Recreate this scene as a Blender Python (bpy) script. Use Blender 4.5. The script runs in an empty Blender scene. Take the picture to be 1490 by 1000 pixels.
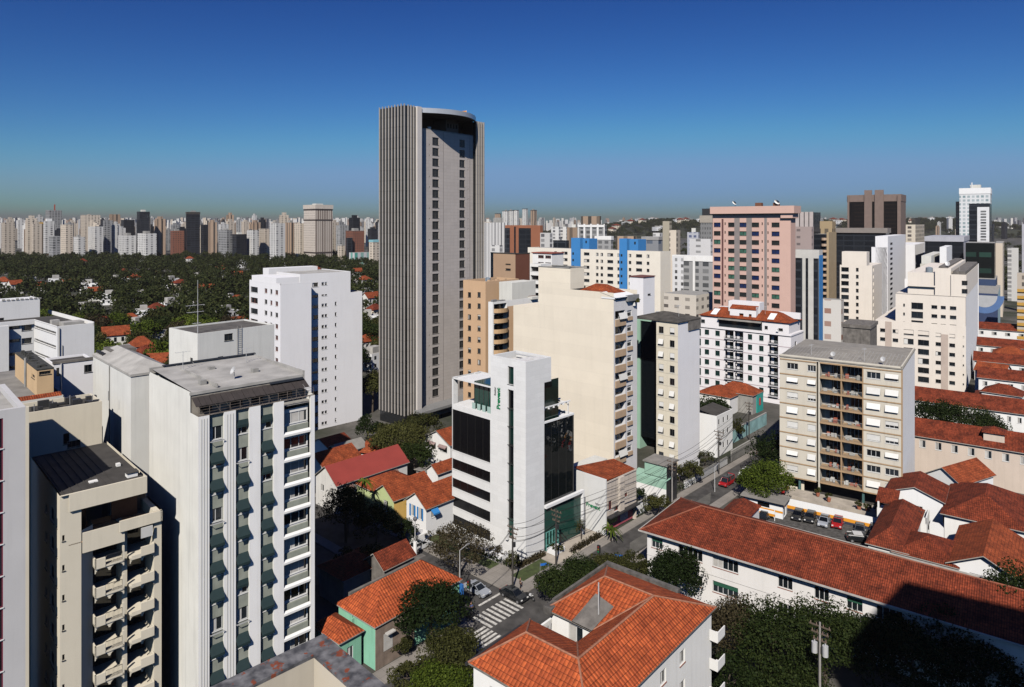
import bpy, math, random
import numpy as np
from math import sin, cos, tan, atan, atan2, radians, pi, sqrt
from mathutils import Matrix, Vector
R = random.Random(7)
S = bpy.context.scene
COL = S.collection
# ---------------------------------------------------------------- camera, sky, sun, exposure
F, CX, HY, H = 993.0, 745.0, 325.0, 55.0          # focal length in photo pixels, optical centre, horizon row, eye height
cam_d = bpy.data.cameras.new('camera'); cam = bpy.data.objects.new('camera', cam_d); COL.objects.link(cam)
cam.location = (0, 0, H); cam.rotation_euler = (pi/2, 0, 0)
cam_d.sensor_width = 36; cam_d.lens = 36*F/1490.0
cam_d.shift_y = -(500-HY)/1490.0
cam_d.clip_start = 0.5; cam_d.clip_end = 60000
S.camera = cam
SUN_AZ, SUN_EL = radians(10), radians(42)        # light travels towards (sin az, cos az)
w = bpy.data.worlds.new('World'); S.world = w; w.use_nodes = True
nt = w.node_tree; bg = nt.nodes['Background']; sky = nt.nodes.new('ShaderNodeTexSky')
sky.sky_type = 'NISHITA'; sky.sun_disc = False; sky.sun_elevation = SUN_EL
sky.sun_rotation = SUN_AZ + pi
sky.altitude = 800; sky.air_density = 1.0; sky.dust_density = 1.2; sky.ozone_density = 4.0
# deepen the clear-day blue (as a polariser does): per-channel contrast of the sky's own radiance
sp_ = nt.nodes.new('ShaderNodeSeparateColor'); cb_ = nt.nodes.new('ShaderNodeCombineColor'); nt.links.new(sky.outputs[0], sp_.inputs[0])
for i_, (p_, k_, m_) in enumerate(((2.18, 4.7, .172), (2.0, 4.35, .318), (1.49, 2.48, .55))):
    a_ = nt.nodes.new('ShaderNodeMath'); a_.operation = 'MULTIPLY'; a_.inputs[1].default_value = .05; nt.links.new(sp_.outputs[i_], a_.inputs[0])
    b_ = nt.nodes.new('ShaderNodeMath'); b_.operation = 'POWER'; b_.inputs[1].default_value = p_; nt.links.new(a_.outputs[0], b_.inputs[0])
    c_ = nt.nodes.new('ShaderNodeMath'); c_.operation = 'MULTIPLY'; c_.inputs[1].default_value = k_/.05; nt.links.new(b_.outputs[0], c_.inputs[0]); d_ = nt.nodes.new('ShaderNodeMath'); d_.operation = 'SMOOTH_MIN'; d_.inputs[1].default_value = m_/.05; d_.inputs[2].default_value = m_/.05*.25; nt.links.new(c_.outputs[0], d_.inputs[0]); nt.links.new(d_.outputs[0], cb_.inputs[i_])
nt.links.new(cb_.outputs[0], bg.inputs[0]); bg.inputs[1].default_value = 0.05
sl = bpy.data.lights.new('sun', 'SUN'); sun = bpy.data.objects.new('sun', sl); COL.objects.link(sun)
sl.energy = 5.0; sl.angle = radians(0.5); sl.color = (1.0, 0.94, 0.855)
dv = Vector((sin(SUN_AZ)*cos(SUN_EL), cos(SUN_AZ)*cos(SUN_EL), -sin(SUN_EL)))
sun.rotation_euler = dv.to_track_quat('-Z', 'Y').to_euler(); sun.location = (0, -50, 150)
S.view_settings.view_transform = 'Standard'; S.view_settings.look = 'None'
S.view_settings.exposure = 0.12; S.view_settings.gamma = 1.0
S.render.engine = 'CYCLES'
S.cycles.max_bounces = 5; S.cycles.diffuse_bounces = 0; S.cycles.glossy_bounces = 3; S.cycles.transparent_max_bounces = 6
S.cycles.caustics_reflective = False; S.cycles.caustics_refractive = False

# ---------------------------------------------------------------- photo pixel -> world
def gY(py, z=0): return (H-z)*F/(py-HY)
def GP(px, py, z=0):
    Y = gY(py, z); return ((px-CX)/F*Y, Y)
def ZY(py, Y): return H-(py-HY)/F*Y

# ---------------------------------------------------------------- materials
MC = {}
def mat(name, col, rough=.8, var=.10, vs=.35, stain=0.0, metal=0.0, spec=None, bump=0.0, rnd=0.0):
    """plain surface whose colour wavers a little; stain = rain streaks down walls"""
    if name in MC: return MC[name]
    m = bpy.data.materials.new(name); m.use_nodes = True; MC[name] = m
    n = m.node_tree.nodes; L = m.node_tree.links; p = n['Principled BSDF']
    p.inputs['Roughness'].default_value = rough; p.inputs['Metallic'].default_value = metal
    if spec is not None: p.inputs['Specular IOR Level'].default_value = spec
    tc = n.new('ShaderNodeTexCoord')
    nz = n.new('ShaderNodeTexNoise'); nz.inputs['Scale'].default_value = vs; nz.inputs['Detail'].default_value = 6
    L.new(tc.outputs['Object'], nz.inputs['Vector'])
    mr = n.new('ShaderNodeMapRange'); mr.inputs[1].default_value = .3; mr.inputs[2].default_value = .7
    mr.inputs[3].default_value = 1-var; mr.inputs[4].default_value = 1+var*.5
    L.new(nz.outputs['Fac'], mr.inputs[0])
    mx = n.new('ShaderNodeMix'); mx.data_type = 'RGBA'; mx.blend_type = 'MULTIPLY'; mx.inputs[0].default_value = 1
    mx.inputs[6].default_value = (*col, 1); L.new(mr.outputs[0], mx.inputs[7]); out = mx.outputs[2]
    if stain > 0:
        mp = n.new('ShaderNodeMapping'); mp.inputs['Scale'].default_value = (.9, .9, .05); L.new(tc.outputs['Object'], mp.inputs[0])
        n2 = n.new('ShaderNodeTexNoise'); n2.inputs['Scale'].default_value = 1.4; n2.inputs['Detail'].default_value = 8; n2.inputs['Roughness'].default_value = .7
        L.new(mp.outputs[0], n2.inputs['Vector'])
        r2 = n.new('ShaderNodeMapRange'); r2.inputs[1].default_value = .5; r2.inputs[2].default_value = .75; r2.inputs[3].default_value = 1; r2.inputs[4].default_value = 1-stain
        L.new(n2.outputs['Fac'], r2.inputs[0])
        m2 = n.new('ShaderNodeMix'); m2.data_type = 'RGBA'; m2.blend_type = 'MULTIPLY'; m2.inputs[0].default_value = 1
        L.new(out, m2.inputs[6]); L.new(r2.outputs[0], m2.inputs[7]); out = m2.outputs[2]
    if rnd > 0:
        oi = n.new('ShaderNodeObjectInfo'); r3 = n.new('ShaderNodeMapRange'); r3.inputs[3].default_value = 1-rnd; r3.inputs[4].default_value = 1+rnd*.4
        L.new(oi.outputs['Random'], r3.inputs[0])
        m3 = n.new('ShaderNodeMix'); m3.data_type = 'RGBA'; m3.blend_type = 'MULTIPLY'; m3.inputs[0].default_value = 1
        L.new(out, m3.inputs[6]); L.new(r3.outputs[0], m3.inputs[7]); out = m3.outputs[2]
    L.new(out, p.inputs['Base Color'])
    if bump > 0:
        n4 = n.new('ShaderNodeTexNoise'); n4.inputs['Scale'].default_value = 6; n4.inputs['Detail'].default_value = 4; L.new(tc.outputs['Object'], n4.inputs['Vector'])
        bp = n.new('ShaderNodeBump'); bp.inputs['Strength'].default_value = bump; bp.inputs['Distance'].default_value = .1
        L.new(n4.outputs['Fac'], bp.inputs['Height']); L.new(bp.outputs[0], p.inputs['Normal'])
    return m

def glass(name, col=(.012, .016, .02), rough=.06, spec=.5, wob=.0):
    if name in MC: return MC[name]
    m = bpy.data.materials.new(name); m.use_nodes = True; MC[name] = m
    n = m.node_tree.nodes; L = m.node_tree.links; p = n['Principled BSDF']
    p.inputs['Roughness'].default_value = rough; p.inputs['Specular IOR Level'].default_value = spec
    oi = n.new('ShaderNodeObjectInfo'); mr = n.new('ShaderNodeMapRange'); mr.inputs[3].default_value = .4; mr.inputs[4].default_value = 1.8
    L.new(oi.outputs['Random'], mr.inputs[0])
    mx = n.new('ShaderNodeMix'); mx.data_type = 'RGBA'; mx.blend_type = 'MULTIPLY'; mx.inputs[0].default_value = 1
    mx.inputs[6].default_value = (*col, 1); L.new(mr.outputs[0], mx.inputs[7]); L.new(mx.outputs[2], p.inputs['Base Color'])
    if wob > 0:
        tc = n.new('ShaderNodeTexCoord'); nz = n.new('ShaderNodeTexNoise'); nz.inputs['Scale'].default_value = .45; nz.inputs['Detail'].default_value = 2
        L.new(tc.outputs['Object'], nz.inputs['Vector']); bp = n.new('ShaderNodeBump'); bp.inputs['Strength'].default_value = wob; bp.inputs['Distance'].default_value = .2
        L.new(nz.outputs['Fac'], bp.inputs['Height']); L.new(bp.outputs[0], p.inputs['Normal'])
    return m

def tiles(name, c1, c2, tw=.24, th=.42, dark=.55, bump=.6):
    """clay roof tiles laid up the slope (UV in metres: u along the eave, v up the slope)"""
    if name in MC: return MC[name]
    m = bpy.data.materials.new(name); m.use_nodes = True; MC[name] = m
    n = m.node_tree.nodes; L = m.node_tree.links; p = n['Principled BSDF']; p.inputs['Roughness'].default_value = .85
    p.inputs['Specular IOR Level'].default_value = .25
    tc = n.new('ShaderNodeTexCoord')
    bt = n.new('ShaderNodeTexBrick'); bt.offset = 0; bt.inputs['Scale'].default_value = 1; bt.inputs['Brick Width'].default_value = tw; bt.inputs['Row Height'].default_value = th
    bt.inputs['Mortar Size'].default_value = .035; bt.inputs['Mortar Smooth'].default_value = .6; bt.inputs['Bias'].default_value = 0
    bt.inputs['Color1'].default_value = (*c1, 1); bt.inputs['Color2'].default_value = (*c2, 1); bt.inputs['Mortar'].default_value = (c2[0]*.4, c2[1]*.38, c2[2]*.4, 1)
    L.new(tc.outputs['UV'], bt.inputs['Vector'])
    nz = n.new('ShaderNodeTexNoise'); nz.inputs['Scale'].default_value = .5; nz.inputs['Detail'].default_value = 10; nz.inputs['Roughness'].default_value = .75
    L.new(tc.outputs['UV'], nz.inputs['Vector'])
    mr = n.new('ShaderNodeMapRange'); mr.inputs[1].default_value = .38; mr.inputs[2].default_value = .62; mr.inputs[3].default_value = dark; mr.inputs[4].default_value = 1.08
    L.new(nz.outputs['Fac'], mr.inputs[0])
    n3 = n.new('ShaderNodeTexNoise'); n3.inputs['Scale'].default_value = 3.1; n3.inputs['Detail'].default_value = 5; L.new(tc.outputs['UV'], n3.inputs['Vector'])
    r3 = n.new('ShaderNodeMapRange'); r3.inputs[1].default_value = .3; r3.inputs[2].default_value = .65; r3.inputs[3].default_value = dark+.1; r3.inputs[4].default_value = 1.05
    L.new(n3.outputs['Fac'], r3.inputs[0])
    mu = n.new('ShaderNodeMath'); mu.operation = 'MULTIPLY'; L.new(mr.outputs[0], mu.inputs[0]); L.new(r3.outputs[0], mu.inputs[1])
    mx = n.new('ShaderNodeMix'); mx.data_type = 'RGBA'; mx.blend_type = 'MULTIPLY'; mx.inputs[0].default_value = 1
    L.new(bt.outputs['Color'], mx.inputs[6]); L.new(mu.outputs[0], mx.inputs[7]); L.new(mx.outputs[2], p.inputs['Base Color'])
    wv = n.new('ShaderNodeTexWave'); wv.wave_type = 'BANDS'; wv.bands_direction = 'X'; wv.inputs['Scale'].default_value = 1/tw*.314
    L.new(tc.outputs['UV'], wv.inputs['Vector'])
    bp = n.new('ShaderNodeBump'); bp.inputs['Strength'].default_value = bump; bp.inputs['Distance'].default_value = .06
    L.new(wv.outputs['Fac'], bp.inputs['Height']); L.new(bp.outputs[0], p.inputs['Normal'])
    return m

def panels(name, col, bw, bh, joint=.02, jc=.6, rough=.6, off=0.0, var=.06, stain=.0):
    """cladding panels with fine joints (UV in metres)"""
    if name in MC: return MC[name]
    m = mat(name, col, rough, var, .25, stain)
    n = m.node_tree.nodes; L = m.node_tree.links; p = n['Principled BSDF']
    src = p.inputs['Base Color'].links[0].from_socket
    tc = n.new('ShaderNodeTexCoord'); bt = n.new('ShaderNodeTexBrick'); bt.offset = off; bt.inputs['Scale'].default_value = 1
    bt.inputs['Brick Width'].default_value = bw; bt.inputs['Row Height'].default_value = bh; bt.inputs['Mortar Size'].default_value = joint
    bt.inputs['Color1'].default_value = (1, 1, 1, 1); bt.inputs['Color2'].default_value = (.93, .93, .93, 1); bt.inputs['Mortar'].default_value = (jc, jc, jc, 1)
    L.new(tc.outputs['UV'], bt.inputs['Vector'])
    mx = n.new('ShaderNodeMix'); mx.data_type = 'RGBA'; mx.blend_type = 'MULTIPLY'; mx.inputs[0].default_value = 1
    L.new(src, mx.inputs[6]); L.new(bt.outputs['Color'], mx.inputs[7]); L.new(mx.outputs[2], p.inputs['Base Color'])
    return m

def far_facade(name, col, wc, du, dz, fu, fz, rnd=.12, rough=.7):
    """a far facade: rows of windows set in the wall, by UV in metres"""
    if name in MC: return MC[name]
    m = mat(name, col, rough, .06, .05, 0, rnd=rnd, spec=.12 if rough < .5 else .3)
    n = m.node_tree.nodes; L = m.node_tree.links; p = n['Principled BSDF']
    src = p.inputs['Base Color'].links[0].from_socket
    tc = n.new('ShaderNodeTexCoord'); sp = n.new('ShaderNodeSeparateXYZ'); L.new(tc.outputs['UV'], sp.inputs[0])
    def band(o, d, f):
        a = n.new('ShaderNodeMath'); a.operation = 'DIVIDE'; L.new(o, a.inputs[0]); a.inputs[1].default_value = d
        b = n.new('ShaderNodeMath'); b.operation = 'FRACT'; L.new(a.outputs[0], b.inputs[0])
        c = n.new('ShaderNodeMath'); c.operation = 'LESS_THAN'; L.new(b.outputs[0], c.inputs[0]); c.inputs[1].default_value = f
        return c.outputs[0]
    k = n.new('ShaderNodeMath'); k.operation = 'MULTIPLY'; L.new(band(sp.outputs[0], du, fu), k.inputs[0]); L.new(band(sp.outputs[1], dz, fz), k.inputs[1])
    nz = n.new('ShaderNodeTexWhiteNoise'); nz.noise_dimensions = '2D'
    sn = n.new('ShaderNodeVectorMath'); sn.operation = 'SNAP'; sn.inputs[1].default_value = (du, dz, 1); L.new(tc.outputs['UV'], sn.inputs[0]); L.new(sn.outputs[0], nz.inputs['Vector'])
    k2 = n.new('ShaderNodeMapRange'); k2.inputs[3].default_value = .45; k2.inputs[4].default_value = 1.0; L.new(nz.outputs['Value'], k2.inputs[0])
    k3 = n.new('ShaderNodeMath'); k3.operation = 'MULTIPLY'; L.new(k.outputs[0], k3.inputs[0]); L.new(k2.outputs[0], k3.inputs[1])
    mx = n.new('ShaderNodeMix'); mx.data_type = 'RGBA'; L.new(k3.outputs[0], mx.inputs[0]); L.new(src, mx.inputs[6]); mx.inputs[7].default_value = (*wc, 1)
    L.new(mx.outputs[2], p.inputs['Base Color'])
    return m

def leafmat(name, cols, tr=.12):
    if name in MC: return MC[name]
    m = bpy.data.materials.new(name); m.use_nodes = True; MC[name] = m
    n = m.node_tree.nodes; L = m.node_tree.links; p = n['Principled BSDF']; p.inputs['Roughness'].default_value = .65; p.inputs['Specular IOR Level'].default_value = .08
    g = n.new('ShaderNodeNewGeometry'); oi = n.new('ShaderNodeObjectInfo')
    a = n.new('ShaderNodeMath'); a.operation = 'MULTIPLY_ADD'; L.new(g.outputs['Random Per Island'], a.inputs[0]); a.inputs[1].default_value = .6
    b = n.new('ShaderNodeMath'); b.operation = 'MULTIPLY'; L.new(oi.outputs['Random'], b.inputs[0]); b.inputs[1].default_value = .4; L.new(b.outputs[0], a.inputs[2])
    cr = n.new('ShaderNodeValToRGB'); e = cr.color_ramp.elements
    e[0].color = (*cols[0], 1); e[1].color = (*cols[-1], 1)
    for i, c in enumerate(cols[1:-1]):
        x = e.new((i+1)/(len(cols)-1)); x.color = (*c, 1)
    L.new(a.outputs[0], cr.inputs[0]); L.new(cr.outputs[0], p.inputs['Base Color'])
    ts = n.new('ShaderNodeBsdfTranslucent'); L.new(cr.outputs[0], ts.inputs['Color'])
    ms = n.new('ShaderNodeMixShader'); ms.inputs[0].default_value = tr; L.new(p.outputs[0], ms.inputs[1]); L.new(ts.outputs[0], ms.inputs[2])
    L.new(ms.outputs[0], n['Material Output'].inputs['Surface'])
    return m

WHITE = mat('white_paint', (.80, .79, .77), .75, .05, .3, .10)
WHITE2 = mat('bright_white_paint', (.80, .80, .80), .7, .03, .3, .05)
LAV = mat('cool_white_paint', (.80, .79, .81), .75, .03, .3, .07)
OFFW = mat('off_white_paint', (.66, .65, .60), .8, .06, .3, .14)
CREAM = mat('cream_paint', (.72, .63, .50), .8, .05, .25, .07)
BEIGE = mat('beige_paint', (.68, .62, .50), .8, .05, .3, .10)
TANP = mat('tan_paint', (.58, .38, .21), .8, .06, .3, .08)
TAND = mat('dusky_tan_paint', (.36, .24, .15), .8, .06, .3, .08)
BRWN = mat('brown_paint', (.16, .065, .035), .8, .06, .3, .08)
PINK = mat('salmon_paint', (.60, .40, .335), .8, .03, .3, .05)
MINT = mat('mint_paint', (.30, .48, .38), .8, .06, .3, .12)
GREENP = mat('sea_green_paint', (.25, .54, .38), .8, .10, .4, .25)
YELP = mat('yellow_paint', (.70, .45, .13), .8, .06, .4, .10)
LIMEP = mat('pale_lime_paint', (.48, .56, .28), .8, .06, .4, .10)
BLUEP = mat('blue_paint', (.045, .22, .52), .7, .04, .4)
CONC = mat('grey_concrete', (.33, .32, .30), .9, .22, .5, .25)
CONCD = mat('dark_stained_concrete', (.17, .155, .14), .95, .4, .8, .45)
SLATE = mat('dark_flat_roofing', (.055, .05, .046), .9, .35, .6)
ROOFW = mat('pale_roof_membrane', (.40, .385, .36), .85, .25, .5)
FIBRO = mat('grey_corrugated_roofing', (.24, .225, .205), .9, .25, .5)
GREYG = mat('greenish_grey_panel', (.30, .32, .27), .85, .18, .9, .30)
DARKM = mat('dark_metal', (.03, .03, .032), .5, .1, 1)
STEEL = mat('grey_metal', (.30, .30, .30), .5, .1, 1, metal=.3)
ALU = mat('pale_metal', (.55, .55, .55), .45, .08, 1, metal=.2)
BLACK = mat('black_void', (.012, .011, .010), .9, .1, 1)
AWN = mat('dark_green_awning', (.007, .024, .026), .75, .15, 1.5)
BRAWN = mat('dark_brown_roofing', (.040, .032, .030), .8, .25, 1.2)
SHUT = mat('white_shutter', (.70, .69, .66), .6, .06, 1, rnd=.15)
CURT = mat('pale_curtain', (.52, .50, .47), .9, .15, 1.2, rnd=.35)
FRW = mat('white_window_frame', (.70, .70, .69), .6, .05, 1)
FRD = mat('dark_window_frame', (.05, .048, .046), .5, .05, 1)
FRB = mat('bronze_window_frame', (.075, .05, .035), .5, .05, 1)
GLS = glass('window_glass'); GLG = glass('green_tinted_glass', (.012, .04, .032), .05, .6)
GLB = glass('black_curtain_glass', (.006, .007, .008), .04, .5, .05)
GLBL = glass('blue_tinted_glass', (.02, .05, .16), .08, .8)
RTILE = tiles('terracotta_tiles', (.47, .11, .036), (.34, .072, .026), .25, .45, .5)
RTILE2 = tiles('weathered_terracotta_tiles', (.34, .068, .027), (.24, .046, .020), .25, .45, .40)
RTILE3 = tiles('orange_clay_tiles', (.57, .125, .038), (.40, .082, .028), .40, .55, .62, .9)
REDMET = mat('red_metal_roofing', (.27, .045, .035), .6, .12, .4)
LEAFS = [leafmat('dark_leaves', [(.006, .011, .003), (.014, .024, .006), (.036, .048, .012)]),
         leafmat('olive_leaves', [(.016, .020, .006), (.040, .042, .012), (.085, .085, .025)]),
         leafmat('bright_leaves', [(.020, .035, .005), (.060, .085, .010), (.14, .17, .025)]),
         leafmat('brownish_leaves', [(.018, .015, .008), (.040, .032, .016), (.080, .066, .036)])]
BARK = mat('bark', (.085, .065, .05), .95, .3, 3)

# ---------------------------------------------------------------- mesh building
class MB:
    def __init__(s): s.v = []; s.f = []; s.m = []
    def quad(s, a, b, c, d, mi=0):
        i = len(s.v); s.v += [a, b, c, d]; s.f.append((i, i+1, i+2, i+3)); s.m.append(mi)
    def tri(s, a, b, c, mi=0):
        i = len(s.v); s.v += [a, b, c]; s.f.append((i, i+1, i+2)); s.m.append(mi)
    def poly(s, pts, mi=0):
        i = len(s.v); s.v += list(pts); s.f.append(tuple(range(i, i+len(pts)))); s.m.append(mi)
    def box(s, x0, y0, z0, x1, y1, z1, mi=0, skip=''):
        if x0 > x1: x0, x1 = x1, x0
        if y0 > y1: y0, y1 = y1, y0
        if z0 > z1: z0, z1 = z1, z0
        i = len(s.v)
        s.v += [(x0, y0, z0), (x1, y0, z0), (x1, y1, z0), (x0, y1, z0), (x0, y0, z1), (x1, y0, z1), (x1, y1, z1), (x0, y1, z1)]
        for k, f in (('b', (3, 2, 1, 0)), ('t', (4, 5, 6, 7)), ('F', (0, 1, 5, 4)), ('R', (1, 2, 6, 5)), ('B', (2, 3, 7, 6)), ('S', (3, 0, 4, 7))):
            if k not in skip: s.f.append(tuple(i+q for q in f)); s.m.append(mi)
        return s
    def prism(s, pts, z0, z1, mi=0, cap=True):
        n = len(pts); i = len(s.v)
        s.v += [(x, y, z0) for x, y in pts]+[(x, y, z1) for x, y in pts]
        for k in range(n):
            s.f.append((i+k, i+(k+1) % n, i+n+(k+1) % n, i+n+k)); s.m.append(mi)
        if cap:
            s.f.append(tuple(i+n+k for k in range(n))); s.m.append(mi); s.f.append(tuple(i+n-1-k for k in range(n))); s.m.append(mi)
        return s
    def tube(s, p, q, r0, r1=None, n=8, mi=0):
        r1 = r0 if r1 is None else r1
        p = Vector(p); q = Vector(q); d = (q-p).normalized(); a = d.orthogonal().normalized(); b = d.cross(a)
        i = len(s.v)
        for c, r in ((p, r0), (q, r1)):
            for k in range(n):
                t = 2*pi*k/n; s.v.append(tuple(c+a*(r*cos(t))+b*(r*sin(t))))
        for k in range(n):
            s.f.append((i+k, i+(k+1) % n, i+n+(k+1) % n, i+n+k)); s.m.append(mi)
        s.f.append(tuple(i+n+k for k in range(n))); s.m.append(mi); s.f.append(tuple(i+n-1-k for k in range(n))); s.m.append(mi)
        return s
    def wall(s, ax, c, u0, u1, z0, z1, ops=(), d=.18, mi=0, rmi=None):
        """wall face with openings; ax 'F' plane y=c facing -y (u=x); 'S' plane x=c facing -x (u=y)"""
        rmi = mi if rmi is None else rmi
        P = (lambda u, z, k=0: (u, c+k, z)) if ax == 'F' else (lambda u, z, k=0: (c+k, u, z))
        fl = ax == 'S'
        def q(a, b, cc, dd, m):
            if fl: a, b, cc, dd = a, dd, cc, b
            s.quad(a, b, cc, dd, m)
        us = sorted(set([u0, u1]+[min(max(o[k], u0), u1) for o in ops for k in (0, 1)]))
        zs = sorted(set([z0, z1]+[min(max(o[k], z0), z1) for o in ops for k in (2, 3)]))
        ui = {u: i for i, u in enumerate(us)}; zi = {z: i for i, z in enumerate(zs)}
        cut = set()
        for o in ops:
            a, b = min(max(o[0], u0), u1), min(max(o[1], u0), u1); e, g = min(max(o[2], z0), z1), min(max(o[3], z0), z1)
            for i in range(ui[a], ui[b]):
                for j in range(zi[e], zi[g]): cut.add((i, j))
            if b > a and g > e:
                q(P(a, e), P(a, e, d), P(a, g, d), P(a, g), rmi); q(P(b, e, d), P(b, e), P(b, g), P(b, g, d), rmi)
                q(P(a, e), P(b, e), P(b, e, d), P(a, e, d), rmi); q(P(a, g, d), P(b, g, d), P(b, g), P(a, g), rmi)
        for j in range(len(zs)-1):
            i = 0
            while i < len(us)-1:
                if (i, j) in cut: i += 1; continue
                k = i
                while k < len(us)-1 and (k, j) not in cut: k += 1
                q(P(us[i], zs[j]), P(us[k], zs[j]), P(us[k], zs[j+1]), P(us[i], zs[j+1]), mi); i = k
        return s
    def add(s, o, M=None):
        i = len(s.v)
        s.v += [tuple(M @ Vector(p)) for p in o.v] if M else o.v
        s.f += [tuple(i+k for k in f) for f in o.f]; s.m += o.m
        return s
    def mesh(s, name, mats):
        me = bpy.data.meshes.new(name); me.from_pydata(s.v, [], s.f)
        for k in (mats if isinstance(mats, (list, tuple)) else [mats]): me.materials.append(k)
        me.polygons.foreach_set('material_index', s.m)
        uvmap(me); return me
    def build(s, name, mats, parent=None, label=None):
        return link(name, s.mesh(name, mats), parent, label)

def uvmap(me):
    n = len(me.polygons)
    if not n: return
    me.update()
    nr = np.empty(n*3); me.polygons.foreach_get('normal', nr); nr = nr.reshape(-1, 3)
    lt = np.empty(n, dtype=np.int32); me.polygons.foreach_get('loop_total', lt)
    lv = np.empty(len(me.loops), dtype=np.int32); me.loops.foreach_get('vertex_index', lv)
    co = np.empty(len(me.vertices)*3); me.vertices.foreach_get('co', co); co = co.reshape(-1, 3)[lv]
    nr = np.repeat(nr, lt, axis=0)
    h = np.hypot(nr[:, 0], nr[:, 1]); ok = h > .02
    t = np.zeros_like(nr); t[:, 0] = 1
    t[ok, 0] = -nr[ok, 1]/h[ok]; t[ok, 1] = nr[ok, 0]/h[ok]
    b = np.cross(nr, t)
    uv = np.stack([(co*t).sum(1), (co*b).sum(1)], 1).astype(np.float32)
    me.uv_layers.new(name='UVMap').data.foreach_set('uv', uv.ravel())

def link(name, data, parent=None, label=None):
    o = bpy.data.objects.new(name, data); COL.objects.link(o)
    if parent: o.parent = parent
    if label: o['label'] = label
    return o
def tag(o, label=None, cat=None, group=None, kind=None):
    if label: o['label'] = label
    if cat: o['category'] = cat
    if group: o['group'] = group
    if kind: o['kind'] = kind
    return o
def thing(name, label, cat, loc=(0, 0, 0), rz=0, group=None):
    o = link(name, None); o.location = loc; o.rotation_euler = (0, 0, rz); o.empty_display_size = .5
    return tag(o, label, cat, group)
def dup(root, loc, rz=0, sc=None, label=None, group=None, cat=None):
    r = root.copy(); COL.objects.link(r); r.location = loc; r.rotation_euler = (0, 0, rz)
    if sc: r.scale = sc
    if label: r['label'] = label
    if group: r['group'] = group
    if cat: r['category'] = cat
    for ch in list(root.children):
        c = ch.copy(); COL.objects.link(c); c.parent = r
        for g in ch.children:
            d = g.copy(); COL.objects.link(d); d.parent = c
    return r

# ---------------------------------------------------------------- windows (shared meshes): x 0..w, z 0..h, wall plane y=0, inwards +y
def wgeom(wd, ht, st, d, nm, fr, cov):
    """slots: 0 frame, 1 glass, 2 blind, 3 sill"""
    m = MB(); e = .03; f = fr
    if f > 0:
        m.box(-e, d-.06, -e, f, d+.02, ht+e); m.box(wd-f, d-.06, -e, wd+e, d+.02, ht+e)
        m.box(f, d-.06, -e, wd-f, d+.02, f); m.box(f, d-.06, ht-f, wd-f, d+.02, ht+e)
        for k in range(nm):
            x = wd*(k+1)/(nm+1); m.box(x-f*.5, d-.05, f, x+f*.5, d+.01, ht-f)
    m.quad((-e, d, -e), (wd+e, d, -e), (wd+e, d, ht+e), (-e, d, ht+e), 1)
    if st == 'blind':       # roller shutter part way down
        m.box(f, d-.10, ht*(1-cov), wd-f, d-.065, ht, 2)
    elif st == 'curtain':   # curtain just behind part of the glass, modelled in front of the dark pane
        m.quad((f, d-.012, f), (f+(wd-2*f)*cov, d-.012, f), (f+(wd-2*f)*cov, d-.012, ht-f), (f, d-.012, ht-f), 2)
    elif st == 'tilt':      # shutter panel pushed outwards at the bottom
        a = .42; zt = ht+.02; zb = ht*(1-cov)
        m.quad((0, -.03, zt), (wd, -.03, zt), (wd, -a, zb), (0, -a, zb), 2); m.quad((0, -.06, zt), (wd, -.06, zt), (wd, -a-.03, zb), (0, -a-.03, zb), 2)
        m.quad((0, -a, zb), (wd, -a, zb), (wd, -a-.03, zb), (0, -a-.03, zb), 2)
    m.box(-.05, -.07, -.07, wd+.05, -.001, -.0, 3)
    return m
WC = {}
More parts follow.
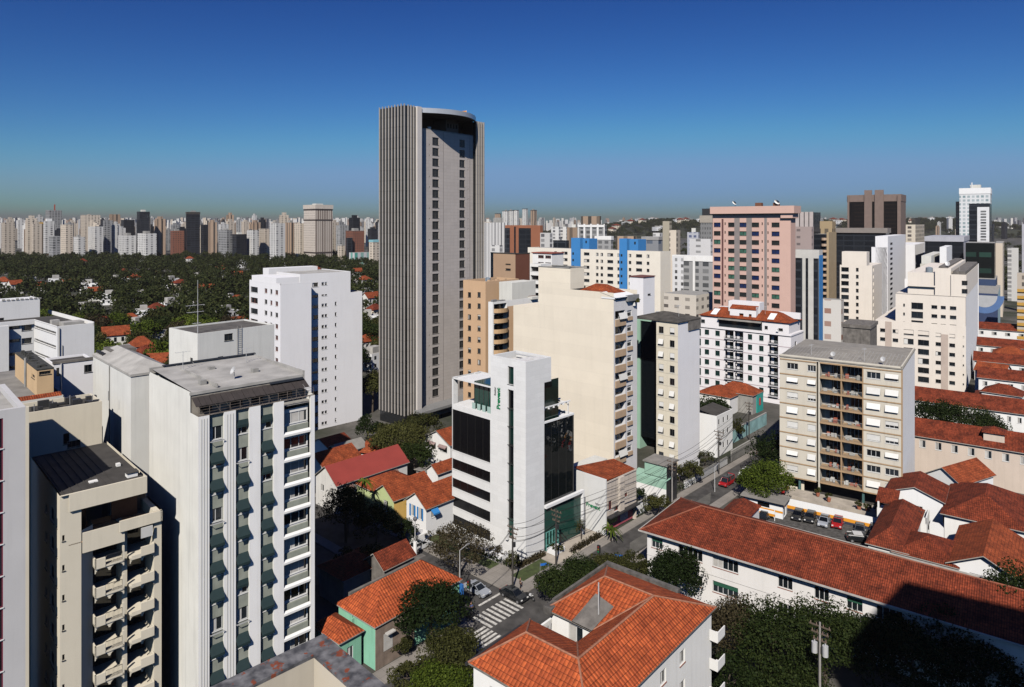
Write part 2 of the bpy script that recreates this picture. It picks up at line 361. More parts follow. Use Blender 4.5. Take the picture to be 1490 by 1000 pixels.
class Bld:
    """a building placed by its near corner: local x runs along the right-going face, local y along the left-going face"""
    def __init__(s, name, label, cat, pc, Y, vp=1700, group=None, z0=0, root=True):
        a = atan((vp-CX)/F); s.r = (sin(a), cos(a)); s.l = (-cos(a), sin(a)); s.th = pi/2-a
        s.P = ((pc-CX)/F*Y, Y); s.z0 = z0; s.nw = 0; s.extra = {}
        if root: s.root = thing(name, label, cat, (s.P[0], s.P[1], z0), s.th, group)
    def W(s, x, y): return (s.P[0]+s.r[0]*x+s.l[0]*y, s.P[1]+s.r[1]*x+s.l[1]*y)
    def fx(s, px, y=0):
        k = (px-CX)/F; X0, Y0 = s.W(0, y); return (k*Y0-X0)/(s.r[0]-k*s.r[1])
    def sy(s, px, x=0):
        k = (px-CX)/F; X0, Y0 = s.W(x, 0); return (k*Y0-X0)/(s.l[0]-k*s.l[1])
    def z(s, py, x=0, y=0): return ZY(py, s.W(x, y)[1])-s.z0
    def part(s, name, mb, mats, parent=None, label=None): return mb.build(name, mats, parent or s.root, label)
    def win(s, ax, c, op, st='plain', d=.16, nm=1, fr=.06, cov=.5, mats=None, name='window', parent=None):
        mats = mats or (FRW, GLS, SHUT, FRW)
        wd = round(op[1]-op[0], 2); ht = round(op[3]-op[2], 2); cov = round(cov, 1)
        key = (wd, ht, st, d, nm, fr, cov, tuple(m.name for m in mats))
        if key not in WC: WC[key] = [wgeom(wd, ht, st, d, nm, fr, cov), None]
        loc, rz = ((op[0], c, op[2]), 0) if ax == 'F' else ((c, op[1], op[2]), -pi/2)
        s.nw += 1
        if s.nw > 98:
            k = tuple(m.name for m in mats); e = s.extra.setdefault(k, (MB(), mats))
            e[0].add(WC[key][0], Matrix.Translation(loc) @ Matrix.Rotation(rz, 4, 'Z')); return None
        if WC[key][1] is None: WC[key][1] = WC[key][0].mesh('window', mats)
        o = link(name, WC[key][1], parent or s.root); o.location = loc; o.rotation_euler = (0, 0, rz)
        return o
    def done(s):
        if s.extra:
            ml = []; mb = MB()
            for k, (e, mats) in s.extra.items():
                b0 = len(ml); ml += list(mats); e.m = [q+b0 for q in e.m]; mb.add(e)
            o = mb.build('windows', ml, s.root); o['kind'] = 'stuff'
    def block(s, x0, x1, y0, y1, z0, z1, m, rm, oF=(), oS=(), d=.16, par=.5, pt=.2, wn='wall', rn='roof', name=True):
        """box with holes in its two street faces, parapet and sunk flat roof -> parts"""
        w = MB(); w.wall('F', y0, x0, x1, z0, z1, oF, d); w.wall('S', x0, y0, y1, z0, z1, oS, d)
        w.quad((x1, y0, z0), (x1, y1, z0), (x1, y1, z1), (x1, y0, z1)); w.quad((x1, y1, z0), (x0, y1, z0), (x0, y1, z1), (x1, y1, z1))
        if par > 0:
            a, b, c, e = x0+pt, x1-pt, y0+pt, y1-pt; zr = z1-par
            for p0, p1, q0, q1 in (((x0, y0), (x1, y0), (a, c), (b, c)), ((x1, y0), (x1, y1), (b, c), (b, e)), ((x1, y1), (x0, y1), (b, e), (a, e)), ((x0, y1), (x0, y0), (a, e), (a, c))):
                w.quad((*p0, z1), (*p1, z1), (*q1, z1), (*q0, z1)); w.quad((*q0, z1), (*q1, z1), (*q1, zr), (*q0, zr))
        else: a, b, c, e, zr = x0, x1, y0, y1, z1
        wo = s.part(wn, w, m)
        rf = MB(); rf.quad((a, c, zr), (b, c, zr), (b, e, zr), (a, e, zr)); s.part(rn, rf, rm)
        return wo
def aerial(b, x, y, z, h=2.6, arms=5):
    m = MB(); m.tube((x, y, z-.2), (x, y, z+h), .035, n=5); m.tube((x-.9, y, z+h-.1), (x+.9, y, z+h-.1), .022, n=4)
    for k in range(arms): u = -.8+1.6*k/(arms-1); m.tube((x+u, y-.45+.05*k, z+h-.1), (x+u, y+.45-.05*k, z+h-.1), .016, n=4)
    b.part('aerial', m, ALU)
def dish(b, x, y, z, r=.45):
    m = MB(); N = 10; m.tube((x, y, z-.1), (x, y, z+.7), .04, n=5)
    for j in range(N):
        a0, a1 = 2*pi*j/N, 2*pi*(j+1)/N; m.tri((x, y, z+.75), (x-.2+r*.5*cos(a0), y+r*sin(a0), z+.95+r*cos(a0)), (x-.2+r*.5*cos(a1), y+r*sin(a1), z+.95+r*cos(a1)))
    b.part('dish', m, ALU)
def tank(b, x, y, z, r=.8, h=1.3, m_=None):
    m = MB(); m.tube((x, y, z-.05), (x, y, z+h), r, r*.95, 14); m.tube((x, y, z+h), (x, y, z+h+.25), r*.95, r*.3, 14); b.part('water_tank', m, m_ or mat('tank_blue_grey', (.20, .24, .28), .7))
def grid(us, zs, h): return [(a, b, z, z+h) for a, b in us for z in zs]
def hip(m, x0, x1, y0, y1, z, h, ov=.5, mi=0, th=.14, mi2=None):
    """hip roof with eave thickness, ridge along the longer side"""
    mi2 = mi if mi2 is None else mi2
    x0 -= ov; x1 += ov; y0 -= ov; y1 += ov; W, D = x1-x0, y1-y0
    if W >= D: a, b = (x0+D/2, (y0+y1)/2, z+h), (x1-D/2, (y0+y1)/2, z+h)
    else: a, b = ((x0+x1)/2, y0+W/2, z+h), ((x0+x1)/2, y1-W/2, z+h)
    A, B, C, E = (x0, y0, z), (x1, y0, z), (x1, y1, z), (x0, y1, z)
    if W >= D:
        m.quad(A, B, b, a, mi); m.tri(B, C, b, mi); m.quad(C, E, a, b, mi); m.tri(E, A, a, mi)
    else:
        m.tri(A, B, a, mi); m.quad(B, C, b, a, mi); m.tri(C, E, b, mi); m.quad(E, A, a, b, mi)
    for p, q in ((A, B), (B, C), (C, E), (E, A)): m.quad((*p[:2], z-th), (*q[:2], z-th), q, p, mi2)
    m.quad((*A[:2], z-th), (*E[:2], z-th), (*C[:2], z-th), (*B[:2], z-th), mi2)
    return (a, b)
def gable(m, x0, x1, y0, y1, z, h, ax='x', ov=.4, mi=0, mi2=None, th=.14):
    """gable roof slab, ridge along ax"""
    mi2 = mi if mi2 is None else mi2
    sl = h/(((y1-y0) if ax == 'x' else (x1-x0))/2)
    x0 -= ov; x1 += ov; y0 -= ov; y1 += ov; z -= sl*ov
    if ax == 'x':
        c = (y0+y1)/2; hh = sl*(c-y0)
        pr = [(y0, z), (c, z+hh), (y1, z)]; P = lambda t, k, o=0: ((x0, x1)[k], t[0], t[1]-o)
    else:
        c = (x0+x1)/2; hh = sl*(c-x0)
        pr = [(x0, z), (c, z+hh), (x1, z)]; P = lambda t, k, o=0: (t[0], (y0, y1)[k], t[1]-o)
    for i in (0, 1):
        m.quad(P(pr[i], 0), P(pr[i], 1), P(pr[i+1], 1), P(pr[i+1], 0), mi)
        m.quad(P(pr[i], 0, th), P(pr[i+1], 0, th), P(pr[i+1], 1, th), P(pr[i], 1, th), mi2)
        for k in (0, 1): m.quad(P(pr[i], k, th), P(pr[i+1], k, th), P(pr[i+1], k), P(pr[i], k), mi2)
    for t in (pr[0], pr[2]): m.quad(P(t, 0, th), P(t, 1, th), P(t, 1), P(t, 0), mi2)
def gable_walls(m, x0, x1, y0, y1, z0, z, h, ax='x', oF=(), oS=(), d=.12):
    m.wall('F', y0, x0, x1, z0, z, oF, d); m.wall('S', x0, y0, y1, z0, z, oS, d)
    m.quad((x1, y0, z0), (x1, y1, z0), (x1, y1, z), (x1, y0, z)); m.quad((x1, y1, z0), (x0, y1, z0), (x0, y1, z), (x1, y1, z))
    if h:
        if ax == 'x':
            for x in (x0, x1): m.tri((x, y0, z), (x, y1, z), (x, (y0+y1)/2, z+h))
        else:
            for y in (y0, y1): m.tri((x0, y, z), (x1, y, z), ((x0+x1)/2, y, z+h))
# ================================================================ near left buildings
def awning_geom(wd, a=.85, drop=.95):
    """sloped canvas with a hanging front flap"""
    m = MB(); z1 = 0
    m.quad((0, -.03, z1), (wd, -.03, z1), (wd, -a, z1-drop), (0, -a, z1-drop))
    m.quad((0, -.06, z1-.03), (wd, -.06, z1-.03), (wd, -a, z1-drop-.03), (0, -a, z1-drop-.03))
    m.quad((0, -a, z1-drop), (wd, -a, z1-drop), (wd, -a, z1-drop-.28), (0, -a, z1-drop-.28))
    m.tri((0, -.03, z1), (0, -a, z1-drop), (0, -.03, z1-.25)); m.tri((wd, -.03, z1), (wd, -a, z1-drop), (wd, -.03, z1-.25))
    return m
def awning_building():
    b = Bld('apartment_building', 'white apartment slab with blank side wall and dark green window awnings', 'building', 288.5, 73, 1770)
    x1 = b.fx(458); L = b.sy(217); zt = b.z(607); fh = 2.99
    cols = [(304.6, 326), (343, 362.8), (379, 398.2)]
    cx = [(b.fx(a), b.fx(c)) for a, c in cols]; bx = (b.fx(413), b.fx(452))
    w = MB()
    # recessed spandrel plane between pilasters: pilasters stand 0.25 proud
    d = .30
    strips = cx+[bx]
    ops = [(a, c, 0, zt) for a, c in strips]
    w.wall('F', 0, 0, x1, 0, zt, ops, d)
    zp = b.z(553, 0, L); yP = b.sy(277); zp = b.z(574, 0, yP)
    w.quad((0, 0, 0), (0, L, 0), (0, L, zt), (0, 0, zt)); w.quad((0, yP, zt), (0, L, zt), (0, L, zp+.25), (0, yP, zp+.25))
    w.quad((x1, 0, 0), (x1, L, 0), (x1, L, zp), (x1, 0, zt)); w.quad((x1, L, 0), (0, L, 0), (0, L, zp), (x1, L, zp))
    # ribs on the pilasters
    for a, c in ((0, cx[0][0]), (cx[0][1], cx[1][0])):
        for k in range(1, 4):
            x = a+(c-a)*k/4; w.box(x-.05, -.07, 0, x+.05, -.032, zt-.3)
    pl = MB()
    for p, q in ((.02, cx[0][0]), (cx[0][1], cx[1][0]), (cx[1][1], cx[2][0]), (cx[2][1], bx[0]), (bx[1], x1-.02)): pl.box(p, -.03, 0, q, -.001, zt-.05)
    b.part('pilaster', pl, mat('pilaster_brightened_paint', (.86, .85, .84), .75, .04, .3, .14))  # pilasters painted lighter than the wall, putting missing sunlight into the colour
    b.part('wall', w, mat('side_wall_paint', (.75, .74, .69), .8, .08, .25, .20))
    sp = MB(); wins = []; bal = MB()
    nf = 11
    rr = random.Random(3)
    pat = [['w', 'a', 'a', 'w', 'a', 'a', 'a', 'w', 'a', 'a', 'a'], ['h', 'w', 'a', 'a', 'a', 'a', 'h', 'w', 'a', 'a', 'a'], ['h', 'a', 'h', 'a', 'a', 'a', 'a', 'a', 'a', 'a', 'a']]
    z0 = zt-1.45
    for i, (a, c) in enumerate(cx):
        oo = []
        for k in range(nf):
            zz = z0-(k+1)*fh+1.55
            if zz > .6: oo.append((a+.06, c-.05, zz, zz+1.45))
        sp = MB(); sp.wall('F', d, a, c, 0, zt, oo, .14); b.part('spandrel', sp, GREYG)
        for k, o in enumerate(oo):
            wo = b.win('F', d, o, 'curtain', .14, 1, .05, rr.choice([.3, .45, .6]), (FRW, GLS, CURT, FRW))
            t = pat[i][k % 11]
            if t != 'w' and wo:
                g = awning_geom(c-a-.08, .70 if t == 'a' else .2, .86 if t == 'a' else .55)
                ao = g.build('awning', AWN, wo); ao.location = (-.03, -.02, o[3]-o[2]+.16)
            elif wo:
                q = MB(); q.box(0, -.55, -.1, c-a-.1, -.52, .02); q.box(0, -.55, -.1, .03, -.02, -.06); q.box(c-a-.13, -.55, -.1, c-a-.1, -.02, -.06)
                q.build('sill_rail', ALU, wo)
    # glazed bay with slabs
    for k in range(nf):
        zf = z0-k*fh+.15
        if zf < 1: break
        m = MB(); a, c = bx
        m.wall('F', .75, a, c, zf-fh+.25, zf, [(a+.25, c-.1, zf-fh+1.25, zf-.45)], .1)
        m.box(a, -.06, zf-fh, c, .8, zf-fh+.24)
        m.quad((a, -.06, zf-fh+.24), (c, -.06, zf-fh+.24), (c, .2, zf-fh+.46), (a, .2, zf-fh+.46))
        b.part('bay', m, [WHITE])
        g = MB(); g.box(a+.1, .42, zf-fh+.3, c-.1, .62, zf-fh+1.02); g.build('bay_panel', GREYG, b.root)
        b.win('F', .75, (a+.25, c-.1, zf-fh+1.25, zf-.45), 'curtain' if k % 3 != 1 else 'plain', .1, 2, .06, .9 if k % 2 == 0 else .5, (FRW, GLS, CURT, FRW))
    mm = MB(); mm.quad((bx[0], d+.5, 0), (bx[0], d+.5, zt), (bx[0], .9, zt), (bx[0], .9, 0)); b.part('bay_side', mm, WHITE)
    # terrace with lean-to roof, penthouse wall and membrane roof
    ph = MB(); yw = yP+.1
    xo = [(b.fx(p, yw), b.fx(q, yw)) for p, q in ((291, 309), (335, 353), (366, 383), (405, 425))]
    ph.wall('F', yw, 0, x1-.3, zt-.8, zp+.1, [(p, q, zt-.2, zt+1.25) for p, q in xo], .12)
    b.part('penthouse_wall', ph, mat('weathered_terrace_wall', (.30, .27, .23), .9, .3, .9, .3))
    for p, q in xo: b.win('F', yw, (p, q, zt-.2, zt+1.25), 'plain', .12, 2, .06, .5, (FRD, GLS, SHUT, FRD))
    t = MB(); t.quad((0, .3, zt-.8), (x1, .3, zt-.8), (x1, yw, zt-.8), (0, yw, zt-.8)); b.part('terrace_floor', t, CONC)
    lt = MB(); xa, xb = .15, x1-.1
    n = 22
    for k in range(n):
        p, q = xa+(xb-xa)*k/n, xa+(xb-xa)*(k+1)/n
        lt.box(p, 0, 0, q-.03, 1, .001)
        i = len(lt.v)-8
        for j in range(8):
            x, y, z = lt.v[i+j]; lt.v[i+j] = (x, yw-.05-y*1.35, zp-.45-y*.75+(.03 if z > 0 else 0)+(.02 if k % 2 else 0))
    b.part('lean_to_roof', lt, BRAWN)
    rl = MB(); rl.box(.05, .02, zt-.05, x1-.05, .22, zt+.06)
    for k in range(13):
        x = .1+(x1-.2)*k/12; rl.box(x-.02, .08, zt+.06, x+.02, .12, zt+.95)
    for z in (zt+.35, zt+.65, zt+.95): rl.box(.1, .09, z-.015, x1-.1, .11, z+.015)
    b.part('terrace_railing', rl, mat('rusty_rail', (.16, .13, .11), .8, .3, 2))
    rf = MB(); xm = x1-.35
    rf.quad((.25, yP+.1, zp+.12), (xm, yP+.1, zp+.12), (xm, L-.2, zp+.55), (.25, L-.2, zp+.55))
    for xx in (x1*.22,): rf.box(xx, yP+.3, zp+.2, xx+.12, L-.5, zp+.62)
    rf.box(-.02, yP, zp-.15, xm+.1, yP+.25, zp+.16); rf.box(xm, yP, zp-.4, xm+.25, L, zp+.6); rf.box(0, L-.25, zp, xm, L, zp+.72)
    b.part('roof', rf, ROOFW)
    cp = MB(); cp.box(1.5, L-.4, zp+.72, 5, L+.05, zp+.82); cp.box(x1*.38, L-.4, zp+.74, xm+.2, L+.05, zp+.86); b.part('roof_coping', cp, DARKM)
    st = MB(); st.box(b.fx(392, yP), yP-.02, zp-.35, xm-.1, yP+.0-.3, zp-.10); b.part('skylight_band', st, glass('band_glass', (.05, .06, .08)))
    aerial(b, 3, L-3, zp+.6, 2.2); aerial(b, x1-3, L-4, zp+.6, 1.8); dish(b, 6, yP+3, zp+.35); v = MB()
    for q in ((2, 5), (5.5, L-5), (9, 7)): v.box(q[0], q[1], zp+.2, q[0]+.7, q[1]+.7, zp+.75)
    b.part('roof_vent', v, CONC)
    b.done()
awning_building()

def balcony_building():
    b = Bld('apartment_building', 'beige apartment tower with dark flat roof and arched balconies', 'building', 87, 68, 1780)
    L = b.sy(44); x1 = b.fx(235); xr = b.fx(213); zt = b.z(722); fh = 2.98
    xa, xb, xc, xd = b.fx(122), b.fx(138), b.fx(181), b.fx(188.5)
    zl = b.z(741, x1, 0)          # parapet of the terrace
    xs = b.fx(100)
    m = MB()
    sm = [(b.fx(90.5), b.fx(94.2), zt-4.6-fh*k, zt-4.0-fh*k) for k in range(8)]
    sS = []
    for k in range(8):
        for (ya, yb, h, dz) in ((1.1, 1.7, 1.0, 0), (2.8, 4.6, 1.5, .1), (6.3, 7.3, 1.0, .2)):
            sS.append((ya, yb, zt-3.6-fh*k-dz, zt-3.6-fh*k-dz+h))
    m.wall('F', 0, 0, xb-1.2, 0, zt, sm, .15); m.wall('S', 0, 0, L, 0, zt, sS, .2)
    m.quad((xb-1.2, 0, 0), (xb, .85, 0), (xb, .85, zl), (xb-1.2, 0, zl))
    m.box(x1-.75, -.02, 0, x1, 5.5, zl)                       # right pier
    m.quad((xb, .85, 0), (xb, 3.2, 0), (xb, 3.2, zl), (xb, .85, zl))
    m.quad((x1, 5.5, 0), (x1, L, 0), (x1, L, zl), (x1, 5.5, zl))
    lw = MB(); lw.box(xb+.02, 3.2, 0, x1-.76, 3.4, zl-1.2); lw.quad((xb+.01, .9, 0), (xb+.01, 3.2, 0), (xb+.01, 3.2, zl-1.3), (xb+.01, .9, zl-1.3)); b.part('loggia_wall', lw, mat('loggia_shade_brown', (.07, .05, .04), .85, .3, .6))  # loggia walls coloured dark brown to stand in for the shade inside
    m.box(xc, .9, 0, xd, 3.2, zl-1.0)                         # dark rib between the two stacks
    # top fascia and right part of the terrace
    m.box(xs, -.25, zt-1.75, xr, .0, zt+.02); m.box(0, -.25, zt-.02, xs, .0, zt+.02)
    m.quad((xr, -.25, zt-1.75), (xr, L, zt-1.75), (xr, L, zt), (xr, -.25, zt))
    m.box(xd-1.0, -.35, zl-1.15, x1, -.15, zl); m.box(x1-.2, -.35, zl-1.15, x1, 5, zl)
    b.part('wall', m, BEIGE)
    for o in sm: b.win('F', 0, o, 'plain', .15, 0, .04, .5, (FRD, GLS, SHUT, FRD))
    for o in sS: b.win('S', 0, o, 'plain', .2, 1, .05, .5, (FRD, GLS, SHUT, FRD))
    zf_ = zl-1.1; t = MB(); t.box(xs, 0, zf_-.1, x1-.2, 5, zf_); t.box(x1-.33, -.1, zf_, x1-.21, 5, zl-.03); t.box(xd-.9, -.14, zf_, x1-.4, -.04, zl-.03); t.box(xr, 4.6, zf_, x1-.3, 4.8, zt-1.8); b.part('terrace', t, mat('terracotta_plaster', (.50, .30, .17), .85, .12, .8, .2))
    t = MB(); t.wall('F', 3.35, xs, xr, zf_, zt-.3, [(xs+2.2, xs+4.6, zf_+.05, zt-1.2)], .15); t.quad((xs+.02, 0, zf_), (xs+.02, 3.35, zf_), (xs+.02, 3.35, zt-.3), (xs+.02, 0, zt-.3)); b.part('terrace_doors', t, mat('stained_wood', (.12, .055, .03), .6, .2, 2))
    for k in range(9):
        zf = zl-1.4-fh*k
        if zf < 2: break
        sls = [MB(), MB()]; sls[0].box(xb, -.05, zf-fh+.0, xc, 3.2, zf-fh+.18); sls[1].box(xd, -.25, zf-fh, x1-.75, 3.2, zf-fh+.18)
        zs_ = zf; zf = zf-fh
        for (p, q, yy, sl) in ((xb, xc, .05, sls[0]), (xd, x1-.75, -.1, sls[1])):
            n = 2; wsp = (q-p)/n
            for j in range(n):
                c = p+wsp*(j+.5); N = 8
                for a in range(N):
                    t0, t1 = pi*a/N, pi*(a+1)/N; r = wsp*.44
                    xA, xB = c-r*cos(t0), c-r*cos(t1); zA, zB = zf-.5+.42*sin(t0), zf-.5+.42*sin(t1)
                    sl.quad((xA, yy, zA), (xB, yy, zB), (xB, yy, zf+.02), (xA, yy, zf+.02)); sl.quad((xA, yy, zA), (xB, yy, zB), (xB, yy+.18, zB), (xA, yy+.18, zA))
                sl.quad((c-wsp/2, yy, zf-.5), (c-wsp*.44, yy, zf-.5), (c-wsp*.44, yy, zf+.02), (c-wsp/2, yy, zf+.02)); sl.quad((c+wsp*.44, yy, zf-.5), (c+wsp/2, yy, zf-.5), (c+wsp/2, yy, zf+.02), (c+wsp*.44, yy, zf+.02))
        zf = zs_
        for sl in sls: b.part('balcony_slab', sl, BEIGE)
        pr = MB(); pr.box(xb, -.1, zf-fh, xb+.95, .1, zf-fh+1.0); pr.box(xb, -.1, zf-fh, xb+.12, 1.2, zf-fh+1.0); pr.box(xc-.18, -.05, zf-fh, xc, .15, zf-fh+1.6); b.part('balcony_parapet', pr, BEIGE)
        gr = MB()
        for j in range(14):
            x = xb+1.0+(xc-xb-1.2)*j/13; gr.box(x-.012, -.01, zf-fh+.18, x+.012, .01, zf-fh+1.1)
        gr.box(xb+1, -.02, zf-fh+1.08, xc-.2, .02, zf-fh+1.13); b.part('balcony_railing', gr, DARKM)
        p2 = MB(); p2.box(xd+1.0, -.45, zf-fh+.1, x1-.85, -.27, zf-fh+1.05); p2.box(xd+.1, -.45, zf-fh, xd+1.0, -.27, zf-fh+.42); p2.box(x1-.95, -.27, zf-fh+.1, x1-.78, .3, zf-fh+1.05); b.part('balcony_parapet', p2, BEIGE)
        dr = MB(); dr.quad((xb+.8, 3.15, zf-fh+.2), (xc-.5, 3.15, zf-fh+.2), (xc-.5, 3.15, zf-.6), (xb+.8, 3.15, zf-.6)); dr.quad((xd+.6, 3.15, zf-fh+.2), (x1-1.2, 3.15, zf-fh+.2), (x1-1.2, 3.15, zf-.6), (xd+.6, 3.15, zf-.6)); b.part('balcony_door', dr, GLS)
    # upper corner bit with white shutter
    sh = MB(); sh.box(xd+1.0, -.42, zl-2.4, x1-1.0, -.36, zl-1.3)
    for j in range(40):
        xx = xd+1.0+j*.11
        if xx < x1-1.1: sh.box(xx, -.44, zl-2.4, xx+.02, -.425, zl-1.3)
    b.part('shutter', sh, SHUT)
    tp = MB(); tp.box(xb-1.1, -.12, zl-2.3, xc, .02, zl-.25); b.part('terrace_parapet', tp, BEIGE)
    rf = MB(); rf.quad((.2, -.05, zt-.12), (xr-.2, -.05, zt-.12), (xr-.2, L, zt-.12), (.2, L, zt-.12))
    for k in range(7): rf.box(.4+k*.75, .4, zt-.11, .48+k*.75, L-.3, zt-.05)
    b.part('roof', rf, SLATE)
    rs = MB(); rs.box(xr-1.6, .9, zt-.1, xr-.6, 1.8, zt+.35); rs.box(xr-1.7, .8, zt+.35, xr-.5, 1.9, zt+.45, 1); b.part('roof_vent', rs, [WHITE, SLATE])
    rs = MB(); rs.box(3, 2, zt-.1, 3.8, 2.6, zt+.02); rs.box(6.4, 5.5, zt-.1, 6.8, 6, zt+.2); b.part('roof_hatch', rs, WHITE)
    # taller rear block
    xL, xR = b.fx(37, L), b.fx(148.5, L); zu = b.z(590, xL+5, L)
    ow = (b.fx(98, L), b.fx(117, L), b.z(641, 8, L), b.z(632, 8, L)); ow2 = (b.fx(92, L), b.fx(101, L), zt+.6, zt+1.9)
    b.block(xL, xR, L, L+5.5, 0, zu, BEIGE, SLATE, [ow, ow2], par=.5, wn='rear_wall', rn='rear_roof')
    b.win('F', L, ow, 'plain', .15, 2, .05, .5, (FRD, GLS, SHUT, FRD)); b.win('F', L, ow2, 'plain', .15, 0, .05, .5, (FRD, GLS, SHUT, FRD))
    cl = MB(); rr = random.Random(5)
    for k in range(16):
        x = xL+.5+rr.random()*(xR-xL-1.2); y = L+.6+rr.random()*4; h = rr.uniform(.2, .9); cl.box(x, y, zu-.5, x+rr.uniform(.3, 1.2), y+rr.uniform(.3, .9), zu-.5+h)
    b.part('roof_clutter', cl, DARKM)
    pp = MB()
    for k in range(5): pp.tube((xL+1+k*2, L+1+k % 3, zu-.5), (xL+1+k*2, L+1+k % 3, zu+.7), .05)
    b.part('roof_pipe', pp, STEEL)
    b.done()
balcony_building()

def left_edge_building():
    b = Bld('apartment_building', 'grey white building cut by the left edge with crimson window columns', 'building', -239, 56.6, 1780)
    xe = b.fx(37.5); zt = b.z(592, xe, 0); fh = 3.0
    xw = b.fx(4.5); ops = [(xw-6, xw, zt-3.6-fh*k, zt-.75-fh*k) for k in range(11)]
    b.block(0, xe, 0, 13, 0, zt, mat('pale_grey_render', (.55, .54, .54), .8, .05, .3, .12), ROOFW, ops, par=.6, pt=.5)
    for o in ops: b.win('F', 0, o, 'plain', .12, 5, .10, .5, (mat('crimson_frame', (.16, .012, .035), .6), GLS, SHUT, FRW))
    r = MB(); r.quad((xe-9, 2, zt-.55), (xe-3.5, 2, zt-.55), (xe-3.5, 8, zt-.2), (xe-9, 8, zt-.2)); b.part('roof_patch', r, REDMET)
    st = MB(); st.box(xe-.02, -.04, 0, xe+.25, .3, zt-.05); b.part('corner_strip', st, BEIGE)
    b.done()
left_edge_building()

def plain_white_building():
    b = Bld('apartment_building', 'plain off white block with hipped pale roof behind the arched balconies', 'building', 190.5, 85, 1770)
    L = b.sy(135.5); x1 = b.fx(252); zt = b.z(545)
    w = MB(); w.wall('F', 0, 0, x1, 0, zt); w.wall('S', 0, 0, L, 0, zt); w.quad((x1, 0, 0), (x1, L, 0), (x1, L, zt), (x1, 0, zt)); w.quad((x1, L, 0), (0, L, 0), (0, L, zt), (x1, L, zt))
    b.part('wall', w, mat('off_white_wall', (.70, .695, .66), .8, .06, .25, .16))
    pi_ = MB(); yp = b.sy(160); pi_.tube((-.08, yp, 2), (-.08, yp, zt-.4), .07); b.part('drain_pipe', pi_, CONC)
    r = MB(); hip(r, 0, x1, 0, L, zt, 1.3, .1, th=.3); b.part('roof', r, ROOFW)
    t = MB(); t.box(1.2, L-4.2, zt+.15, 4.5, L-.4, zt+.9); b.part('roof_tank_house', t, CONCD)
    t = MB(); 
    for k in range(5): t.box(.3, L-.6-k*.8, zt+.1, .7, L-.2-k*.8, zt+.55)
    b.part('roof_clutter', t, DARKM)
    # rear white wing with a small window
    xa, xb_, yb = b.fx(78, L+2), b.fx(137, L+2), L+2; zz = b.z(523, xb_, yb)
    o = (b.fx(122.5, yb), b.fx(134, yb), b.z(541.5, 0, yb), b.z(530.5, 0, yb)); o2 = (b.fx(82, yb), b.fx(86.5, yb), b.z(545, -3, yb), b.z(534, -3, yb))
    b.block(xa, xb_, yb, yb+6, 0, zz, LAV, SLATE, [o, o2], par=.3, wn='rear_wing_wall', rn='rear_wing_roof')
    for q in (o, o2): b.win('F', yb, q, 'plain', .15, 1, .06, .5, (FRD, GLS, SHUT, FRD))
    c = MB(); c.box(xa-.1, yb-.1, zz-.02, xb_+.1, yb+.3, zz+.35); b.part('rear_wing_coping', c, CONCD)
    c = MB(); c.tube((xa+.9, yb-.12, 5), (xa+.9, yb-.12, zz), .09); b.part('drain_pipe', c, ALU)
plain_white_building()

def tank_house_building():
    b = Bld('apartment_building', 'low grey roofed building with a tan tank house on its roof', 'building', 53.7, 88, 1770)
    L = b.sy(22); x1 = b.fx(78); zt = b.z(538); zr = b.z(577)
    w = MB(); o = (b.fx(57), b.fx(74), b.z(546.5), b.z(541.5)); o2 = (b.sy(50.5), b.sy(46), zt-1.6, zt-1.1); o2 = (min(o2[:2]), max(o2[:2]), zt-1.5, zt-1.0)
    w.wall('F', 0, 0, x1, zr-1, zt, [o], .2); w.wall('S', 0, 0, L, zr-1, zt, [o2], .2); w.quad((x1, 0, zr-1), (x1, L, zr-1), (x1, L, zt), (x1, 0, zt)); w.quad((x1, L, zr-1), (0, L, zr-1), (0, L, zt), (x1, L, zt))
    b.part('tank_house', w, mat('tan_brick', (.60, .42, .24), .85, .08, .5, .05))
    b.win('F', 0, o, 'plain', .2, 3, .05, .5, (FRD, GLS, SHUT, FRD)); b.win('S', 0, o2, 'plain', .2, 0, .05, .5, (FRD, GLS, SHUT, FRD))
    c = MB(); c.tube((-.12, b.sy(38.5), zr), (-.12, b.sy(38.5), zt+.5), .16); b.part('vent_pipe', c, CONC)
    rr = random.Random(4); c = MB(); c.box(-.05, -.05, zt-.12, x1+.05, L+.05, zt+.02)
    for k in range(14): x, y = rr.uniform(.1, x1-.6), rr.uniform(.1, L-.6); c.box(x, y, zt, x+rr.uniform(.2, .6), y+rr.uniform(.2, .6), zt+rr.uniform(.1, .5))
    b.part('tank_roof', c, mat('mossy_dark_roofing', (.05, .05, .045), .95, .5, 2))
    w = MB(); w.wall('F', -2.5, -11, x1+.6, 0, zr+.2); w.wall('S', -11, -2.5, L+5, 0, zr+.2); w.quad((x1+.6, -2.5, 0), (x1+.6, L+5, 0), (x1+.6, L+5, zr+.2), (x1+.6, -2.5, zr+.2)); b.part('wall', w, OFFW)
    r = MB(); r.quad((-11, -2.5, zr), (x1+.6, -2.5, zr), (x1+.6, L+5, zr), (-11, L+5, zr)); b.part('roof', r, FIBRO)
    r = MB(); r.quad((-5, -2.4, zr+.1), (x1+.5, -2.4, zr+.1), (x1+.5, -1.2, zr+.5), (-5, -1.2, zr+.5)); b.part('tile_strip', r, RTILE)
tank_house_building()

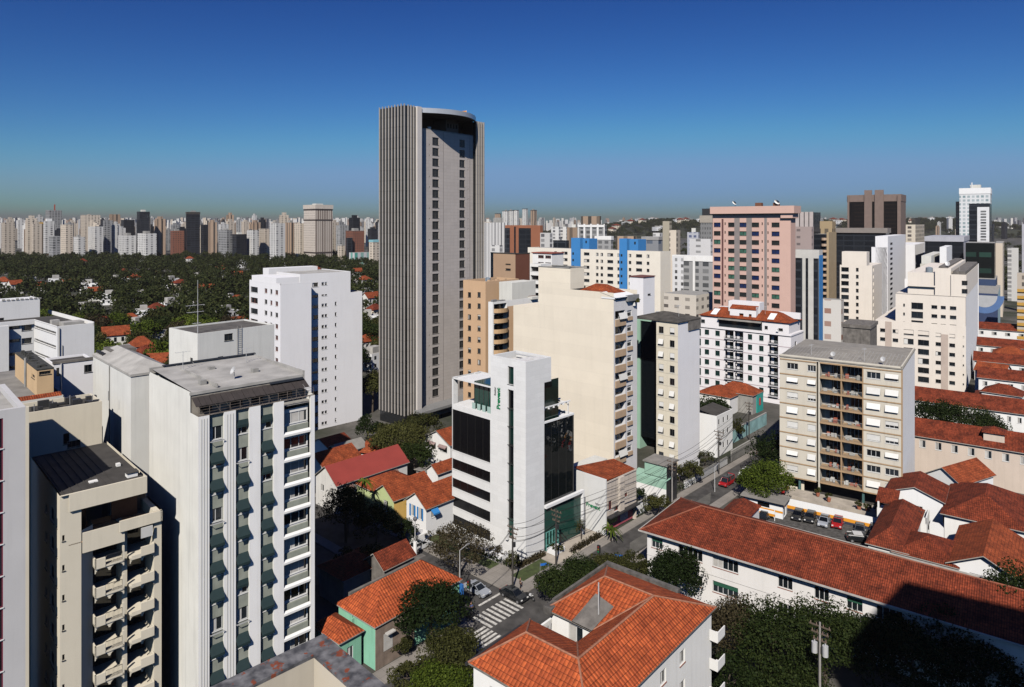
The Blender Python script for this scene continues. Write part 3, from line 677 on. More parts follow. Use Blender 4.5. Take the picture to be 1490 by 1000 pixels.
def upper_left_building():
    b = Bld('apartment_building', 'white walk up block with stacked corner balconies and a roof tank box', 'building', 83.5, 145, 1600)
    x1 = b.fx(137); zt = b.z(476); yS = b.sy(49.5)
    L = yS+9
    w = MB(); w.wall('F', 0, 0, x1, 0, zt)
    bands = [(.9, yS-.2, zt-1.75-2.95*k, zt-1.15-2.95*k) for k in range(9)]
    w.wall('S', 0, 0, yS, 0, zt, bands, .5)
    xl = b.fx(10, yS); ob = []; owin = []
    for k in range(9):
        owin.append((b.fx(31.5, yS), b.fx(48, yS)-.2, zt-2.3-2.95*k, zt-1.0-2.95*k)); ob.append((xl+.3, b.fx(29, yS), zt-1.6-2.95*k, zt-1.0-2.95*k))
    w.wall('F', yS, xl, 0, 0, zt, ob+owin, .4)
    w.quad((x1, 0, 0), (x1, L, 0), (x1, L, zt), (x1, 0, zt)); w.box(xl-9, yS-1.6, 0, xl, L, zt-.6); w.box(xl-9, yS-.5, zt-.9, 0, yS, zt+.15)
    b.part('wall', w, mat('grey_white_wall', (.75, .745, .74), .8, .05, .2, .10))
    for o in owin: b.win('F', yS, o, 'curtain', .4, 2, .07, .3, (FRD, GLS, CURT, FRD))
    for o in bands: b.win('S', 0, o, 'plain', .5, 3, .05, .5, (FRD, GLS, CURT, FRD))
    for o in ob: b.win('F', yS, o, 'plain', .4, 2, .05, .5, (FRD, GLS, CURT, FRD))
    p = MB(); p.tube((.35, -.12, 3), (.35, -.12, zt-.3), .1); p.tube((.9, -.1, 3), (.9, -.1, zt-4), .06); b.part('drain_pipe', p, CONC)
    r = MB(); r.quad((.1, .1, zt-.5), (x1-.2, 0.2, zt-.5), (x1-.2, L, zt-.5), (.1, L, zt-.5)); r.quad((xl-9, yS+.1, zt-.5), (.1, yS+.1, zt-.5), (.1, L, zt-.5), (xl-9, L, zt-.5)); b.part('roof', r, SLATE)
    c = MB(); c.box(0, 0, zt, x1, .25, zt+.12); c.box(x1-.25, 0, zt-.5, x1, L+6, zt+.35); c.box(-.1, 0, zt, .15, yS, zt+.12); b.part('roof_coping', c, WHITE)
    k = MB(); k.box(2, 3, zt-.5, 6, 6, zt+.4); k.box(.8, 6.5, zt-.5, 2.3, 8, zt+.7); b.part('skylight', k, ROOFW)
    yb = L+1; xa, xb = b.fx(-40, yb), b.fx(58, yb); zb = b.z(434, xb, yb)
    t = MB(); o = (b.fx(-4, yb), b.fx(6, yb), b.z(476, xb-8, yb), b.z(463, xb-8, yb)); t.wall('F', yb, xa, xb, zt-4, zb, [o], .2); t.wall('S', xa, yb, yb+8, zt-4, zb); t.quad((xb, yb, zt-4), (xb, yb+8, zt-4), (xb, yb+8, zb), (xb, yb, zb)); t.quad((xa, yb, zb-.2), (xb, yb, zb-.2), (xb, yb+8, zb-.2), (xa, yb+8, zb-.2)); b.part('tank_box', t, mat('grey_white_wall', (0, 0, 0)))
    b.win('F', yb, o, 'plain', .2, 1, .05, .5, (FRD, GLS, CURT, FRD))
    c = MB()
    for j in range(9): c.box(xb-.3-j*.9, yb-.1, zb-.1, xb-.1-j*.9+.4, yb+.2, zb+.12+(j % 3)*.1)
    b.part('tank_coping', c, CONC)
    b.done()
upper_left_building()

def ladder_block():
    b = Bld('apartment_building', 'white roof block with a wall ladder below a thin antenna mast', 'building', 287.5, 112, 1560)
    L = b.sy(246); x1 = b.fx(377)+3; zt = b.z(486)
    o = (b.fx(326.5), b.fx(339), b.z(502), b.z(491.5)); o2 = (b.fx(317), b.fx(325), b.z(535.5), b.z(524)); o3 = (b.sy(280.5), b.sy(276.5), zt-5.4, zt-4.2)
    w0 = b.block(0, x1, 0, L, 0, zt, mat('off_white_wall', (0, 0, 0)), mat('dark_gravel_roof', (.11, .10, .09), .95, .4, 1), [o, o2], [o3], par=.25)
    for q in (o, o2): b.win('F', 0, q, 'plain', .16, 1, .05, .5, (FRD, GLS, SHUT, FRD))
    b.win('S', 0, o3, 'plain', .16, 0, .05, .5, (FRD, GLS, SHUT, FRD))
    l = MB(); xa, xb = b.fx(344.5), b.fx(350.5)
    l.box(xa, -.16, zt-8, xa+.05, -.11, zt+.5); l.box(xb, -.16, zt-8, xb+.05, -.11, zt+.5)
    for k in range(24): l.box(xa+.05, -.15, zt-7.8+k*.34, xb, -.12, zt-7.76+k*.34)
    b.part('ladder', l, CONC)
    return b, zt
lb, lzt = ladder_block()
def antenna_mast():
    x, y = lb.W(1.0, 2.0); h = ZY(408, y)-lzt
    r = thing('antenna_mast', 'thin antenna mast with cross arms on the white block with the ladder', 'antenna', (x, y, lzt-.25), lb.th)
    m = MB(); m.tube((0, 0, 0), (0, 0, h+.3), .06, .03, 6); m.build('mast', ALU, r)
    for z, l in ((h*.55, 1.9), (h*.42, 1.7), (h*.2, .8)):
        a = MB(); a.tube((-l, 0, z), (l*.6, 0, z), .035, n=5)
        for k in range(7): a.tube((-l+k*l*.25, -.35, z), (-l+k*l*.25, .35, z), .02, n=4)
        a.build('cross_arm', ALU, r)
antenna_mast()

def white_tall_building():
    b = Bld('apartment_building', 'tall white apartment block with blank walls and small square windows', 'building', 408, 172, 1750)
    L = b.sy(363); zt = b.z(415); fh = 2.88; xa = b.fx(453); D = 2.3
    x1 = b.fx(527, D); z2 = b.z(401, 0, D); n = 13
    ys = [(b.sy(p+2), b.sy(p-2)) for p in (402.5, 394.6, 386.8)]
    oS = []
    for k in range(n):
        z = zt-2.75-fh*k
        for j, (a, c) in enumerate(ys):
            w_ = .55 if j == 1 else 0; oS.append((a+w_*.3, c-w_*.3, z+.15, z+1.35))
        oS.append((b.sy(375), b.sy(364.5), z-.2, z+1.3))
    wx = [(b.fx(454.5, D), b.fx(463, D)), (b.fx(468, D), b.fx(471.6, D)), (b.fx(472.6, D), b.fx(476, D)), (b.fx(487.3, D), b.fx(489.8, D))]
    oF = []
    for k in range(n+1):
        z = z2-3.6-fh*k
        for j, (a, c) in enumerate(wx):
            if j == 3 and k < 2: continue
            oF.append((a, c, z+(0.3 if j else 0), z+1.1+(.2 if j == 3 else 0)))
    m = MB(); m.wall('S', 0, 0, L, 0, zt, oS, .25); m.wall('F', 0, 0, xa, 0, zt); m.quad((xa, 0, 0), (xa, D, 0), (xa, D, zt), (xa, 0, zt))
    xs, xs2 = b.fx(510, D), x1
    m.wall('F', D, xa, x1, 0, b.z(424, x1, D), oF, .25); m.wall('F', D, xa-2, xs, b.z(424, x1, D), z2, [o for o in oF if o[2] > b.z(424, x1, D)], .25)
    ze = b.z(424, x1, D); m.quad((x1, D, 0), (x1, L, 0), (x1, L, ze), (x1, D, ze)); m.quad((xs, D, ze), (xs, L, ze), (xs, L, z2), (xs, D, z2)); m.quad((0, L, 0), (x1, L, 0), (x1, L, zt), (0, L, zt))
    m.quad((xa-2, D, zt-1), (xa-2, L, zt-1), (xa-2, L, z2), (xa-2, D, z2)); m.box(0, 0, zt-.02, xa, .2, zt+.3); m.box(0, 0, zt-.02, .2, L, zt+.3)
    # penthouse boxes
    y3 = D+.4; m.box(b.fx(402, y3), y3, zt-.5, b.fx(440, y3), L-1, b.z(404, 3, y3)); y4 = L-2.5; m.box(b.fx(391, y4), y4, zt-.5, b.fx(462, y4), L+1, b.z(391, 4, y4))
    b.part('wall', m, mat('pure_white_wall', (.80, .79, .805), .8, .03, .2, .06))
    rr = random.Random(8)
    for i, o in enumerate(oS):
        red = rr.random() < .45
        b.win('S', 0, o, 'plain', .25, 1, .07, .5, (mat('rust_frame', (.30, .09, .06), .7) if red else FRD, GLS, SHUT, FRW))
    for o in oF: b.win('F', D, o, rr.choice(['plain', 'plain', 'blind', 'curtain']), .25, 1, .05, rr.choice([.3, .5]), (FRD, GLS, SHUT, FRW))
    r = MB(); r.quad((0, 0, zt-.3), (xa, 0, zt-.3), (xa, L, zt-.3), (0, L, zt-.3)); r.quad((xa-2, D, z2-.2), (xs, D, z2-.2), (xs, L, z2-.2), (xa-2, L, z2-.2)); r.quad((xs, D, ze-.1), (x1, D, ze-.1), (x1, L, ze-.1), (xs, L, ze-.1)); b.part('roof', r, ROOFW)
    b.done()
white_tall_building()

# ================================================================ the office tower
def office_tower():
    b = Bld('office_tower', 'tall grey office tower with ribbed glass wings and a curved roof ring', 'tower', 589, 184, 1560)
    L = b.sy(553); xw = b.fx(605); xA = b.fx(611.5); xB = b.fx(693); xR = b.fx(704.5); zt = b.z(151); yc = 1.3
    D = L
    gl = panels('tower_glass', (.014, .016, .018), 30, 2.9, .09, .35, .12)
    m = MB(); m.wall('S', 0, 0, L, 0, zt-.4); m.wall('F', 0, 0, xw, 0, zt-.4)
    m.quad((0, L, 0), (xA, L, 0), (xA, L, zt-.4), (0, L, zt-.4)); m.quad((0, 0, zt-.4), (xA, 0, zt-.4), (xA, L, zt-.4), (0, L, zt-.4))
    b.part('left_glass_wing', m, gl)
    m = MB(); m.wall('F', .3, xB, xR, 0, zt-1.6); m.quad((xR, .3, 0), (xR-1, D-3, 0), (xR-1, D-3, zt-1.6), (xR, .3, zt-1.6)); m.quad((xB, .3, 0), (xB, 6, 0), (xB, 6, zt-1.6), (xB, .3, zt-1.6)); m.quad((xB, .3, zt-1.6), (xR, .3, zt-1.6), (xR-1, D-3, zt-1.6), (xB, D-3, zt-1.6)); b.part('right_glass_wing', m, gl)
    rib = panels('rib_cladding', (.40, .37, .34), 5, 2.9, .06, .7, .5)
    n = 8
    for k in range(n+1):
        y = L*k/n; r = MB(); r.box(-.28, y-.15, 3, -.002, y+.15, zt+(.1 if k % 2 else 0)); b.part('rib', r, rib)
    for k in range(1, 4):
        x = xw*k/4+.1; r = MB(); r.box(x-.18, -.3, 3, x+.18, -.002, zt-.1); b.part('rib', r, rib)
    for k in range(4):
        x = xB+.3+(xR-xB-.5)*k/3; r = MB(); r.box(x-.2, -.15, 3, x+.2, .298, zt-1.4); b.part('rib', r, rib)
    p = MB(); p.box(xw, -.65, 2, xA, yc, zt-.2); b.part('corner_pier', p, mat('pale_cladding', (.62, .58, .55), .6, .05, .3, .05))
    # main panelled facade with two window columns
    zc = b.z(187, xA, yc)
    c1 = (b.fx(629.2, yc), b.fx(638.6, yc)); c2 = (b.fx(668.6, yc), b.fx(676.4, yc)); fh = (b.z(199.6, c1[0], yc)-b.z(199.6+15.32*24, c1[0], yc))/24
    ztop = b.z(199.6, c1[0], yc); ops = []
    for k in range(28):
        z = ztop-fh*k; 
        if z-2.2 > 4: ops += [(*c1, z-2.15, z), (*c2, z-2.15+.35, z+.35)]
    for px in (612.9, 625, 681.3, 692):
        x = b.fx(px, yc)
        for k in range(28):
            if (k*7+int(px)) % 3: ops.append((x-.14, x+.14, ztop-fh*k-2.6, ztop-fh*k-2.1))
    m = MB(); big = [o for o in ops if o[1]-o[0] > 1]; m.wall('F', yc, xA, xB, 2, zc, ops, .25)
    m.quad((xA, yc, 0), (xB, yc, 0), (xB, yc+.01, 2), (xA, yc+.01, 2))
    b.part('facade', m, panels('tower_panels', (.525, .475, .44), 1.45, .97, .025, .72, .6, var=.05, stain=.06))
    for o in big: b.win('F', yc, o, 'plain', .22, 1, .06, .5, (mat('tower_frame', (.10, .095, .09), .5), mat('tower_pane', (.035, .034, .033), .25, .3, 2), SHUT, mat('tower_frame', (0, 0, 0))))
    bk = MB(); bk.quad((xA, yc+.26, 2), (xB, yc+.26, 2), (xB, yc+.26, zc-.5), (xA, yc+.26, zc-.5)); b.part('facade_backing', bk, BLACK)
    for px in (616, 645, 683.5):
        x = b.fx(px, yc); s_ = MB(); s_.box(x-.05, yc-.04, 3, x+.05, yc-.003, zc); b.part('seam', s_, mat('seam_metal', (.24, .21, .20), .6))
    # roof terrace under the ring
    zr = b.z(164.5, xA, yc); yb = yc+8
    t = MB(); t.quad((xA, yc, zc-.01), (xB, yc, zc-.01), (xB, yb+3, zc-.01), (xA, yb+3, zc-.01)); t.box(xA, yc, zc, xB, yc+.2, zc+.35); b.part('terrace', t, CONC)
    xm1, xm2 = b.fx(649, yc+3), b.fx(667, yc+3)
    t = MB(); t.box(xA, yb, zc-6, xB+1, yb+.5, zr+.8); t.quad((xB, yc, zc), (xB, yb, zc), (xB, yb, zr+1), (xB, yc, zr+1)); b.part('terrace_back_wall', t, mat('dark_brown_cladding', (.035, .026, .022), .6, .2, .5))
    t = MB(); t.box(xm1, yc+3, zc, xm2, yb, zr+.8)
    for k in range(4): t.box(xm1+.5+k*1.2, yc+2.97, zr-2.2, xm1+1.1+k*1.2, yc+2.999, zr-1, 1)
    b.part('plant_room', t, [mat('plant_room_grey', (.16, .14, .13), .7, .1, .5), BLACK])
    t = MB()
    for k in range(4): x = xA+.6+k*1.3; t.box(x, yc+5, zc, x+.35, yc+5.4, zr+.5)
    b.part('terrace_column', t, mat('dark_brown_cladding', (0, 0, 0)))
    t = MB(); t.tube((xA+1.5, yc+1, zc), (xA+1.5, yc+1, zc+1), .5, .5, 10); t.tube((xA+5.6, yc+1, zc+.3), (xA+5.6, yc+1, zc+1.1), .45, .6, 10); b.part('roof_tank', t, WHITE2)
    # ring: an arc bulging out over the facade
    rg = MB(); N = 28; sag = 5.2; c = xB-xA; hR = 1.35; zR0 = zr
    pts = []
    for k in range(N+1):
        u = k/N; x = xA-.4+(c+.7)*u; y = -sag*(1-(2*u-1)**2)+yc-.9; pts.append((x, y))
    for k in range(N):
        (xa, ya), (xb, yb2) = pts[k], pts[k+1]; i0, i1 = ya+.9, yb2+.9
        zz = zR0+.0; z1 = zz+hR
        rg.quad((xa, ya, zz), (xb, yb2, zz), (xb, yb2, z1), (xa, ya, z1)); rg.quad((xa, i0, zz), (xb, i1, zz), (xb, i1, z1), (xa, i0, z1))
        rg.quad((xa, ya, z1), (xb, yb2, z1), (xb, i1, z1), (xa, i0, z1)); rg.quad((xa, ya, zz), (xb, yb2, zz), (xb, i1, zz), (xa, i0, zz))
    b.part('roof_ring', rg, mat('ring_metal', (.52, .53, .55), .35, .05, .5, metal=.4))
    so = MB()
    for k in range(N):
        (xa, ya), (xb, yb2) = pts[k], pts[k+1]; so.quad((xa, ya+.6, zR0+.5), (xb, yb2+.6, zR0+.5), (xb, yb+2, zR0+.5), (xa, yb+2, zR0+.5)); so.quad((xa, ya+.6, zR0+1.2), (xb, yb2+.6, zR0+1.2), (xb, yb+2, zR0+1.2), (xa, yb+2, zR0+1.2))
    b.part('roof_slab', so, CONC)
    cp = MB(); cp.box(xw-1, -3.5, 3.2, xR+3, yc, 3.9); b.part('entrance_canopy', cp, STEEL)
    fx_, fy = b.W(b.fx(686, yc), yc+2)
    f = thing('flag', 'small orange flag on a short pole at the top of the ribbed tower', 'flag', (fx_, fy, zR0+1.2), 0)
    q = MB(); q.tube((0, 0, 0), (0, 0, 2.6), .06, n=6); q.build('pole', ALU, f)
    q = MB()
    for k in range(6):
        a, c_ = -k*.35, -(k+1)*.35; q.quad((a, .12*sin(k*1.2), 1.5-.05*k), (c_, .12*sin(k*1.2+1.2), 1.45-.05*k), (c_, .12*sin(k*1.2+1.2), 2.45-.04*k), (a, .12*sin(k*1.2), 2.5-.04*k))
    q.build('cloth', mat('orange_cloth', (.75, .28, .03), .8), f)
    b.done()
office_tower()

# ================================================================ white clinic building with green lettering
def sign_text(name, body, size, matl, parent, depth=.04):
    c = bpy.data.curves.new(name, 'FONT'); c.body = body; c.size = size; c.extrude = depth; c.align_x = 'CENTER'; c.align_y = 'CENTER'; c.resolution_u = 3; c.offset = .03*size
    o = bpy.data.objects.new('tmp', c); COL.objects.link(o); bpy.context.view_layer.update()
    me = bpy.data.meshes.new_from_object(o.evaluated_get(bpy.context.evaluated_depsgraph_get())); bpy.data.objects.remove(o); bpy.data.curves.remove(c)
    me.name = name; me.materials.clear(); me.materials.append(matl); me.polygons.foreach_set('material_index', [0]*len(me.polygons))
    return link(name, me, parent)
GRN = mat('green_lettering', (.01, .20, .08), .5, .02); GRY = mat('grey_lettering', (.22, .22, .22), .6, .02)
OFFICE = None
def clinic():
    global OFFICE
    b = Bld('clinic_building', 'narrow white clinic with black strip windows and vertical green lettering', 'building', 765, 110.5, 1734); OFFICE = b
    yT = b.sy(714); yL = b.sy(657); zt = b.z(527); xT = b.fx(792); xU = b.fx(802); cl = panels('white_clinic_panels', (.79, .79, .785), 2.2, .75, .015, .86, .55, .5, .03, .05)
    D = yL
    zc = b.z(557, xT, 0)
    # tower block: slit window on the S face
    ya, yb = b.sy(747.3), b.sy(738.8)
    sl = [(ya, yb, b.z(561, 0, ya), b.z(534.5, 0, ya)), (ya, yb, 3.0, b.z(568.5, 0, ya))]
    m = MB(); m.wall('S', 0, 0, yT, 0, zt, sl, .35); m.wall('F', 0, 0, xT, 0, zt); m.wall('F', 0, xT, xU, zc, zt)
    m.quad((xT, 0, 0), (xT, 8, 0), (xT, 8, zc), (xT, 0, zc)); m.quad((xU, 0, zc), (xU, yT, zc), (xU, yT, zt), (xU, 0, zt)); m.quad((xT, 0, zc), (xU, 0, zc), (xU, yT, zc), (xT, yT, zc))
    m.quad((0, yT, 10), (xU, yT, 10), (xU, yT, zt), (0, yT, zt))
    t = .3; zi = zt-1.1
    for (p, q, r_, s_) in (((0, 0), (xU, 0), (t, t), (xU-t, t)), ((xU, 0), (xU, yT), (xU-t, t), (xU-t, yT-t)), ((xU, yT), (0, yT), (xU-t, yT-t), (t, yT-t)), ((0, yT), (0, 0), (t, yT-t), (t, t))):
        m.quad((*p, zt), (*q, zt), (*s_, zt), (*r_, zt)); m.quad((*r_, zt), (*s_, zt), (*s_, zi), (*r_, zi))
    m.box(-.5, yb-.4, 2.6, -.002, yb+.1, 4.2)
    # left wing
    z_t = b.z(551, 0, yL); z_o1 = b.z(563, 0, yT); zo0 = b.z(604, 0, yT)
    pys = [(612, 675), (688, 704), (718, 732.6), (746, 761.5), (774, 789.5)]
    st = [(yT+.25, yL-.05, b.z(q, 0, yT), b.z(p, 0, yT)) for p, q in pys]
    m.wall('S', 0.12, yT, yL, 0, zo0, st, .2); m.wall('F', .12, -.01, .12, 0, .1)
    m.box(0.12, yT, z_o1, 7, yL, z_t, skip='t'); m.box(.12, yL-.35, zo0, 1.2, yL, z_o1)                # frame beam and column
    m.box(5.5, yL-.35, zo0, 7, yL, z_o1)
    m.quad((.12, yL, 0), (9, yL, 0), (9, yL, zo0), (.12, yL, zo0)); m.quad((.12, yT, zo0), (9, yT, zo0), (9, yL, zo0), (.12, yL, zo0)); m.quad((.12, yT, z_t), (7, yT, z_t-.3), (7, yL, z_t-.3), (.12, yL, z_t))
    m.quad((.14, yT, z_t+.001), (7, yT, z_t-.1), (7, yL, z_t-.1), (.14, yL, z_t+.001))
    b.part('wall', m, cl)
    for o in st: b.win('S', .12, o, 'plain', .2, 4, .02, .5, (BLACK, mat('black_strip_glass', (.006, .006, .007), .25, .1, 1, spec=.25), SHUT, FRW), 'strip_window')
    for o in sl:
        n = max(1, int((o[3]-o[2])/2.9))
        for k in range(n):
            za, zb = o[2]+(o[3]-o[2])*k/n, o[2]+(o[3]-o[2])*(k+1)/n; b.win('S', 0, (o[0], o[1], za, zb), 'plain', .35, 0, .03, .5, (FRD, GLG if k % 3 != 1 else GLB, SHUT, FRD), 'slit_window')
    g = MB(); g.box(1.0, yT+.02, zo0+.05, 5.5, b.sy(684), z_o1-.03); b.part('terrace_glass_box', g, GLG)
    g = MB()
    for k in range(5): y = yT+.4+k*(b.sy(684)-yT)/4.4; g.box(.92, y-.05, zo0, .98, y+.05, z_o1-.2)
    b.part('terrace_mullion', g, FRD)
    g = MB()
    for k in range(4): y = yT+.6+k*1.3; g.box(.5, y, zo0, .56, y+.8, zo0+1.1)
    b.part('terrace_balustrade', g, glass('pale_glass', (.25, .35, .32)))
    rf = MB(); rf.quad((t, t, zi), (xU-t, t, zi), (xU-t, yT-t, zi), (t, yT-t, zi)); rf.box(1, 1.5, zi, xU-1, yT*.45, zt-.3); rf.box(xU*.55, .8, zi, xU-.6, 2.2, zt-.1); b.part('roof', rf, mat('white_roof', (.66, .65, .64), .8, .15, 1.5))
    k = MB(); k.tube((1.2, .7, zt-.25), (xU-.8, .7, zt-.25), .14); k.tube((xU-1.2, .7, zt-.25), (xU-1.2, yT-1, zt-.25), .14); b.part('roof_duct', k, ALU)
    # dark recess above the glass block
    g = MB(); g.quad((xT, .8, 18), (xT+4.5, .8, 18), (xT+4.5, .8, zc), (xT, .8, zc)); b.part('recess_glass', g, GLG)
    # glass block
    xG = b.fx(835); zg0 = b.z(735, xT, 0); zg1 = b.z(617, xT, 0); xE = b.fx(847); zb = b.z(739, xT, 0)
    g = MB(); g.box(xT, .15, zg0, xG, 9, zg1, skip='t'); b.part('glass_block', g, glass('mirror_glass', (.006, .008, .008), .02, 1.0, .25))
    g = MB()
    for k in range(1, 4): x = xT+(xG-xT)*k/4; g.box(x-.012, .135, zg0, x+.012, .149, zg1)
    g.box(xG-.1, .05, zg0, xG+.05, 9, zg1+.05); b.part('glass_mullions', g, FRD)
    g = MB(); g.box(xT, .0, zg1, xG+.1, .3, zg1+.3); g.box(xT-.01, .3, zg1-.2, xG, 8.8, zg1-.1); g.box(xG-.2, .3, zg1-.1, xG+.1, 8.8, zg1+.3)
    for j in range(6): x = xT+.5+j*1.25; g.box(x, .5, zg1+2.0, x+.18, 5.5, zg1+2.25)
    for j in range(3): y = .7+j*2.2; g.box(xT+.2, y, zg1+2.25, xG-.1, y+.2, zg1+2.45)
    for x in (xT+.4, xG-.6):
        for y in (.8, 5): g.box(x, y, zg1-.1, x+.15, y+.15, zg1+2)
    b.part('pergola', g, WHITE2)
    g = MB(); g.box(xT, -.45, zb-.1, xE+.1, .14, zb+.35); g.box(xE-.25, -.45, .1, xE+.1, .3, zb-.1); b.part('entrance_frame', g, WHITE2)
    g = MB(); g.box(xT, .1, .3, xE-.25, .3, zb-.1); b.part('entrance_glass', g, glass('green_entrance_glass', (.02, .075, .06), .06, .5))
    g = MB()
    for k in range(5): x = xT+.5+k*.75; g.box(x, .0, .2, x+.10, .09, 3.2+.0)
    for z in (1.0, 3.2): g.box(xT+.4, .02, z, xT+3.7, .08, z+.1)
    b.part('entrance_doors', g, mat('aqua_frame', (.16, .42, .38), .5))
    g = MB(); g.box(xT, .2, .1, xT+6.3, 6, .5); b.part('plinth', g, WHITE)
    # vertical sign
    o = sign_text('sign', 'Prevent', 1.15, GRN, b.root); ys_ = b.sy(725.7); zz = b.z(580, 0, ys_)
    o.rotation_euler = (0, 0, 0); o.matrix_local = Matrix.Translation((-.03, ys_, zz)) @ Matrix.Rotation(-pi/2, 4, 'Z') @ Matrix.Rotation(pi/2, 4, 'X') @ Matrix.Rotation(pi/2, 4, 'Z')
    o = sign_text('sign', 'Senior', .55, GRY, b.root); o.matrix_local = Matrix.Translation((-.03, ys_+.85, zz+1.1)) @ Matrix.Rotation(-pi/2, 4, 'Z') @ Matrix.Rotation(pi/2, 4, 'X') @ Matrix.Rotation(pi/2, 4, 'Z')
    b.done()
clinic()
def shop_house():
    b = Bld('shop_house', 'two storey house with pink shop front and blank white side wall with green lettering', 'house', 883, 120, 1720)
    L = b.sy(840); x1 = b.fx(926); z1 = b.z(699.5); zs = 3.4
    m = MB(); m.wall('S', -.3, 0, b.sy(838), 0, z1+.2); m.quad((0, 0, 0), (0, L, 0), (0, L, z1+.2), (0, 0, z1+.2)); m.quad((-.3, 0, 0), (0, 0, 0), (0, 0, z1+.2), (-.3, 0, z1+.2)); m.quad((-.3, 0, z1+.2), (0, 0, z1+.2), (0, L, z1+.2), (-.3, L, z1+.2)); b.part('side_wall', m, mat('smooth_white_wall', (.68, .68, .67), .7, .05, .4, .10))
    o = sign_text('wall_lettering', 'Prevent', 1.0, GRN, b.root, .02); y = b.sy(864.5); z = b.z(736, 0, y); T = Matrix.Rotation(-pi/2, 4, 'Z') @ Matrix.Rotation(pi/2, 4, 'X'); o.matrix_local = Matrix.Translation((-.33, y, z)) @ T
    o = sign_text('wall_lettering', 'Senior', .38, GRY, b.root, .02); o.matrix_local = Matrix.Translation((-.33, y-1.0, z+.68)) @ T
    a = [(.5, 1.5, zs+.9, zs+2.5), (2.2, 4.0, zs+.2, zs+1.1), (5.4, 6.3, zs+1.8, zs+2.6), (7.4, 9.2, zs+.6, zs+1.9)]; a = [q for q in a if q[1] < x1-.3]
    m = MB(); m.wall('F', 0, 0, x1, zs, z1-.3, a, .2); m.wall('F', .9, 0, x1, 0, zs, [(.6, x1-1.2, .3, 2.7)], .2); m.quad((x1, 0, 0), (x1, L, 0), (x1, L, z1-.3), (x1, 0, z1-.3))
    m.box(x1*.36, -.55, zs+.05, x1*.5, -.002, z1-.25); m.box(0, -.15, z1-.45, x1, -.003, z1-.2); m.quad((0, 0, zs), (x1, 0, zs), (x1, .9, zs), (0, .9, zs)); b.part('wall', m, mat('aged_cream_render', (.58, .51, .44), .85, .12, .8, .3))
    for q in a: b.win('F', 0, q, 'plain', .2, 1, .07, .5, (mat('red_frame', (.25, .05, .04), .7), GLS, SHUT, FRW))
    m = MB(); m.box(0, -.9, zs-.25, x1, -.004, zs-.02); b.part('shop_canopy', m, DARKM)
    m = MB(); m.box(.1, .75, .2, x1-.1, .88, zs-.3)
    b.part('shop_front', m, mat('pink_shop_front', (.42, .10, .13), .7, .4, .8))
    m = MB(); m.box(1, .66, 1.2, x1*.45, .74, 2.4); m.box(x1*.55, .66, .7, x1*.8, .74, 2.2, 1); b.part('shop_display', m, [mat('lime_display', (.30, .36, .10), .6, .6, 2), mat('white_display', (.6, .55, .55), .6, .5, 3)])
    r = MB(); r.quad((-.02, .4, z1-.1), (x1+.2, .1, z1-.4), (x1+.2, L*.8, z1+.3), (-.02, L+1, z1+.5)); r.quad((-.02, .4, z1-.1), (x1+.2, .1, z1-.4), (x1+.2, .1, z1-.55), (-.02, .4, z1-.25)); b.part('roof', r, RTILE)
    r = MB(); r.quad((x1, 0, z1-.4), (x1, L, z1-.4), (x1, L*.8, z1+.3), (x1, .1, z1-.4)); r.box(0, L, 0, x1, L+3, z1); b.part('rear_wall', r, OFFW)
    b.done()
shop_house()
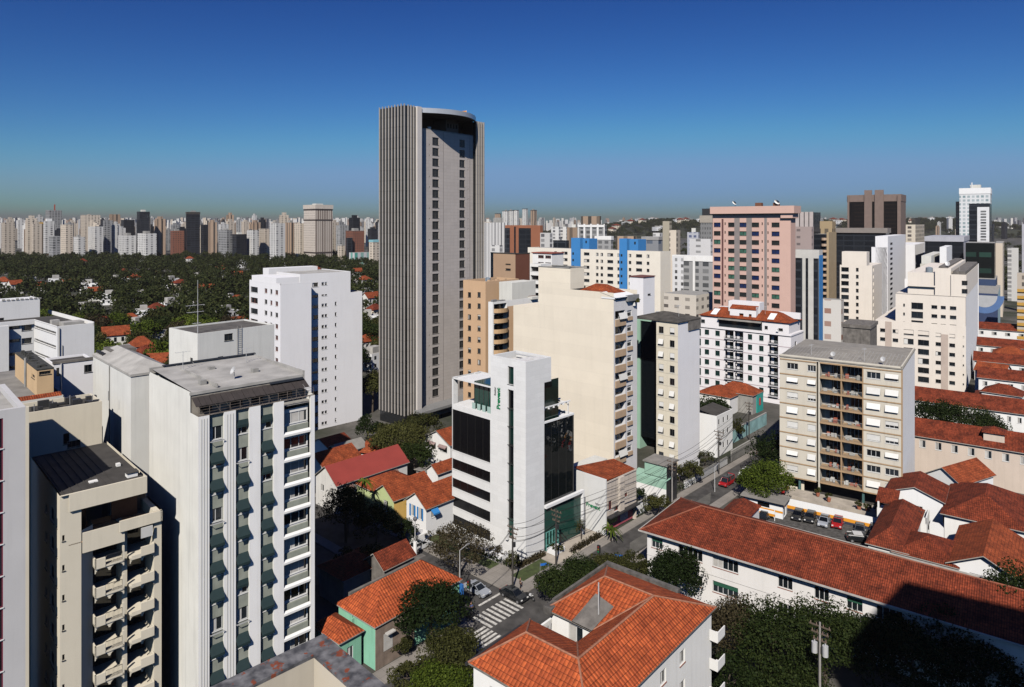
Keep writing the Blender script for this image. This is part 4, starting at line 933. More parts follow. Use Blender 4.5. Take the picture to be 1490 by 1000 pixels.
# ================================================================ middle distance, centre and right
def tan_building():
    b = Bld('apartment_building', 'tan block with two columns of small dark windows beside the grey tower', 'building', 706.5, 178, 1640)
    L = b.sy(674); x1 = b.fx(755); zt = b.z(410); fh = 61.2/3.704/993*178
    ys = [(b.sy(p+2.3), b.sy(p-2.3)) for p in (683, 697)]
    oS = [(a, c, b.z(433, 0, a)-fh*k, b.z(433, 0, a)-fh*k+1.35) for a, c in ys for k in range(15)]
    oF = [(b.fx(731.5), b.fx(735.5), b.z(433, 5)-fh*k, b.z(433, 5)-fh*k+1.4) for k in range(6)]
    m = mat('tan_render', (.58, .385, .235), .8, .05, .25, .07)
    b.block(0, x1, 0, L, 0, zt, m, SLATE, oF, oS, par=.9, pt=.3); aerial(b, 3, 3, zt-.9, 3.5); tank(b, 5, 4, zt-.9)
    rr = random.Random(4)
    for o in oS: b.win('S', 0, o, rr.choice(['plain', 'plain', 'blind', 'curtain']), .2, 1, .06, rr.choice([.3, .5]), (FRD, GLS, CURT, FRD))
    for o in oF: b.win('F', 0, o, 'plain', .2, 1, .06, .5, (FRD, GLS, SHUT, FRD))
    c = MB()
    for k in range(6): c.box(1+k*1.5, 1, zt-.9, 1.8+k*1.5, 1.8, zt-.1+(k % 2)*.3)
    b.part('roof_vent', c, mat('tan_render', (0, 0, 0)))
    b.done()
    b = Bld('office_block', 'windowless tan and dark brown roof block behind the tan building', 'building', 750, 215, 1700)
    L = b.sy(714); x1 = b.fx(771); zt = b.z(370)
    o = [(b.sy(743), b.sy(735.5), b.z(394.5), b.z(391.5)), (b.sy(743), b.sy(735.5), b.z(386), b.z(384.5))]
    w = MB(); w.wall('S', 0, 0, L, 0, zt, o, .3); b.part('tan_wall', w, mat('dusky_tan', (.42, .285, .19), .8, .05, .25, .05))
    for q in o: b.win('S', 0, q, 'plain', .3, 2, .05, .5, (FRD, GLS, SHUT, FRD))
    w = MB(); w.wall('F', 0, 0, x1, 0, zt); w.quad((x1, 0, 0), (x1, L, 0), (x1, L, zt), (x1, 0, zt)); w.quad((0, L, 0), (x1, L, 0), (x1, L, zt), (0, L, zt)); b.part('brown_wall', w, mat('red_brown_wall', (.15, .055, .032), .8, .08, .25, .08))
    w = MB(); w.quad((0, 0, zt-.02), (x1, 0, zt-.02), (x1, L, zt-.02), (0, L, zt-.02)); w.box(-.1, -.1, zt, x1+.1, .2, zt+.3); w.box(-.1, -.1, zt, .2, L, zt+.3); b.part('roof', w, SLATE)
tan_building()
def curved_balcony_building():
    b = Bld('apartment_building', 'white and tan apartment block with curved balcony fronts', 'building', 717, 170, 1700)
    x1 = b.fx(783); xa, xb = b.fx(718), b.fx(738); zt = b.z(440); fh = 57.5/3.847/993*171
    L = 1.6
    oF = [(xa+.15, xb-.15, zt-2.6-fh*k, zt-.55-fh*k) for k in range(12)]
    b.block(0, x1, 0, L, 0, zt, WHITE, CONC, oF, [], d=1.4, par=.4)
    for k, o in enumerate(oF):
        d = MB(); d.quad((o[0], 1.39, o[2]), (o[1], 1.39, o[2]), (o[1], 1.39, o[3]), (o[0], 1.39, o[3])); b.part('balcony_door', d, GLS)
        p = MB(); N = 8; z0 = o[2]-.1; c = (xa+xb)/2; r = (xb-xa)/2
        for j in range(N):
            t0, t1 = pi*j/N, pi*(j+1)/N; f = lambda t: (c-r*cos(t), -.1-1.2*sin(t))
            p.quad((*f(t0), z0), (*f(t1), z0), (*f(t1), z0+1.05), (*f(t0), z0+1.05)); p.quad((*f(t0), z0), (*f(t1), z0), (c, 0, z0), (c, 0, z0))
        b.part('balcony_front', p, mat('balcony_tan', (.50, .33, .18), .8, .08, .5))
    t = MB(); t.box(xb, -.06, 0, b.fx(747.5), -.003, zt-1.5); b.part('tan_strip', t, mat('tan_render', (0, 0, 0)))
    y2 = .9; xp = b.fx(745, y2); zp = b.z(411, 10, y2)
    t = MB(); t.box(xp, y2, zt-.4, x1, L+4, zp); t.box(b.fx(768, y2), y2-1.5, zt-.4, x1, y2, zp-4); b.part('penthouse', t, OFFW)
    t = MB(); t.box(b.fx(768, 1), .8, zt-.3, x1, 3, zt+.4); b.part('tile_roof', t, RTILE2)
    t = MB(); t.box(.5, .5, zt-.3, 2, 1.2, zt+.5); t.box(3, .5, zt-.3, 5, 1.5, zt+.2); b.part('roof_clutter', t, STEEL)
    b.done()
curved_balcony_building()
def cream_building():
    b = Bld('apartment_building', 'large cream apartment block with a blank stepped side wall and tiled roof', 'building', 893, 147, 1700)
    L = b.sy(747); x1 = b.fx(927); zt = b.z(429.5); fh = 3.32
    yA, yB = b.sy(830), b.sy(783.5); zA = b.z(389, 0, b.sy(800)); zl = b.z(446, 0, b.sy(762))
    z1 = b.z(421, 0, yA)
    m = MB()
    m.wall('S', 0, 0, yB, 0, z1); m.wall('S', 0, yB, L, 0, zl); m.quad((0, yA, z1), (0, yB, z1), (0, yB, zA), (0, yA, zA)); xp = b.fx(850, yA)
    m.quad((0, yA, z1), (xp, yA, z1), (xp, yA, zA), (0, yA, zA)); m.quad((xp, yA, z1), (xp, yB, z1), (xp, yB, zA), (xp, yA, zA)); m.quad((0, yB, zl), (xp, yB, zl), (xp, yB, zA), (0, yB, zA)); m.quad((0, yA, zA-.3), (xp, yA, zA-.3), (xp, yB, zA-.3), (0, yB, zA-.3))
    m.quad((0, L, 0), (14, L, 0), (14, L, zl), (0, L, zl)); m.quad((0, yB, zl), (0, L, zl), (14, L, zl), (14, yB, zl))
    m.quad((x1, 0, 0), (x1, 22, 0), (x1, 22, z1), (x1, 0, z1)); m.quad((0, 0, z1-1.4), (x1, 0, z1-1.4), (x1, yA, z1-1.4), (0, yA, z1-1.4))
    b.part('wall', m, panels('cream_side_wall', (.81, .73, .60), 30, 2.75, .04, .90, .8, var=.04, stain=.07))
    c = MB(); c.box(-.1, yA, zA, xp, yA+.3, zA+.2); c.box(-.1, yA, zA, .25, yB, zA+.2); c.box(xp-.3, yA, zA, xp, yB, zA+.2); b.part('coping', c, CONC)
    xa, xb, xc, xd = b.fx(895), b.fx(909.5), b.fx(912), b.fx(919.5)
    oF = []
    zf0 = b.z(450, 2)
    for k in range(11): oF.append((xa, xb, zf0-2.3-fh*k+.0, zf0-.35-fh*k)); oF.append((xc+.2, xd-.1, zf0-1.9-fh*k, zf0-.6-fh*k))
    oF = [o for o in oF if o[2] > 2]
    w = MB(); w.wall('F', 0, 0, x1, 0, zt-1.2, oF, .9); b.part('street_wall', w, mat('white_street_wall', (.66, .65, .66), .8, .05, .3, .1))
    rr = random.Random(2)
    for i, o in enumerate(oF):
        d = .9
        if i % 2 == 0:
            b.win('F', 0, o, rr.choice(['curtain', 'plain', 'blind', 'curtain']), d, 2, .07, rr.choice([.3, .5, .7]), (FRW, GLS, CURT, FRW))
            p = MB(); p.box(xa-.05, -.30, o[2]-1.35, xb+.05, -.004, o[2]+.1); b.part('balcony', p, mat('balcony_sand', (.46, .33, .22), .85, .12, .6, .15))
            if rr.random() < .6:
                a = MB(); a.quad((xa+.8, -.36, o[2]+1.5), (xb+.1, -.36, o[2]+1.5), (xb+.1, -.75, o[2]+.2), (xa+.8, -.75, o[2]+.2)); b.part('balcony_blind', a, SHUT)
        else:
            b.win('F', 0, o, 'blind', .3, 1, .05, .4, (FRD, GLS, SHUT, FRW)); p = MB(); p.box(xc+.1, -.3, o[2]-.9, xd, -.004, o[2]-.1); b.part('window_ledge', p, mat('balcony_sand', (0, 0, 0)))
    r = MB(); hip(r, .35, x1-.3, .8, yA+.3, z1-1.1, 2.4, 0); b.part('tile_roof', r, RTILE)
    r = MB(); r.box(-.1, -.3, zt-.9, x1, 3.2, zt-.55); r.quad((-.1, -.6, zt-.6), (x1-1, -.6, zt-.6), (x1-1.0, 3.5, zt+.4), (-.1, 3.5, zt+.4)); b.part('terrace_canopy', r, WHITE2)
    r = MB(); r.box(xb+.2, -.7, zf0+1.5, x1-.2, 1, zf0+2.8); b.part('terrace_frame', r, STEEL)
    b.done()
    x, y = b.W(x1-2.2, -.3)
    return b, x1, zf0
cb, cx1, czf = cream_building()
def lift_tower():
    b = Bld('lift_tower', 'pale grey windowless lift tower behind the tiled roof of the cream block', 'tower', 936, 185, 1700)
    L = b.sy(916); x1 = b.fx(952.5); zt = b.z(404)
    o = (b.fx(942.5), b.fx(947), b.z(431), b.z(428.5))
    b.block(0, x1, 0, L, 0, zt, LAV, mat('dark_red_roof', (.16, .06, .05), .9), [o], [], par=.2); b.win('F', 0, o, 'plain', .16, 0, .04, .5, (FRD, GLS, SHUT, FRD))
    c = MB(); c.box(-.2, -.2, zt, x1+.1, L, zt+.25); b.part('roof_coping', c, mat('dark_red_roof', (0, 0, 0)))
lift_tower()
def black_glass_building():
    b = Bld('office_block', 'narrow black glass office block with mint green edge frame', 'building', 961, 163, 1700)
    L = b.sy(932.5); zt = b.z(466, 0, b.sy(945)); xx = 9
    g = MB(); g.wall('S', 0, 0, L, 3, zt-.3); b.part('glass_wall', g, panels('black_glass_wall', (.006, .008, .010), 1.4, 3.1, .04, .5, .05))
    m = MB(); m.box(-.4, L, 0, xx, L+.9, zt+.2); m.box(-.3, 0, zt-.3, xx, L, zt+.2); m.quad((0, L+.9, 0), (xx, L+.9, 0), (xx, L+.9, zt), (0, L+.9, zt)); m.quad((xx, 0, 0), (xx, L, 0), (xx, L, zt), (xx, 0, zt)); m.quad((0, 0, 0), (xx, 0, 0), (xx, 0, zt), (0, 0, zt)); b.part('mint_frame', m, MINT)
    m = MB(); m.box(1, 1, zt+.2, 5, L-1, zt+1.2); m.tube((2, 2, zt+.2), (2, 2, zt+2), .5); b.part('roof_plant', m, ALU)
    b = Bld('shop_house', 'small mint green box with dark flat roof at the foot of the black glass block', 'house', 970, 133, 1600)
    L = b.sy(938); x1 = b.fx(985); z1 = b.z(679); z0 = b.z(697)
    m = MB(); m.wall('S', 0, 0, L, z0, z1); m.wall('S', -.9, -.4, L+2.5, 3.4, z0-.3); m.quad((-.9, -.4, z0-.3), (-.9, L+2.5, z0-.3), (2, L+2.5, z0), (2, -.4, z0)); b.part('mint_wall', m, MINT)
    m = MB(); m.wall('F', 0, 0, x1, 0, z1); m.wall('F', -.4, -.9, 2, 0, z0-.3); m.quad((x1, 0, 0), (x1, L, 0), (x1, L, z1), (x1, 0, z1)); m.quad((0, L, z0), (x1, L, z0), (x1, L, z1), (0, L, z1)); b.part('dark_front', m, DARKM)
    m = MB(); m.wall('S', -.9, -.4, L+2.5, 0, 3.4); b.part('base_wall', m, WHITE)
    m = MB(); m.box(-.3, -.3, z1, x1+.3, L+.3, z1+.25); b.part('roof', m, FIBRO)
black_glass_building()
def shutter_building():
    b = Bld('apartment_building', 'pale block with rows of pushed out white shutters and a dark hipped roof', 'building', 986.5, 148, 1680)
    L = b.sy(955); x1 = b.fx(1018); zt = b.z(470); fh = 2.77
    ys = [(b.sy(981.5), b.sy(974.5)), (b.sy(965.5), b.sy(958.5))]
    rr = random.Random(12); ws = []
    for k in range(12):
        for a, c in ys: ws.append((a, c, zt-2.7-fh*k, zt-1.2-fh*k))
    ws = [o for o in ws if o[2] > 1]
    m = MB(); m.wall('S', 0, 0, L, 0, zt, ws, .16); m.quad((0, L, 0), (x1, L, 0), (x1, L, zt), (0, L, zt))
    for k in range(12):
        z = zt-3.0-fh*k; m.box(-.05, 0, z, -.002, L, z+.12)
    b.part('wall', m, BEIGE)
    m = MB(); m.wall('F', 0, 0, x1, 0, zt); m.quad((x1, 0, 0), (x1, L, 0), (x1, L, zt), (x1, 0, zt)); b.part('blank_wall', m, LAV)
    for o in ws: b.win('S', 0, o, rr.choice(['tilt', 'tilt', 'plain', 'blind']), .16, 1, .06, .7, (FRD, GLS, SHUT, FRW))
    m = MB(); hip(m, 0, x1, 0, L+6, zt+.2, 1.4, .3, th=.25); b.part('roof', m, mat('stained_fibre_roof', (.075, .068, .06), .95, .5, .7))
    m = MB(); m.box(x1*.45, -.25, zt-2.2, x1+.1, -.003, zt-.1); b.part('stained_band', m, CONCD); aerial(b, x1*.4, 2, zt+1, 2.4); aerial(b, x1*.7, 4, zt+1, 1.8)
    b.done()
shutter_building()
def white_tiled_building():
    b = Bld('apartment_building', 'bright white apartment block with red tiled roof and green windows', 'building', 1151, 205, 1600)
    L = b.sy(1017); x1 = b.fx(1169); zt = b.z(489); fh = 3.22
    oS = []; wn = []
    px = lambda v: 990+v/5.555
    for k in range(7):
        z = zt-.75-fh*k
        for a, c in ((232, 196), (318, 282), (580, 545), (672, 636)):
            o = (b.sy(px(c)), b.sy(px(a)), z-1.75, z-.05); o = (min(o[:2]), max(o[:2]), o[2], o[3]); wn.append(o)
        wn.append((b.sy(px(166)), b.sy(px(152)), z-2.3, z))
    wn = [(min(o[:2]), max(o[:2]), o[2], o[3]) for o in wn]
    bays = []
    for k in range(7):
        z = zt-.4-fh*k
        for a, c in ((362, 430), (440, 508), (718, 790)):
            p, q = b.sy(px(c)), b.sy(px(a)); bays.append((min(p, q), max(p, q), z-2.5, z))
    m = MB(); m.wall('S', 0, 0, L, 0, zt, [o for o in wn+bays if o[2] > .5], .25)
    for o in bays:
        m.box(1.6, o[0], o[2], 1.7, o[1], o[3]); 
    m.wall('F', 0, 0, x1, 0, zt, [(b.fx(1156.5), b.fx(1159.5), zt-5, zt-2.2)], .3); m.quad((x1, 0, 0), (x1, L, 0), (x1, L, zt), (x1, 0, zt)); m.quad((0, L, 0), (x1, L, 0), (x1, L, zt), (0, L, zt))
    m.box(-.35, -.2, zt-.1, x1+.2, L+.2, zt+.35)
    y0, xi = 1.0, 1.2; zp = b.z(470, xi, y0)
    pens = [(px(706), px(680), 1.0, 2.1), (px(828), px(792), .9, 1.8), (px(198), px(165), 1.0, 2.2)]
    po = []
    for a, c, u, v in pens: p, q = b.sy(a, xi), b.sy(c, xi); po.append((min(p, q), max(p, q), zt+u, zt+v))
    p, q = b.sy(px(660), xi), b.sy(px(308), xi); ter = (min(p, q), max(p, q), zt+.4, zp-.5)
    m.wall('S', xi, y0, L, zt+.3, zp, po+[ter], .3); m.wall('F', y0, xi, x1, zt+.3, zp); m.quad((x1, y0, zt), (x1, L, zt), (x1, L, zp), (x1, y0, zp))
    b.part('wall', m, mat('bright_wall', (.80, .775, .79), .75, .03, .25, .06))
    for k in range(7):
        t = MB(); z = zt-fh*k-.25; t.box(-.08, 0, z-.12, -.002, L, z+.05); b.part('string_course', t, mat('lilac_trim', (.55, .45, .48), .8))
    fr = (mat('dark_green_frame', (.02, .06, .05), .5), mat('dark_green_pane', (.010, .03, .028), .15, .2, 2), SHUT, WHITE2)
    for o in wn:
        if o[2] > .5: b.win('S', 0, o, 'plain', .2, 1, .10, .5, fr)
    for o in po: b.win('S', xi, o, 'plain', .3, 1, .06, .5, (FRD, GLS, SHUT, FRW))
    rr = random.Random(9)
    for o in bays:
        if o[2] < .5: continue
        t = MB(); t.box(-.65, o[0]-.1, o[2]-.15, .0, o[1]+.1, o[2]); 
        N = 10
        for j in range(N+1):
            y = o[0]+(o[1]-o[0])*j/N; t.box(-.62, y-.015, o[2], -.59, y+.015, o[2]+.95)
        t.box(-.63, o[0]-.1, o[2]+.92, -.58, o[1]+.1, o[2]+.98); b.part('balcony', t, mat('pale_rail', (.5, .5, .52), .5))
        t = MB(); t.quad((1.58, o[0]+.2, o[2]), (1.58, o[1]-.9, o[2]), (1.58, o[1]-.9, o[3]-.5), (1.58, o[0]+.2, o[3]-.5)); b.part('balcony_door', t, fr[1])
    t = MB(); t.quad((xi+.29, ter[0], ter[2]), (xi+.29, ter[1], ter[2]), (xi+.29, ter[1], ter[3]), (xi+.29, ter[0], ter[3])); b.part('terrace_glass', t, GLS)
    t = MB(); t.quad((xi-1.1, ter[0], ter[3]-.35), (xi-1.1, ter[1], ter[3]-.35), (xi+.1, ter[1], ter[3]+.25), (xi+.1, ter[0], ter[3]+.25)); b.part('terrace_awning', t, FIBRO)
    dish(b, .3, 4, zt+.3); aerial(b, 3, L*.3, zp+2, 2.2); r = MB(); hip(r, xi, x1, y0, L, zp, 2.6, .5); b.part('tile_roof', r, RTILE)
    # attic box with parapet rising to the left, white skylight strips
    ya, yb = b.sy(1100, 2), b.sy(1062, 2); xq = 2.0; za = b.z(452, xq, ya)
    t = MB(); t.wall('S', xq, ya, yb, zp-.3, za, [(ya+1.4, ya+2.3, zp+.4, zp+1.5), (ya+4, ya+5.4, zp+.4, zp+1.5)], .2); t.wall('F', ya, xq, xq+6, zp-.3, za+1); t.box(xq+2.2, ya-.3, zp, xq+6, yb+1.4, za+2.2); t.quad((xq, yb, zp), (xq+6, yb, zp), (xq+6, yb, za+1), (xq, yb, za))
    t.box(xq+5.5, -.2, zp+.5, xq+6.5, ya-1, zp+2.4); t.box(xq+5, yb+2, zp+.5, xq+6.5, yb+5.5, zp+2.6); b.part('attic_wall', t, mat('bright_wall', (0, 0, 0)))
    t = MB(); t.quad((xq-.15, ya-.1, za), (xq-.15, yb+.1, za), (xq+2.3, yb+.1, za+1.2), (xq+2.3, ya-.1, za+1.2)); b.part('attic_roof', t, RTILE)
    for yy in (b.sy(1120, 1), b.sy(1037, 1)):
        t = MB(); sl = 2.6/((x1-xi)/2+.5); t.quad((xi+.3, yy-1, zp+.8*sl+.12), (xi+.3, yy+1, zp+.8*sl+.12), (xi+3.6, yy+1, zp+4.1*sl+.12), (xi+3.6, yy-1, zp+4.1*sl+.12)); b.part('skylight_strip', t, WHITE2)
    b.done()
white_tiled_building()
def balcony_slab_block():
    b = Bld('apartment_building', 'beige eight storey block with a central bank of recessed balconies', 'building', 1312.5, 128, 1450)
    L = b.sy(1134.5); x1 = b.fx(1331); zt = b.z(538); zb = 3.3; fh = (zt-.35-zb)/8
    Sy = lambda px: b.sy(px)
    q = {'a': Sy(1255.6), 'b': Sy(1224), 'c': Sy(1193), 'd': Sy(1188)}
    oS = []; wn = []; bal = []
    rr = random.Random(21)
    for k in range(8):
        z = zb+fh*k
        for a, c in ((1281, 1261), (1307.5, 1288), (1161, 1145), (1187, 1175)):
            wn.append((Sy(a), Sy(c), z+1.0, z+2.25))
        for a, c in (('a', 'b'), ('b', 'c')): bal.append((q[a]+.12, q[c]-.12, z+.15, z+fh-.12))
    slot = (q['c']+.05, q['d'], .5, zt-.3)
    m = MB(); m.wall('S', 0, 0, L, zb, zt, wn+[(q['a'], q['d'], zb, zt-.3)], .2)
    m.quad((0, L, 0), (x1, L, 0), (x1, L, zt), (0, L, zt)); m.quad((0, 0, zb), (x1, 0, zb), (x1, L, zb), (0, L, zb))
    m.box(.0, q['c'], 0.3, .25, q['d']-.35, zt); m.wall('S', 2.4, q['a'], q['d'], zb, zt, [(o[0]+.3, o[1]-.5, o[2]+.1, o[3]-.5) for o in bal], .1)
    m.quad((0, q['a'], zb), (2.4, q['a'], zb), (2.4, q['a'], zt), (0, q['a'], zt)); m.quad((0, q['d'], zb), (2.4, q['d'], zb), (2.4, q['d'], zt), (0, q['d'], zt)); m.quad((0, q['c'], zb), (2.4, q['c'], zb), (2.4, q['c'], zt), (0, q['c'], zt))
    m.box(0, 0, zt, x1, .25, zt+.5); m.box(0, 0, zt, .25, L, zt+.5)
    b.part('wall', m, mat('warm_grey_render', (.60, .555, .47), .8, .06, .3, .15))
    m = MB(); m.wall('F', 0, 0, x1, 0, zt); m.quad((x1, 0, 0), (x1, L, 0), (x1, L, zt), (x1, 0, zt)); b.part('side_wall', m, mat('side_wall_brightened_white', (.86, .85, .85), .8, .04, .3, .08))  # white side paint brightened in its colour, since the sun only grazes this face
    tr = MB(); trm = mat('ochre_trim', (.40, .27, .155), .8, .12, .6, .2)
    for k in range(9):
        z = zb+fh*k-.1
        for a, c in ((0, q['a']-.02), (q['d']+.02, L)): tr.box(-.10, a, z-.1, -.002, c, z+.10)
    for k in range(9):
        z = zb+fh*k; tr.box(-.12, q['a'], z-.16, 2.39, q['c'], z+.12)
    for c in ('a', 'b'): tr.box(-.05, q[c]-.10, zb, 2.38, q[c]+.10, zt-.35)
    tr.box(-.05, -.10, 0, .3, .12, zt); b.part('trim', tr, trm)
    for o in wn: b.win('S', 0, o, rr.choice(['tilt', 'tilt', 'blind', 'blind', 'plain']), .2, 2, .06, rr.choice([.6, .8, .9]), (FRW, GLS, SHUT, FRW))
    for o in bal:
        b.win('S', 2.4, (o[0]+.3, o[1]-.5, o[2]+.1, o[3]-.5), rr.choice(['curtain', 'plain']), .1, 3, .07, rr.choice([.2, .4, .6]), (FRW, GLS, CURT, FRW), 'balcony_door')
        r = MB(); N = 16; r.box(-.02, o[0], o[2]+.85, .04, o[1], o[2]+.9)
        for j in range(N): y = o[0]+(o[1]-o[0])*(j+.5)/N; r.box(0, y-.012, o[2], .02, y+.012, o[2]+.85)
        b.part('balcony_railing', r, mat('thin_rail', (.30, .30, .29), .5))
        f = MB()
        for j in range(4):
            y = rr.uniform(o[0]+.3, o[1]-.8); h = rr.uniform(.3, .9); f.box(.5+rr.random(), y, o[2], 1.1+rr.random()*.6, y+rr.uniform(.3, .7), o[2]+h, rr.choice([0, 0, 0, 0, 0, 1]))
        b.part('balcony_furniture', f, [mat('pale_furniture', (.5, .49, .46), .8, .2, 2, rnd=.4), mat('pot_red', (.35, .10, .06), .8)])
    r = MB(); hip(r, 0, x1, 0, L, zt+.2, .8, .15, th=.2)
    b.part('roof', r, mat('ribbed_grey_roof', (.27, .25, .22), .9, .2, .6)); 
    rb = MB()
    for k in range(34):
        y = L*(k+.5)/34; rb.quad((.1, y-.06, zt+.26), (.1, y+.06, zt+.26), (x1*.45, y+.06, zt+.98), (x1*.45, y-.06, zt+.98))
    b.part('roof_ribs', rb, CONC)
    aerial(b, 2, L*.3, zt+.6, 2.4); aerial(b, 3, L*.75, zt+.6, 2.0); dish(b, 1.2, L*.55, zt+.5); dish(b, 1.2, L*.15, zt+.5)
    # open ground floor
    g = MB(); g.box(2.5, .5, 0, x1-.5, L*.72, zb-.05); b.part('lobby_wall', g, mat('dark_lobby', (.05, .045, .04), .8, .3, 1))
    for y in (.3, q['a']-.2, q['c'], L-4): 
        g = MB(); g.box(.4, y, 0, .8, y+.4, zb); b.part('pillar', g, mat('teal_pillar', (.06, .13, .13), .6))
    g = MB(); g.wall('S', 1.2, L-4.5, L-.2, 0, zb, [(L-3.4, L-1.5, .9, 2.2)], .2); g.wall('S', .3, 0, 2.5, 0, zb); b.part('ground_wall', g, BEIGE)
    b.done(); return b, L
vb, vL = balcony_slab_block()
def cream_setback_block():
    b = Bld('apartment_building', 'tall cream apartment block with stepped upper floors and blank white right end', 'building', 1405.5, 222, 1490)
    L = b.sy(1274); x1 = b.fx(1423); fh = 13.68/993*224
    px = lambda v: 1190+v/5.884
    z1 = b.z(475); zu = b.z(432, 1, 0)
    rows = [b.z(330+935/5.884-1.2, 0, b.sy(px(1145)))-fh*k for k in range(12)]
    cl = [(580, 533), (688, 640), (820, 735), (952, 857), (1055, 1008), (1175, 1125)]
    oS = []
    for z in rows:
        for i, (a, c) in enumerate(cl):
            p, q = b.sy(px(a)), b.sy(px(c)); h = 1.9 if i in (2, 3) else 1.25; oS.append((p, q, z-h*.5-.3, z+h*.5-.3))
    ex = [(b.sy(px(1252)), b.sy(px(1240)), z-.6, z) for z in rows]
    oS = [o for o in oS+ex if o[2] > .5]
    m = MB(); sw = MB(); sw.wall('F', 0, 0, x1, 0, zu); sw.quad((x1, 0, 0), (x1, L, 0), (x1, L, zu), (x1, 0, zu)); b.part('side_wall', sw, mat('side_wall_brightened_white', (0, 0, 0))); m.wall('S', 0, 0, L, 0, z1, oS, .25); m.quad((0, L, 0), (x1, L, 0), (x1, L, z1), (0, L, z1)); m.quad((0, 0, z1), (x1, 0, z1), (x1, L, z1), (0, L, z1))
    yu = b.sy(px(665)); rows2 = [b.z(330+p/5.884, 0, 8) for p in (690, 768, 845)]
    o2 = []
    for j, z in enumerate(rows2):
        for i, (a, c) in enumerate(((745, 730), (900, 800), (1022, 972), (1095, 1052), (1185, 1130))):
            h = (1, 2.2, 1.2, 1.1, 1.2)[i]; o2.append((b.sy(px(a)), b.sy(px(c)), z-h/2, z+h/2))
    m.wall('S', .15, 0, yu, z1-4, zu, [o for o in o2 if o[2] > z1-3.9], .25); m.quad((.15, yu, z1), (x1, yu, z1), (x1, yu, zu), (.15, yu, zu)); m.quad((0, 0, zu), (x1, 0, zu), (x1, yu, zu), (0, yu, zu))
    xv = 2.2; yv0, yv1 = b.sy(px(1005), xv), b.sy(px(770), xv); zv = b.z(396, xv, yv1); m.box(xv, yv0, zu-.1, x1-1, yv1, zv); m.box(xv-.9, yv0-.2, zv-4.7, x1, yv1+.1, zv-4.2)
    xw = 1.4; yw0, yw1 = b.sy(px(1140), xw), b.sy(px(1003), xw); zw = b.z(391, xw, yw0); m.box(xw, yw0, zu-.1, x1-1, yw1, zw)
    xt = 1.0; yt0 = -.05; yt1 = b.sy(px(1140), xt); zt = b.z(400, xt, 0); oo = [(b.sy(px(1280), xt), b.sy(px(1232), xt), b.z(330+p/5.884, xt, 1)-.75, b.z(330+p/5.884, xt, 1)+.75) for p in (482, 553)]
    m.wall('S', xt, yt0, yt1, zu-.1, zt, oo, .25); m.wall('F', yt0, xt, x1, zu, zt); m.quad((x1, yt0, zu), (x1, yt1, zu), (x1, yt1, zt), (x1, yt0, zt)); m.quad((xt, yt0, zt-.3), (x1, yt0, zt-.3), (x1, yt1, zt-.3), (xt, yt1, zt-.3))
    b.part('wall', m, mat('warm_cream_wall', (.76, .69, .61), .8, .04, .2, .08))
    fr = (FRD, GLS, SHUT, FRW); rr = random.Random(31)
    for o in oS: b.win('S', 0, o, rr.choice(['plain', 'plain', 'plain', 'plain', 'curtain']), .25, 1, .06, .4, fr)
    for o in o2:
        if o[2] > z1-3.9: b.win('S', .15, o, 'plain', .25, 1, .06, .5, fr)
    for o in oo: b.win('S', xt, o, 'plain', .25, 1, .06, .5, fr)
    for y, zz in ((b.sy(px(1085)), z1-3.2), (b.sy(px(604)), z1-.4)): t = MB(); t.box(-.06, y-1.0, 0, -.003, y+1.0, zz); b.part('tan_strip', t, mat('dusty_pink_strip', (.50, .41, .35), .8))
    c = MB(); c.box(xt+.1, .2, zt, x1-.3, yt1-.5, zt+1.0); c.box(xw+1, yw0+1, zw, x1-3, yw1-1, zw+.6); b.part('roof_plant', c, CONCD)
    aerial(b, xv+2, yv1-2, zv, 3); aerial(b, xt+3, 2, zt+1, 2.5); dish(b, xw+1, yw0+1, zw+.6, .7); tank(b, xv+3, yv0+2, zv, 1.1, 1.6)
    c = MB(); c.box(x1-.4, -.25, 0, x1+.2, -.003, zt+.3); b.part('end_fin', c, LAV)
    b.done()
cream_setback_block()
